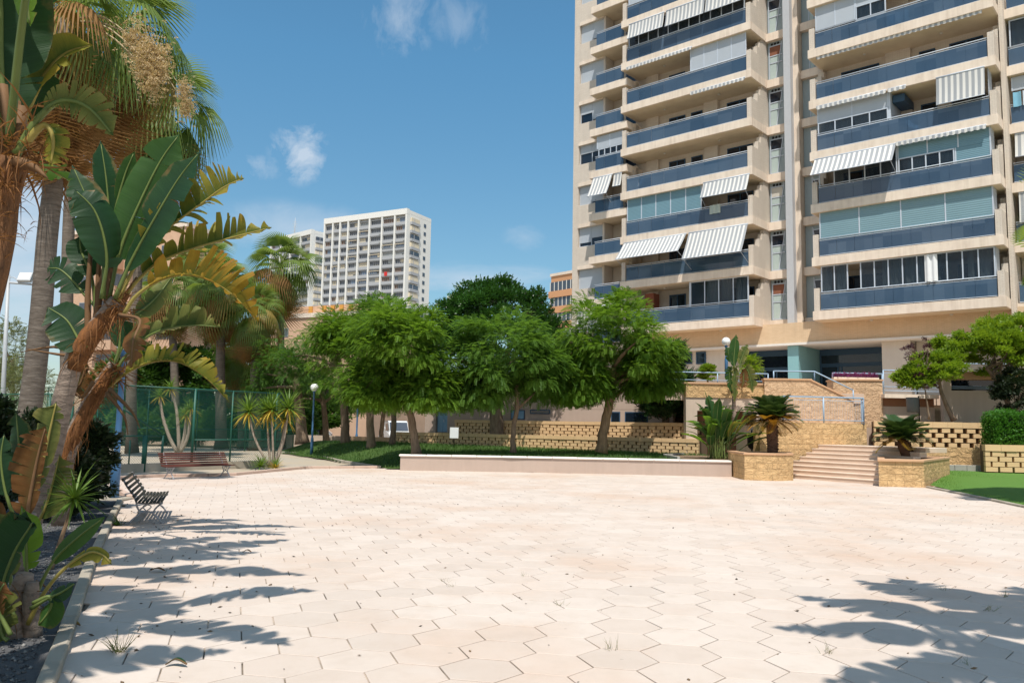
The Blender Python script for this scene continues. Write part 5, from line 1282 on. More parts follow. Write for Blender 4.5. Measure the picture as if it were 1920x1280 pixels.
m_pad_br = ymat('brown_blade', (.13, .10, .03), (.26, .11, .035), (.24, .09, .03))
m_pad_ol = ymat('olive_blade', (.06, .11, .025), (.22, .24, .06), (.34, .30, .09))
m_stalk = plain('leaf_stalk', (.13, .17, .045), .45, .25, 5)
m_stalk_y = plain('yellow_stalk', (.30, .24, .06), .45, .3, 5)
m_stalk_br = plain('brown_stalk', (.17, .09, .04), .7, .3, 8)
IMG = lambda dx, dy, dd=0.0: CR * dx + np.array([0, 0, 1.]) * dy + np.array([0, 1., 0]) * dd     # a direction given by right, up, away
def paddle(parent, org, pts, w, A, B, mat, seed=0, blade0=.3, tears=6, gap=.35, sag=.18, wB=1.0, stalk=None, r0=.028, name='leaf', K=44, tip=.75, label=None):
    """one big leaf: stalk and midrib along pts, two half blades split into strips"""
    r = np.random.default_rng(seed); path = curve([np.asarray(p) - org for p in pts], 60)
    mb = MB(); mb.tube(path[::3], np.linspace(r0, .006, 20), 6); o = mb.build(name, stalk or m_stalk, parent)
    if label: o['label'] = label
    i0 = int(blade0 * 59); st_ = np.linspace(i0, 59, K); M_ = np.array([[np.interp(s, range(60), path[:, k]) for k in range(3)] for s in st_]); T_ = norm(np.gradient(M_, axis=0))
    u = np.linspace(0, 1, K); prof = np.sin(np.pi * np.clip(u * .93 + .04, 0, 1)) ** .48 * (1 - .25 * u) * np.clip((1 - u) / (1 - tip) if tip < 1 else 1, 0, 1) ** .6
    V, F, R_, AL = [], [], [], []
    for sgn, D, ww in ((1, A, w), (-1, B, w * wB)):
        if ww <= 0: continue
        D = np.asarray(D, float); nb = 5; cuts = np.sort(r.choice(np.arange(3, K - 2), min(tears, K - 6), replace=False)) if tears else np.array([], int)
        g_id = np.searchsorted(cuts, np.arange(K), side='right')
        for gi in np.unique(g_id):
            ids = np.where(g_id == gi)[0]
            if ids[-1] + 1 < K: ids = np.r_[ids, ids[-1] + 1]
            if len(ids) < 2: continue
            cen = ids.mean(); b = len(V); twist = r.normal() * .16 * (tears > 0); lenf = r.choice([1.0, .92, .8, .55], p=[.45, .3, .17, .08]) * r.uniform(.94, 1.04) if tears > 8 else r.uniform(.95, 1.02); base_r = r.normal() * .1
            for i in ids:
                d = norm(D - T_[i] * (D @ T_[i])); n_ = np.cross(T_[i], d)
                for j in range(nb + 1):
                    s = j / nb; q_ = s * ww * prof[i] * lenf
                    sh = (cen - i) * (gap * s ** 2.6) * (1 if tears else 0) * (np.linalg.norm(M_[-1] - M_[0]) / K)
                    p = M_[i] + d * q_ * math.cos(twist * s) + n_ * q_ * math.sin(twist * s) + T_[i] * (q_ * .28 + sh) + np.array([0, 0, -sag * q_ * s]) + n_ * min(.012, w * .03) * (.35 * math.sin(i * 1.7) + .8 * math.sin(i * .43 + seed)) * s
                    V.append(p); AL.append(u[i] + .13 * seed); R_.append(np.clip(s * .85 + base_r + .15 * u[i] + r.normal() * .03, 0, 1))
            m = len(ids); F += [(b + a_ * (nb + 1) + j, b + a_ * (nb + 1) + j + 1, b + (a_ + 1) * (nb + 1) + j + 1, b + (a_ + 1) * (nb + 1) + j) for a_ in range(m - 1) for j in range(nb)]
    np_mesh('blade', V, F, [mat], o, rnd=R_, smooth=True, along=AL); return o
def fibres(parent, org, c, n, L_, seed, up=0.2, name='dry_sheath'):
    r = np.random.default_rng(seed); cl = Cloud(); d = r.normal(size=(n, 3)) + [0, 0, up]
    cl.scatter((T_SW[0] * [1, .45, 1.6], T_SW[1]), np.asarray(c) - org + r.normal(size=(n, 3)) * .07, d, Zu, L_ * r.uniform(.4, 1.1, n)); return cl.build(name, [m_fibre], parent)
def lp(Y, *pts): return [P(p[0], p[1], Y + (p[2] if len(p) > 2 else 0)) for p in pts]

# -- the big one in the middle of the left side
Y = 11.0; org = G(42, 1012, .04)
sA = empty('bird_of_paradise', org, 'tall bird of paradise plant with ringed leaning trunk and torn yellow leaves before the sky', 'banana plant')
mb = MB(); pth = curve([p - org for p in [org - [0, 0, .05], P(62, 962, Y + .1), P(95, 850, Y), P(124, 725, Y), P(147, 655, Y), P(183, 612, Y), P(222, 565, Y)]], 22); mb.tube(pth, np.r_[np.linspace(.15, .118, 16), np.linspace(.12, .12, 6)], 12); mb.build('trunk', m_ringbark, sA)
mb = MB()
for i, (a_, b_, r_) in enumerate((((165, 640), (170, 470), .05), ((185, 620), (188, 455), .045), ((200, 600), (215, 470), .06), ((205, 610), (240, 500), .055), ((178, 640), (196, 500), .06), ((212, 600), (258, 520), .045))):
    mb.tube(curve(lp(Y + .05 * (i % 3), a_, ((a_[0] + b_[0]) / 2 - 3, (a_[1] + b_[1]) / 2), b_) - org, 7), np.linspace(r_, r_ * .55, 7), 7)
mb.build('leaf_sheaths', m_stalk_br, sA)
mb = MB(); mb.tube(curve(np.array(lp(Y - .02, (137, 692), (160, 643), (190, 606), (238, 550))) - org, 8), [.11, .13, .14, .14, .13, .115, .09, .05], 10); mb.build('orange_sheath', m_sheath, sA)
fibres(sA, org, P(225, 575, Y), 60, .42, 1); fibres(sA, org, P(160, 650, Y), 40, .32, 2)
for q_, (x_, y_) in enumerate(((150, 668), (172, 632), (196, 608), (215, 590), (232, 562))): fibres(sA, org, P(x_, y_, Y - .1), 34, .30, 60 + q_, -1.1 if q_ < 3 else -.2)
c_ = IMG
LV = [  # points, width, side A, side B, material, tears, gap, blade start, wB
    (lp(Y, (205, 560), (225, 470, .05), (262, 380, .1), (302, 300, .15), (338, 250, .2)), .36, c_(-.8, .55, -.3), c_(.75, -.4, .4), m_pad, 2, .1, .22, .9),
    (lp(Y - .2, (215, 560), (246, 490), (290, 410, -.1), (335, 335, -.15), (376, 283, -.2)), .37, c_(-.75, .6, .3), c_(.8, -.5, -.25), m_pad_dk, 2, .15, .2, 1.0),
    (lp(Y + .3, (195, 560), (205, 440), (200, 345), (188, 262)), .22, c_(-.6, .2, -.7), c_(.5, .2, .8), m_pad_dk, 1, .1, .45, 1.0),
    (lp(Y + .3, (200, 560), (212, 420), (232, 335), (252, 284)), .12, c_(-.6, .4, -.5), c_(.6, -.3, .5), m_pad, 0, .1, .5, 1.0),
    (lp(Y - .1, (195, 560), (192, 470), (172, 395), (135, 308)), .30, c_(-.7, -.5, -.3), c_(.7, .5, .4), m_pad_dk, 4, .25, .3, 1.0),
    (lp(Y - .3, (190, 560), (200, 480, -.1), (180, 400, -.2), (140, 355, -.3)), .34, c_(-.5, -.75, -.3), c_(.4, .7, .5), m_pad_dk, 3, .15, .25, 1.0),
    (lp(Y - .1, (222, 565), (252, 500), (290, 449, -.1), (330, 416, -.15), (380, 380, -.2), (421, 350, -.2), (458, 334, -.2)), .54, c_(-.45, .85, -.1), c_(-.15, .3, .9), m_pad_y, 15, .75, .28, .8),
    (lp(Y, (228, 575), (250, 535), (297, 492), (361, 466), (443, 443), (510, 426)), .52, c_(-.1, .99, .1), c_(.0, .25, .95), m_pad_y, 16, .55, .3, .7),
    (lp(Y - .3, (232, 590), (254, 556), (296, 527), (344, 515), (393, 526), (440, 556), (486, 606)), .58, c_(.35, .85, -.15), c_(.2, .1, -.9), m_pad_o, 20, .6, .28, .55),
    (lp(Y + .2, (195, 590), (165, 560), (140, 530), (112, 505), (88, 503)), .26, c_(.1, -.9, -.2), c_(.1, .9, .2), m_pad_dk, 6, .5, .35, 1.0),
    (lp(Y - .1, (165, 650), (150, 640), (125, 600), (88, 575)), .34, c_(-.3, -.9, -.2), c_(.3, .8, .3), m_pad_dk, 3, .2, .2, .9),
    (lp(Y + .1, (180, 590), (172, 520), (152, 470), (150, 440)), .2, c_(-.8, .1, -.4), c_(.8, -.1, .4), m_pad_dk, 1, .2, .35, 1.0),
    (lp(Y + .5, (205, 600), (250, 590), (290, 560, .4), (325, 515, .7)), .18, c_(-.3, .9, .2), c_(.3, -.9, .2), m_pad_ol, 4, .3, .35, 1.0),
    (lp(Y - .4, (225, 590), (262, 600, -.3), (250, 640, -.5), (246, 690, -.6)), .2, c_(.8, -.1, -.3), c_(-.8, .1, .3), m_pad_br, 6, .5, .3, 1.0)]
for i, (pts, w_, A, B, mt, tr, gp, b0, wB) in enumerate(LV):
    paddle(sA, org, pts, w_, A, B, mt, 200 + i, b0, tr, gp, .12, wB, m_stalk_y if mt in (m_pad_y, m_pad_o) else m_stalk_br if mt is m_pad_br else m_stalk)
# -- second stem, right behind, with orange sheath
Y = 12.3; org2 = G(112, 985, .04)
sB = empty('bird_of_paradise', org2, 'shorter bird of paradise stem with bright orange sheath and arching torn leaves', 'banana plant')
mb = MB(); mb.tube(curve(np.array([org2 - [0, 0, .05]] + lp(Y, (122, 870), (150, 790), (190, 722), (212, 680))) - org2, 14), np.r_[np.linspace(.12, .115, 9), np.linspace(.13, .06, 5)], 10); mb.build('trunk', m_ringbark, sB)
mb = MB(); mb.tube(curve(np.array(lp(Y - .04, (108, 918), (124, 850), (154, 788), (188, 728), (206, 690))) - org2, 9), [.03, .08, .105, .11, .11, .11, .10, .08, .05], 10); mb.build('orange_sheath', m_sheath, sB)
fibres(sB, org2, P(190, 728, Y - .1), 70, .3, 13, -.9); fibres(sB, org2, P(212, 700, Y), 110, .42, 3, -.1); fibres(sB, org2, P(175, 745, Y), 60, .36, 4, -.4)
for q_, (x_, y_) in enumerate(((126, 850), (140, 818), (155, 788), (172, 756))): fibres(sB, org2, P(x_, y_, Y - .12), 30, .28, 70 + q_, -1.2)
for i, (pts, w_, A, B, mt, tr, gp, b0, wB) in enumerate((
    (lp(Y, (205, 720), (232, 672), (267, 637), (312, 616), (365, 610), (414, 613)), .44, c_(-.1, .95, .1), c_(0, .2, .9), m_pad_ol, 14, .5, .3, .7),
    (lp(Y, (200, 730), (228, 705), (262, 686), (300, 676), (342, 681), (388, 710), (430, 754)), .38, c_(.15, .95, .1), c_(.3, .3, -.9), m_pad_y, 22, .7, .22, .5),
    (lp(Y, (198, 715), (222, 660), (226, 610), (232, 590)), .2, c_(.8, .1, .2), c_(-.8, .1, -.2), m_pad_dk, 1, .1, .4, 1.0),
    (lp(Y + .4, (200, 715), (230, 650), (255, 620), (272, 560)), .2, c_(-.6, .5, .3), c_(.6, -.4, .3), m_pad_ol, 4, .3, .4, 1.0),
    (lp(Y, (195, 720), (165, 690), (150, 720), (132, 745)), .2, c_(-.7, .5, -.2), c_(.7, -.5, .2), m_pad_br, 8, .6, .3, 1.0))):
    paddle(sB, org2, pts, w_, A, B, mt, 230 + i, b0, tr, gp, .12, wB, m_stalk_y if mt in (m_pad_y,) else m_stalk_br if mt is m_pad_br else m_stalk)
mb = MB()
for a_, b_, e_ in (((205, 728), (248, 772), (262, 802)), ((200, 735), (232, 778), (240, 815)), ((150, 660), (100, 650), (38, 660)), ((150, 668), (108, 664), (50, 654)), ((175, 715), (150, 745), (118, 690))):
    mb.tube(curve(np.array(lp(Y - .3, a_, b_, e_)) - org2, 7), np.linspace(.035, .006, 7), 5)
mb.build('dry_stalks', m_stalk_br, sB)
# -- near plant at the upper left, most of it above the frame
Y = 5.0; org3 = np.array([-3.42, 4.85, .04])
sC = empty('bird_of_paradise', org3, 'nearest bird of paradise at the upper left corner, huge dark leaf and shaggy trunk', 'banana plant')
mb = MB(); mb.tube(curve(np.array([org3 - [0, 0, .05], [-3.36, 4.9, 1.4]] + lp(Y, (-12, 470), (2, 370), (14, 300))) - org3, 16), np.r_[np.linspace(.14, .10, 10), np.linspace(.1, .12, 6)], 12); mb.build('trunk', bark('shaggy_trunk', (.27, .13, .06), (.11, .06, .035), (14, 14, 3), 0, 1.0), sC)
fibres(sC, org3, P(20, 290, Y), 90, .36, 6, .1); fibres(sC, org3, P(2, 390, Y), 50, .18, 7, .6); fibres(sC, org3, P(8, 345, Y - .08), 60, .22, 17, .5); fibres(sC, org3, P(-4, 430, Y - .08), 60, .16, 18, .5); fibres(sC, org3, P(50, 262, Y - .1), 40, .26, 8, -.5)
mb = MB()
for a_, b_ in (((10, 320), (6, 160)), ((22, 315), (30, 190)), ((2, 310), (-14, 150)), ((28, 300), (42, 200))): mb.tube(np.array(lp(Y, a_, b_)) - org3, [.055, .03], 8)
mb.tube(curve(np.array(lp(Y - .1, (20, 300), (60, 312), (90, 335))) - org3, 7), [.03, .035, .035, .03, .02, .012, .004], 7)
mb.build('leaf_sheaths', m_stalk_br, sC)
top3 = P(14, 290, Y)
for i, (pts, w_, A, B, mt, tr, gp, b0, wB) in enumerate((
    (lp(Y, (14, 300), (6, 200), (2, 100), (2, 0), (-8, -120), (-20, -230)), .36, c_(.95, -.1, .1), c_(-.9, 0, .3), m_pad_dk, 5, .12, .18, .9),
    (lp(Y + .2, (24, 300), (48, 215), (85, 140), (125, 100), (176, 84)), .16, c_(-.3, .8, -.4), c_(.2, -.6, -.6), m_pad_y, 2, .15, .35, .9),
    (lp(Y + .3, (22, 300), (38, 220), (66, 150), (96, 88)), .2, c_(-.6, .3, .5), c_(.7, -.5, -.2), m_pad_dk, 3, .2, .3, 1.0),
    (lp(Y - .2, (10, -120), (30, -60), (48, -5), (57, 50)), .13, c_(.9, .2, -.1), c_(-.9, .0, .2), m_pad_lime, 1, .1, .1, 1.0),
    (lp(Y - .1, (30, 290), (70, 225), (115, 190), (165, 202), (214, 256)), .17, c_(.2, .95, .1), c_(-.3, -.7, -.5), m_pad_ol, 12, .5, .35, .8),
    (lp(Y - .1, (45, 270), (82, 235), (100, 262), (95, 312)), .13, c_(.9, -.1, .1), c_(-.8, 0, .2), m_pad_y, 9, .5, .4, .7),
    ([top3, top3 + [.3, -.4, 1.0], top3 + [.8, -.9, 1.6], top3 + [1.5, -1.3, 1.7]], .34, (.5, .8, .3), (-.5, -.8, .3), m_pad, 8, .4, .3, 1.0),
    ([top3, top3 + [.1, .1, 1.2], top3 + [.5, .2, 2.2], top3 + [1.2, .2, 2.7]], .36, (0, .9, .3), (0, -.9, .3), m_pad, 6, .3, .3, 1.0),
    ([top3, top3 + [-.3, -.3, 1.2], top3 + [-.6, -.8, 2.0], top3 + [-.8, -1.5, 2.2]], .36, (.9, -.3, .2), (-.9, .3, .2), m_pad, 6, .3, .3, 1.0))):
    paddle(sC, org3, pts, w_, A, B, mt, 260 + i, b0, tr, gp, .12, wB, m_stalk_y if mt is m_pad_y else m_stalk)
# -- low plant in the lower left corner
Y = 6.3; org4 = G(22, 1195, .04)
sD = empty('bird_of_paradise', org4, 'low bird of paradise clump with broad green leaves in the lower left corner', 'banana plant')
mb = MB(); mb.tube(curve(np.array([org4 - [0, 0, .05]] + lp(Y, (30, 1140), (48, 1075))) - org4, 7), [.1, .095, .09, .085, .085, .075, .06], 10); mb.tube(curve(np.array([org4 + [.14, .05, -.05]] + lp(Y - .05, (58, 1130), (62, 1090))) - org4, 7), [.07, .065, .06, .06, .055, .05, .04], 8); mb.build('trunk', m_ringbark, sD)
fibres(sD, org4, P(48, 1125, Y), 50, .22, 9, -.3)
for i, (pts, w_, A, B, mt, tr, gp, b0, wB) in enumerate((
    (lp(Y - .2, (30, 1160), (5, 1110), (25, 1040), (58, 985), (60, 980)), .24, c_(-.9, .2, -.1), c_(.55, -.55, -.4), m_pad_dk, 1, .1, .2, .35),
    (lp(Y + .1, (45, 1120), (50, 1060), (48, 1000), (40, 946)), .15, c_(.9, -.2, .1), c_(-.6, .2, .4), m_pad_lime, 2, .2, .3, .8),
    (lp(Y, (48, 1170), (70, 1110), (100, 1052), (145, 1008), (197, 968)), .09, c_(.4, -.8, -.3), c_(-.5, .7, .4), m_pad, 0, .1, .5, 1.1),
    (lp(Y - .1, (52, 1170), (80, 1115), (118, 1068), (165, 1036), (192, 1040), (210, 1058)), .075, c_(.2, -.9, -.2), c_(-.3, .8, .4), m_pad_y, 2, .2, .45, .7),
    (lp(Y - .2, (58, 1140), (88, 1122), (115, 1110), (142, 1092)), .07, c_(.2, -.8, -.3), c_(-.2, .8, .3), m_pad_dk, 1, .2, .35, .9),
    (lp(Y - .2, (62, 1130), (92, 1118), (95, 1140), (72, 1172)), .13, c_(.8, -.3, -.1), c_(-.6, .3, .3), m_pad, 0, .1, .4, .7),
    (lp(Y + .3, (20, 1150), (20, 1080), (10, 1010), (-8, 955)), .16, c_(.8, .1, -.2), c_(-.8, .1, .2), m_pad_ol, 4, .3, .35, 1.0),
    (lp(Y - .4, (20, 1190), (0, 1150), (-6, 1120), (10, 1090)), .14, c_(.7, -.3, -.2), c_(-.8, .1, .2), m_pad_br, 3, .3, .3, 1.0),
    (lp(Y - .3, (15, 1200), (5, 1190), (-5, 1150), (-30, 1110)), .22, c_(.7, .4, -.2), c_(-.8, -.1, .2), m_pad_ol, 3, .3, .2, 1.0))):
    paddle(sD, org4, pts, w_, A, B, mt, 290 + i, b0, tr, gp, .1, wB, m_stalk_y if mt is m_pad_y else m_stalk, .018)
# -- clump with a big brown leaf behind it
Y = 8.6; org5 = G(30, 1075, .04)
sE = empty('bird_of_paradise', org5, 'bird of paradise clump with one huge rust brown leaf left of the ringed trunk', 'banana plant')
mb = MB(); mb.tube(curve(np.array([org5 - [0, 0, .05]] + lp(Y, (40, 1010), (55, 960))) - org5, 6), [.1, .1, .09, .09, .08, .07], 10); mb.build('trunk', m_ringbark, sE)
for i, (pts, w_, A, B, mt, tr, gp, b0, wB) in enumerate((
    (lp(Y - .1, (45, 1000), (58, 920), (72, 850), (86, 798)), .30, c_(-.95, .1, -.1), c_(.6, -.1, .6), m_pad_br, 9, .2, .15, .35),
    (lp(Y + .3, (50, 980), (75, 890), (95, 800), (106, 752)), .26, c_(-.8, .3, .2), c_(.5, .1, .7), m_pad_ol, 4, .25, .25, .5),
    (lp(Y + .6, (40, 980), (40, 900), (35, 830), (30, 770)), .2, c_(.8, 0, .2), c_(-.8, .1, .3), m_pad_dk, 2, .2, .3, 1.0),
    (lp(Y + .4, (30, 980), (10, 920), (2, 860), (8, 812)), .2, c_(.8, .2, -.2), c_(-.9, 0, .3), m_pad_dk, 2, .2, .3, 1.0),
    (lp(Y + .9, (60, 1000), (85, 950), (100, 900), (112, 850)), .30, c_(.95, -.15, .2), c_(-.5, .3, .6), m_pad_ol, 7, .5, .2, .4),
    (lp(Y + .2, (35, 1010), (10, 985), (-15, 960), (-40, 960)), .2, c_(.2, .8, -.2), c_(.1, -.8, .3), m_pad_br, 5, .4, .3, 1.0))):
    paddle(sE, org5, pts, w_, A, B, mt, 310 + i, b0, tr, gp, .1, wB, m_stalk_y if mt is m_pad_ol else m_stalk_br if mt is m_pad_br else m_stalk, .022)

# -- bright clump behind the seat wall, by the planter
def clump(org, h, n, seed, label, spread=.55, mats=None, w=.15, name='bird_of_paradise', upright=.9):
    o = empty(name, org, label, 'banana plant'); r = np.random.default_rng(seed)
    for i in range(n):
        a = i * 2.399 + r.normal() * .3; t = (i + .5) / n; hh = h * r.uniform(.45, 1.0) * (1 - .25 * t); sp = spread * h * (.15 + .85 * t) * r.uniform(.7, 1.2)
        b0 = np.array([r.normal() * .2, r.normal() * .16, 0]); d = np.array([math.cos(a), math.sin(a) * .7, 0])
        pts = [org + b0, org + b0 + d * sp * .22 + [0, 0, hh * .45], org + b0 + d * sp * .6 + [0, 0, hh * .85], org + b0 + d * sp + [0, 0, hh * r.uniform(.86, 1.08)]]
        sd = np.array([-d[1], d[0], 0]) * .9; mt = (mats or [m_pad, m_pad, m_pad_dk, m_pad_lime])[int(r.integers(4))]
        if t > .88: mt = m_pad_y
        paddle(o, org, pts, w * r.uniform(.8, 1.2), sd + [0, 0, .35], -sd + [0, 0, .35], mt, seed * 50 + i, .42, int(r.integers(0, 3)), .15, .15, 1.0, m_stalk, .018, K=18)
    return o
b_ = P(1349, 866, 31.0); b_[2] = .58
clump(b_, 2.45, 54, 5, 'dense bright clump of paddle leaves at the right end of the seat wall', .82, [m_pad, m_pad_lime, m_pad, m_pad_lime], .21)
# -- single stemmed one on the podium
Y = 36.0; b_ = P(1377, 790, Y); b_[2] = 1.9
sF = empty('bird_of_paradise', b_, 'slender bird of paradise with thin bare stem beside the podium globe lamp', 'banana plant')
mb = MB(); mb.tube(curve(np.array([b_ - [0, 0, .1]] + lp(Y, (1376, 745), (1380, 712), (1384, 690))) - b_, 8), [.12, .1, .09, .09, .09, .08, .07, .05], 8); mb.build('trunk', m_ringbark, sF)
for i, (pts, w_, A, B, mt, tr, gp, b0) in enumerate((
    (lp(Y, (1382, 700), (1376, 680), (1378, 650), (1380, 626)), .30, c_(-.9, 0, -.2), c_(.8, 0, .2), m_pad, 1, .1, .25), (lp(Y, (1384, 700), (1388, 680), (1395, 660), (1402, 645)), .26, c_(-.7, .5, .2), c_(.7, -.5, -.2), m_pad_ol, 4, .3, .3),
    (lp(Y, (1384, 700), (1398, 690), (1407, 710), (1411, 736)), .36, c_(.8, .2, -.2), c_(-.7, -.1, .3), m_pad_ol, 12, .6, .25), (lp(Y, (1382, 700), (1372, 690), (1368, 705), (1372, 740)), .3, c_(-.9, 0, -.2), c_(.7, 0, .3), m_pad, 9, .6, .25),
    (lp(Y - .3, (1383, 700), (1380, 690), (1376, 715), (1378, 755)), .26, c_(-.9, 0, -.2), c_(.9, 0, -.2), m_pad_ol, 9, .6, .25), (lp(Y - .2, (1384, 700), (1392, 695), (1394, 712), (1390, 728)), .24, c_(.9, 0, -.2), c_(-.9, 0, -.2), m_pad_br, 7, .6, .25),
    (lp(Y, (1382, 700), (1370, 676), (1366, 660), (1368, 650)), .22, c_(-.8, .2, .2), c_(.8, .1, -.3), m_pad, 3, .4, .3))):
    paddle(sF, b_, pts, w_, A, B, mt, 340 + i, b0, tr, gp, .1, .9, m_stalk, .03)
# -- the tall one right of the camera whose leaves shade the right foreground
og = np.array([5.3, 2.7, 0.0]); og2 = og
sG = empty('bird_of_paradise', og, 'tall bird of paradise standing right of the view, shading the near paving', 'banana plant')
mb = MB(); mb.tube([(0, 0, -.1), (-.1, .05, 3.1), (-.25, .1, 6.1)], [.16, .14, .13], 10); mb.build('trunk', m_ringbark, sG)
def radial(o, og, tp, n, L0, el0, el1, seed, w=.34, tears=9):
    r = np.random.default_rng(seed)
    for i in range(n):
        a = math.radians(95 + i * 137.5); t = i / n; L_ = L0 + r.uniform(-.3, .4); el = el0 - (el0 - el1) * t
        d = np.array([math.cos(a) * math.cos(el), math.sin(a) * math.cos(el), math.sin(el)]); hz = np.array([math.cos(a), math.sin(a), 0]); sd = np.array([-math.sin(a), math.cos(a), 0])
        paddle(o, og, [tp, tp + d * L_ * .4, tp + d * L_ * .75 + [0, 0, -.05], tp + d * L_ * .8 + hz * L_ * .35 + [0, 0, -.3]], w, sd + [0, 0, .25], -sd + [0, 0, .25], m_pad, seed * 30 + i, .35, tears, .5, .2, 1.0, m_stalk, K=30)
radial(sG, og, og + [-.25, .1, 6.0], 22, 2.95, 1.1, .1, 12, .5, 7)
for og, h_, n, L_, sd_, lab in (((-5.6, 5.5, .04), 6.2, 21, 2.9, 21, 'tall bird of paradise left of the view whose torn leaves shade the kerb'), ((-4.5, 2.0, .04), 4.3, 17, 2.6, 22, 'bird of paradise beside the camera on the left, shading the lower left paving'), ((-8.3, 11.6, .04), 4.6, 9, 1.9, 23, 'bird of paradise behind the ringed trunk plant at the left edge')):
    og = np.array(og); o = empty('bird_of_paradise', og, lab, 'banana plant'); mb = MB(); mb.tube([(0, 0, -.1), (.08, .0, h_ * .5), (.1, 0, h_)], [.16, .14, .12], 10); mb.build('trunk', m_ringbark, o); radial(o, og, og + [.1, 0, h_], n, L_, 1.2, .3, sd_, .46)
# ------------------------------------------------------------------ lamps, benches, fence, bins, sign
m_lampblue = plain('blue_pole_paint', (.06, .155, .30), .45, .1, 4, spec=.4)
m_globe = NT('white_globe'); m_globe = m_globe.finish((.80, .80, .79), .18, None, .5)
m_iron = plain('grey_cast_iron', (.33, .33, .35), .5, .15, 12, spec=.4)
m_slat_red = bark('red_slat', (.125, .045, .034), (.075, .028, .022), (2, 2, 2), 0, .2)
m_slat_dark = bark('weathered_slat', (.075, .07, .055), (.04, .038, .032), (2, 2, 2), 0, .3)
m_green = plain('green_fence_paint', (.012, .085, .058), .45, .1, spec=.4)
m_black = plain('black_paint', (.014, .015, .016), .5, .1)
m_bin = plain('grey_bin', (.10, .11, .12), .5, .15)
m_galv = plain('galvanised_steel', (.42, .44, .46), .45, .1, spec=.5)
def lamp(base, h, rg, label, r=.05):
    o = empty('globe_lamp', base, label, 'street lamp', 'globe street lamps round the plaza')
    mb = MB(); mb.lathe([(r * 1.55, -.1), (r * 1.55, .75), (r * 1.3, .85), (r, .9), (r * .9, h - 2 * rg - .08), (r * 1.3, h - 2 * rg - .07), (r * 1.5, h - 2 * rg + .02)], n=14); mb.build('pole', m_lampblue, o)
    mb = MB(); mb.lathe([(rg * math.sin(t), h - rg - rg * math.cos(t)) for t in np.linspace(.12, math.pi - .03, 16)], n=24); mb.build('globe', m_globe, o); return o
b_ = G(213, 938); lamp(b_ + [0, 0, .02], 3.42, .185, 'near globe lamp with blue pole standing on a stone block left of the dark bench', .062)
pb = empty('lamp_plinth', b_ - [.02, 0, 0], 'square pale stone block at the foot of the near globe lamp', 'plinth'); mb = MB(); mb.box(-.42, .30, -.42, .42, -.1, .06); mb.build('block', m_kerb, pb, .02)
b_ = P(584, 853, 41.5); b_[2] = .05; lamp(b_, 3.6, .2, 'globe lamp with blue pole on the lawn edge before the dark trees')
b_ = P(668, 832, 49); b_[2] = .2; lamp(b_, 4.6, .2, 'blue lamp pole half hidden behind the lawn trees')
b_ = P(1362, 705, 38.0); lamp(b_, 1.82, .2, 'globe lamp on the podium in front of the grey wall')
b_[2] = 3.45
def bench(org, ang, L_, wood, label, nleg=2, sc=.8):
    """slatted bench; x along the seat, +y to the front"""
    o = empty('park_bench', org, label, 'bench', 'slatted park benches', ang); o.scale = (sc, sc, sc); L_ /= sc
    s = MB()
    for i in range(7): y = .02 + .068 * i; s.box(-L_ / 2, L_ / 2, y, y + .05, .415 + .004 * abs(i - 3) + (.012 if i > 5 else 0), .445 + .004 * abs(i - 3))
    s.build('seat', wood, o, .006)
    b = MB()
    for i in range(6):
        t = i / 5; c_ = np.array([0, -.02 - .22 * t - .04 * t * t, .47 + .40 * t]); d = norm(np.array([0, -.26, .40])); n_ = np.array([0, d[2], -d[1]])
        b.obox(c_, (L_ / 2, .030, .014), (np.array([1., 0, 0]), d, n_))
    b.build('backrest', wood, o, .005)
    for x in ([-L_ / 2 + .22, L_ / 2 - .22] if nleg == 2 else [-L_ / 2 + .2, 0, L_ / 2 - .2]):
        m = MB()
        for pts, r in (([(x, .46, 0), (x, .40, .10), (x, .30, .20), (x, .36, .32), (x, .46, .40)], .02), ([(x, -.14, 0), (x, -.06, .10), (x, .06, .20), (x, 0, .32), (x, -.02, .42)], .02),
                       ([(x, -.02, .405), (x, .22, .39), (x, .47, .405)], .018), ([(x, .06, .2), (x, .18, .24), (x, .30, .2)], .016), ([(x, .18, .24), (x, .10, .33), (x, .18, .37), (x, .26, .33), (x, .18, .25)], .012),
                       ([(x, -.02, .42), (x, -.07, .55), (x, -.2, .72), (x, -.3, .90)], .02), ([(x, .46, 0), (x, .52, .01), (x, .53, .03)], .016), ([(x, -.14, 0), (x, -.2, .01), (x, -.21, .03)], .016)):
            m.tube(curve(pts, 10), r, 6)
        m.build('leg', m_iron, o)
    return o
a1 = G(300, 899); a2 = G(418, 894); m_ = (a1 + a2) / 2
dv = norm(a2 - a1); bench(m_ + [.0, .2, .01], math.atan2(-dv[1], -dv[0]), 2.15, m_slat_red, 'red slatted bench with grey iron legs in front of the green fence')
bench(np.array([-6.2, 14.0, .01]), math.radians(-70), 2.0, m_slat_dark, 'weathered dark slatted bench beside the kerb, seen from its end')

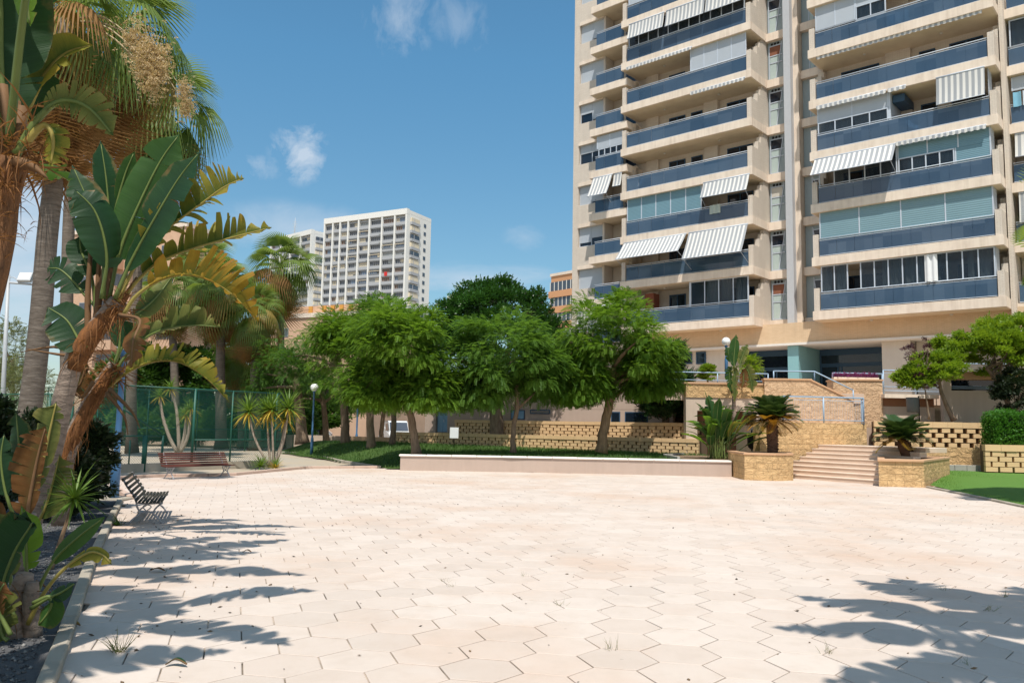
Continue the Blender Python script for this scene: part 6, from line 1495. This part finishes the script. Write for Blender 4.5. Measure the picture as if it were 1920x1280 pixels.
# chain link fence with tube posts
t = NT('chain_link'); v = t.coord(); s = t.node('ShaderNodeSeparateXYZ'); t.l(v, s.inputs[0])
def diag(sg):
    a = t.math('ADD', s.outputs[0], t.math('MULTIPLY', s.outputs[2], sg)); f = t.math('PINGPONG', t.math('DIVIDE', a, .085), .5); return t.math('LESS_THAN', f, .055)
mk = t.math('MAXIMUM', diag(1.0), diag(-1.0))
m_link = t.finish((.02, .11, .08), .5); tr = t.node('ShaderNodeBsdfTransparent'); mx = t.node('ShaderNodeMixShader'); t.l(mk, mx.inputs[0]); t.l(tr.outputs[0], mx.inputs[1]); t.l(t.b.outputs[0], mx.inputs[2]); t.l(mx.outputs[0], t.out.inputs[0])
F0, F1 = np.array([-13.6, 24.6]), np.array([-8.7, 31.3])
def fence(a, b, h, label, posts, rails, netz=(.2, None), zb_=.0):
    L_ = float(np.linalg.norm(b - a)); o = empty('wire_fence', (a[0], a[1], zb_), label, 'fence', None, math.atan2(b[1] - a[1], b[0] - a[0]))
    for x, r, hh in posts: m = MB(); m.tube([(x, 0, -.05), (x, 0, hh)], r, 10); m.build('post', m_green, o)
    m = MB()
    for x0, x1, z in rails: m.tube([(x0, 0, z), (x1, 0, z)], .025, 8)
    m.build('rail', m_green, o)
    n = MB(); n.add([(0, .01, netz[0]), (L_, .01, netz[0]), (L_, .01, netz[1] or h), (0, .01, netz[1] or h)], [(0, 1, 2, 3)]); n.build('netting', m_link, o); return o
LF = np.linalg.norm(F1 - F0)
def fx(px):
    d = ray(px, 800)[:2]; n_ = np.array([-(F1 - F0)[1], (F1 - F0)[0]]); t_ = (F0 @ n_) / (d @ n_); return float((d * t_ - F0) @ norm(F1 - F0))
fo = fence(F0, F1, 2.75, 'green chain link fence with tube posts behind the red bench', [(fx(363), .045, 2.75), (fx(434), .03, 2.75), (fx(517), .04, 2.75), (fx(307), .04, 1.15), (fx(274), .08, 1.15), (fx(222), .04, 2.75), (fx(246), .025, 1.0)], [(fx(363), LF, 1.0), (fx(222), LF, 2.74), (fx(215), fx(308), 1.13)], (.2, None))
m = MB(); m.tube([(fx(228), .02, 2.0), (fx(303), .02, 1.2)], .03, 8); m.build('brace', m_green, fo)
wall('fence_plinth', [tuple(F0 + np.array([0, -.12])), tuple(F1 + np.array([0, -.12]))], .22, -.05, .24, m_kerb, 'low concrete plinth under the green chain link fence', cat='plinth')
fence(np.array([-24.0, 35.0]), np.array([-16.5, 31.0]), 2.6, 'green wire fence beyond the thick palm trunk at the far left', [(x, .04, 2.6) for x in np.arange(0, 8.6, 1.4)], [(0, 8.5, 2.58)])
fence(np.array([-26.0, 46.0]), np.array([-12.5, 48.0]), 3.4, 'taller green court fence between the trunks of the far palms', [(x, .04, 3.4) for x in np.arange(0, 13.7, 2.7)], [(0, 13.6, 3.38), (0, 13.6, 1.2)])
# sign on the lawn
b_ = P(851, 838, 38.5); o = empty('lawn_sign', b_, 'small white blank notice board on a black post on the lawn', 'sign')
mb = MB(); mb.tube([(0, 0, -.1), (0, 0, .92)], .025, 8); mb.build('post', m_black, o); mb = MB(); mb.box(-.2, .2, -.04, -.027, .42, .92); mb.build('panel', plain('sign_white', (.74, .76, .78), .5, .04), o)
# litter bins
b_ = P(1712, 790, 33.6); o = empty('litter_bin', b_, 'grey round litter bin on a post behind the leaning cycad', 'bin'); mb = MB(); mb.lathe([(.2, .38), (.23, .4), (.24, .92), (.25, .98), (.22, .98), (.2, .9)], n=18); mb.build('bucket', m_bin, o)
mb = MB(); mb.tube([(.26, 0, -.1), (.26, 0, 1.05)], .03, 8); mb.box(.15, .29, -.03, .03, .62, .7); mb.build('post', m_black, o)
b_ = P(1413, 866, 31.6); b_[2] = .55; o = empty('litter_bin', b_, 'black round litter bin hung on a post between the paddle clump and the left cycad', 'bin'); mb = MB(); mb.lathe([(.12, .42), (.2, .5), (.23, .6), (.23, .98), (.2, 1.02)], n=18); mb.build('bucket', m_black, o)
mb = MB(); mb.tube([(0, .2, -.1), (0, .2, 1.2)], .03, 8); mb.box(-.03, .03, .17, .24, .7, .8); mb.build('post', m_black, o)
# floodlight mast
b_ = P(2, 838, 36); b_[2] = 0; tp = P(15, 528, 36); o = empty('floodlight_mast', b_, 'grey steel mast with a white floodlight and cross arm at the far left', 'floodlight')
mb = MB(); d_ = tp - b_; mb.tube([(0, 0, -.1), d_ * .5, d_ + [0, 0, .3]], [.12, .09, .07], 12); mb.build('mast', m_galv, o)
mb = MB(); mb.tube([P(-20, 527, 36) - b_, P(60, 533, 36) - b_], .05, 8); mb.tube(curve(np.array([P(16, 520, 36), P(26, 520, 36), P(34, 527, 36)]) - b_, 7), .02, 6); mb.build('cross_arm', m_galv, o)
c_ = P(48, 520, 36) - b_; ca = .45; ax_ = np.array([[1, 0, 0], [0, math.cos(ca), -math.sin(ca)], [0, math.sin(ca), math.cos(ca)]])
for nm, cc in (('floodlight', c_), ('floodlight', P(-22, 515, 36) - b_)):
    mb = MB(); mb.obox(cc, (.30, .08, .22), ax_, 0); mb.obox(cc + ax_[1] * -.085, (.26, .01, .18), ax_, 1); mb.build(nm, [m_galv, m_globe], o)
# manhole cover in the distance on the gravel
# weeds growing from the joints
m_weed = leafmat('weed', (.10, .13, .04), (.26, .25, .10), .3, .6)
for i, (px, py, s_, lab) in enumerate(((222, 1222, .20, 'dry grass tuft growing at the kerb in the lower left'), (1147, 1218, .13, 'thin upright weed in a paving joint near the lower centre'), (845, 1100, .09, 'small yellowish weed in the paving left of the middle'), (1047, 1134, .08, 'tiny yellow weed sprouting near the centre of the paving'), (980, 1080, .07, 'tiny weed in the paving above the centre weed'),
                                       (1556, 1225, .12, 'weed in a joint inside the lower right shadow'), (1858, 1145, .10, 'weed tuft in the shadow at the right edge'), (1884, 1118, .09, 'thin weed standing at the right edge shadow'), (1768, 1106, .09, 'thin weed at the tip of the right shadow'), (1810, 1245, .08, 'small weed near the lower right corner'), (222, 985, .22, 'green weed growing beside the kerb stones'), (836, 1090, .06, 'tiny sprout left of a small yellowish weed'))):
    b_ = G(px, py, .005); o = empty('weed', b_, lab, 'weed', 'weeds in the paving joints'); cl = Cloud(); r = np.random.default_rng(400 + i); n = 34 if i in (0, 10) else 12
    d = r.normal(size=(n, 3)) * [.6, .6, .3] + [0, 0, 1.0]; cl.scatter((T_SW[0] * [1, 1.1 if i in (10,) else .6, 1], T_SW[1]), r.normal(size=(n, 3)) * [.025, .025, .0], d, np.array([1., 0, 0]), s_ * r.uniform(.4, 1.1, n)); cl.build('stems', [m_broad if i == 10 else m_weed], o)
for px, py, s_, mt, lab in ((105, 1172, .16, m_pad_o, 'fallen orange leaf on the dark gravel'), (310, 1245, .12, m_pad_dk, 'curled green leaf on the paving at the lower left'), (280, 1070, .14, m_pad_br, 'dry brown twig leaf on the shaded paving'), (455, 1035, .09, m_pad_br, 'small reddish dry leaf on the sunny paving')):
    b_ = G(px, py, .02); o = empty('fallen_leaf', b_, lab, 'leaf'); paddle(o, b_, [b_, b_ + [s_ * .5, .02, .03], b_ + [s_ * 1.3, -.02, .01]], s_ * .28, (0, 1, .25), (0, -1, .3), mt, 5, .05, 0, .0, .1, 1.0, m_stalk_br, .004)
b_ = G(1357, 893, .0); o = empty('crushed_can', b_ + [0, -.1, .03], 'small crushed red can lying by the foot of the seat wall', 'litter'); mb = MB(); mb.tube([(-.08, 0, .01), (-.03, .01, .015), (.03, -.01, .005), (.09, 0, .01)], [.03, .036, .026, .03], 10); mb.build('can', plain('faded_red', (.45, .10, .09), .4, .2), o)
# ------------------------------------------------------------------ distant buildings and cars
m_tower = plain('white_tower', (.70, .69, .66), .9, .05, .08)
m_tower_gr = plain('grey_parapet', (.36, .37, .39), .85, .08, .1)
m_peach = stained('peach_render', (.66, .43, .29), (.56, .36, .24), .9, False, .05)
m_orange = plain('ochre_panel', (.55, .27, .06), .8, .06, .2)
m_cream = plain('cream_blind', (.62, .54, .41), .8, .1, .4)
m_redcloth = plain('red_cloth', (.55, .03, .03), .8)
m_far_glass = plain('far_window', (.07, .085, .11), .15, .6, .15, spec=.6)
m_far_brown = plain('far_brown_blind', (.20, .13, .10), .7, .2, .2)
m_far_blue = plain('far_blue_glass', (.12, .17, .25), .2, .3, .2, spec=.6)
m_far_blind = plain('far_blind', (.33, .34, .34), .7, .2, .2)
def tower(loc, yaw, bays, bw_, floors, fh, base_z, label, side, seed, name='white_tower', nmax=100):
    """slab tower: piers run up between bays; each bay and floor has a grey parapet and a set back window"""
    o = empty(name, loc, label, 'tower', None, yaw); r = random.Random(seed); W_ = sum(bw_) + .6 * (bays + 1); H_ = floors * fh
    mb = MB(); mb.box(.02, W_ - .02, 1.2, side - .02, 0, base_z + H_ + 1.0); x = 0; xs = []
    for i in range(bays + 1):
        mb.box(x, x + .6, -.15, 1.3, 0, base_z + H_ + .6)
        if i < bays: xs.append((x + .6, x + .6 + bw_[i])); x += .6 + bw_[i]
    mb.box(-.02, W_ + .02, -.2, 1.4, base_z + H_ + .602, base_z + H_ + 2.6); mb.box(0, W_, 1.5, side, base_z + H_ + 1.01, base_z + H_ + 2.3); mb.build('wall', m_tower, o)
    for q_ in range(3): rb = MB(); xx = W_ * (.2 + .27 * q_); rb.box(xx, xx + 3.2, 5, 9, base_z + H_ + 2.31, base_z + H_ + 3.6 + .7 * (q_ == 1)); rb.build('roof_hut', m_tower_gr, o)
    pm = MB(); n = 0; rest = MB(); rm = [m_far_glass, m_far_blind, m_cream, m_far_brown, m_far_blue]
    for f in range(floors - 1, -1, -1):
        z = base_z + f * fh
        for (x0, x1) in xs:
            pm.box(x0 + .001, x1 - .001, .12, .4, z, z + 1.05); k = r.random(); mi = 0 if k < .42 else 1 if k < .62 else 2 if k < .76 else 3 if k < .88 else 4
            t_ = MB() if n < nmax else rest
            xm = x0 + (x1 - x0) * r.choice([.3, .5, .62, 1.0]); t_.box(x0 + .1, min(xm, x1 - .1), .75, .85, z + 1.0, z + fh - .3, mi)
            if xm < x1 - .2: t_.box(xm + .02, x1 - .1, .72, .86, z + 1.0 + r.choice([0, 0, .6]), z + fh - .3, r.choice([0, 0, 1, 2, 4]))
            nm = max(2, int((x1 - x0) / .8))
            for q_ in range(1, nm): t_.box(x0 + (x1 - x0) * q_ / nm - .05, x0 + (x1 - x0) * q_ / nm + .05, .7, .88, z + 1.0, z + fh - .35, 1)
            if k > .93: t_.box(x0 + .05, x1 - .05, -.5, .1, z + 1.9, z + 2.05, 2)
            if k < .10: t_.box(x1 - .9, x1 - .1, .0, .5, z + .2, z + .85, 1)
            if n < nmax: t_.build('window', rm, o)
            n += 1
            pm.box(x0, x1, .3, 1.19, z + fh - .35, z + fh - .001)
    pm.build('parapet', m_tower_gr, o)
    if rest.v: rest.build('window', rm, o)['kind'] = 'stuff'
    for f in range(floors):                                      # gable end, facing +x: a glazed bay then small windows
        z = base_z + f * fh; sw_ = MB(); sw_.box(W_ - .3, W_ + .8, 2.0, 7.2, z + .3, z + 1.25, 0); sw_.box(W_ - .3, W_ + .6, 2.1, 7.0, z + 1.25, z + fh - .2, 2 if r.random() < .6 else 1); sw_.box(W_ + .6, W_ + .7, 3.6, 3.8, z + 1.25, z + fh - .2, 0); sw_.build('gable_bay', [m_tower_gr, m_far_glass, m_cream], o)
        sw_ = MB(); sw_.box(W_ - .02, W_ + .06, 10.4, 11.8, z + 1.1, z + 2.4, 1); sw_.build('gable_window', [m_tower, m_far_glass, m_cream], o)
    return o, xs, W_
c0_ = P(600, 600, 292); c1_ = P(757, 600, 275); yaw = math.atan2(c1_[1] - c0_[1], c1_[0] - c0_[0]); Wt = float(np.linalg.norm((c1_ - c0_)[:2]))
top = P(757, 404, 275)[2]; bwt = np.array([3.1, 2.6, 2.9, 3.9, 4.0, 4.6, 4.6, 4.0]); bwt = bwt * (Wt - .6 * 9) / bwt.sum()
fl = 22; tw, xs, W_ = tower((c0_[0], c0_[1], 0), yaw, 8, list(bwt), fl, 2.92, top - fl * 2.92, 'tall white slab tower with eight bays of balconies against the sky', 15, 3)
zr = P(726, 512, 280)[2]; cw = MB(); cw.box(xs[6][0] + 1.4, xs[6][0] + 2.6, -.1, .05, zr - 1.2, zr + .2); cw.build('red_cloth', m_redcloth, tw)
c0_ = P(500, 600, 345); c1_ = P(577, 600, 325); top2 = P(560, 446, 330)[2]; W2_ = float(np.linalg.norm((c1_ - c0_)[:2]))
tw2, _, W_ = tower((c0_[0], c0_[1], 0), math.atan2(c1_[1] - c0_[1], c1_[0] - c0_[0]), 4, [(W2_ - .6 * 5) / 4] * 4, 20, 2.95, top2 - 20 * 2.95, 'second white tower farther left, half hidden behind the tallest far palm', 14, 6, nmax=30)
mb = MB(); a_ = P(552, 446, 334) - np.array([c0_[0], c0_[1], 0]); 
ma = empty('antenna_mast', P(552, 446, 334), 'thin lattice antenna mast on the roof of the second white tower', 'antenna'); mb.tube([(0, 0, -3), (0, 0, 4), (0, 0, 8.5)], [.25, .2, .08], 6)
for z in (2.5, 4.5, 6): mb.beam((-1, 0, z), (1, 0, z), .1, .1); mb.beam((-.7, 0, z + .8), (.7, 0, z + .8), .1, .1)
mb.build('mast', m_galv, ma)
def block(name, a, b, Y0, Y1, ztop, depth, label, rows, wins, seed, wall_m=m_peach, balc=(), cat='building'):
    """plain apartment block from picture column a to b; wins = picture columns of the windows"""
    p0, p1 = P(a, 700, Y0), P(b, 700, Y1); o = empty(name, (p0[0], p0[1], 0), label, cat, None, math.atan2(p1[1] - p0[1], p1[0] - p0[0])); W_ = float(np.linalg.norm((p1 - p0)[:2]))
    mb = MB(); mb.box(0, W_, 0, depth, 0, ztop); mb.build('wall', wall_m, o); mb = MB(); mb.box(-.15, W_ + .15, -.15, depth + .15, ztop + .002, ztop + .45); mb.build('roof', m_conc, o)
    for z in rows:
        for (x, w_, h_) in wins:
            f = MB(); f.box(x, x + w_, -.06, .03, z, z + h_); fo_ = f.build('window', m_far_blind, o); g_ = MB(); nn = max(1, int(w_ / .9))
            for q_ in range(nn): g_.box(x + w_ * q_ / nn + .06, x + w_ * (q_ + 1) / nn - .06, -.075, -.061, z + .07, z + h_ - .07)
            g_.build('pane', m_far_glass, fo_)
        for (x, w_) in balc: bb_ = MB(); bb_.box(x, x + w_, -1.1, .0, z - 1.2, z - .15); bb_.build('balcony', wall_m, o)
    return o, W_
zt = P(300, 428, 88)[2]; block('peach_block', 120, 334, 92, 87, zt, 6, 'peach coloured apartment block behind the palms and torn yellow leaves', [zt - 3.2 - 3 * k for k in range(6)], [(1.5, 1.8, 1.3), (4.5, 2.4, 1.4), (6.8, 1.4, 1.3), (9.0, 2.4, 1.4), (12.5, 1.8, 1.3)], 1, balc=((4.2, 3.2), (8.7, 3.0)))
zt = P(560, 588, 84)[2]; o, W_ = block('peach_block', 475, 690, 86, 80, zt - .5, 12, 'lower peach building with ochre pilasters on its roof storey', [zt - 2.4 - 3 * k for k in range(2)], [(3.5, .9, .9), (1.2, .9, .9)], 2)
mb = MB()
mb.box(3.9, W_, 1.0, 9, zt - .04, zt + .85); mb.build('roof_storey', m_peach, o)
for px in (570, 596, 612, 628, 645):
    d = ray(px, 700); x = (px - 475) / (690 - 475) * W_; pl_ = MB(); pl_.box(x - .22, x + .22, .85, .998, zt - .03, zt + .8); pl_.build('pilaster', m_orange, o)
zt = P(1050, 515, 130)[2]; o, W_ = block('orange_block', 1031, 1100, 132, 126, zt, 12, 'small orange apartment block peeping out left of the brick block', [], [], 3, plain('orange_render', (.60, .31, .16), .9, .08, .3))
for k in range(5):
    z = zt - 2.4 - 2.55 * k; f = MB(); f.box(.1, W_ - .6, -.3, .03, z - .15, z + 1.35); fo_ = f.build('window', m_far_glass, o); g_ = MB()
    for q_ in range(9): g_.box(.1 + (W_ - .75) * q_ / 8, .22 + (W_ - .75) * q_ / 8, -.35, -.301, z - .15, z + 1.35)
    g_.build('frame', m_white, fo_); b2_ = MB(); b2_.box(-.1, W_, -.5, .0, z - 1.2, z - .152); b2_.build('balcony', bpy.data.materials['orange_render'], o)
# cars
def car(loc, rz, paint, label, van=False):
    o = empty('parked_car', loc, label, 'car', 'cars parked behind the boundary wall', rz)
    prof = [(-2.1, .35), (-2.12, .7), (-1.95, .92), (-1.25, 1.0), (-.55, 1.42), (.55, 1.46), (1.35, 1.3), (1.95, .98), (2.1, .85), (2.1, .35)] if not van else [(-2.4, .4), (-2.42, .8), (-2.2, 1.05), (-1.75, 1.15), (-1.2, 1.85), (-.9, 1.95), (2.3, 1.95), (2.4, 1.8), (2.4, .4)]
    V = []; n = len(prof)
    for y, tuck in ((-.82, .13), (-.87, 0), (.87, 0), (.82, .13)):
        for x, z in prof: V.append((x * (1 - .0), y * (1 - (.14 if z > 1.1 else 0)), z))
    F = [tuple(range(n))[::-1], tuple(range(3 * n, 4 * n))] + [(k * n + i, k * n + (i + 1) % n, (k + 1) * n + (i + 1) % n, (k + 1) * n + i) for k in range(3) for i in range(n)]
    mb = MB(); mb.add(V, F, 0, False); mb.build('body', paint, o, .04)
    g = MB()
    for s in (-1, 1): y = s * .765; q_ = [(-.95, 1.02), (-.5, 1.36), (.5, 1.4), (1.2, 1.25), (1.4, 1.02)] if not van else [(-1.5, 1.2), (-1.1, 1.75), (-.2, 1.75), (-.2, 1.2)]; g.add([(x, y + s * (.06 if z < 1.1 else .0) + s * .004, z) for x, z in q_] if not van else [(x, s * .775, z) for x, z in q_], [tuple(range(len(q_))) if s < 0 else tuple(range(len(q_)))[::-1]])
    g.build('side_window', m_far_glass, o)
    w_ = MB(); (w_.add([(-1.22, -.68, 1.02), (-1.22, .68, 1.02), (-.58, .62, 1.41), (-.58, -.62, 1.41)], [(0, 1, 2, 3)]) if not van else w_.add([(-1.74, -.7, 1.2), (-1.74, .7, 1.2), (-1.24, .68, 1.82), (-1.24, -.68, 1.82)], [(0, 1, 2, 3)])); wo_ = w_.build('windscreen', m_far_glass, o); wo_.location = (-.015, 0, .012)
    for x in (-1.3, 1.3):
        for s in (-1, 1):
            tmb = MB(); V = [(x + .32 * math.cos(a), s * (.72 + .16 * j), .32 + .32 * math.sin(a)) for j in (0, 1) for a in np.linspace(0, 6.283, 17)[:-1]]
            tmb.add(V, [tuple(range(16)), tuple(range(16, 32))[::-1]] + [(i, (i + 1) % 16, 16 + (i + 1) % 16, 16 + i) for i in range(16)]); wh = tmb.build('wheel', m_black, o)
            rm_ = MB(); rm_.add([(x + .2 * math.cos(a), s * .885, .32 + .2 * math.sin(a)) for a in np.linspace(0, 6.283, 13)[:-1]], [tuple(range(12))]); rm_.build('rim', m_galv, wh)
    for s in (-1, 1): h_ = MB(); h_.box(-2.15, -2.08, s * .66 - .14, s * .66 + .14, .68, .84); h_.build('headlight', m_globe, o)
def paint(name, c): return plain(name, c, .25, .04, 1, spec=.6)
p = P(572, 815, 66); car((p[0], p[1], 0), .15, paint('silver_paint', (.52, .53, .55)), 'silver car parked behind the low wall left of the lawn trees')
p = P(385, 815, 68); car((p[0], p[1], 0), .1, paint('dark_paint', (.03, .035, .045)), 'dark car seen through the green fence beside the swollen palm trunk')
p = P(462, 815, 70); car((p[0], p[1], 0), .0, paint('white_paint', (.70, .71, .72)), 'white car glimpsed through the fence behind the yucca stems')
p = P(740, 815, 64); car((p[0], p[1], 0), 1.9, paint('van_white', (.72, .73, .73)), 'white van parked at the end of the low wall behind the lawn', True)
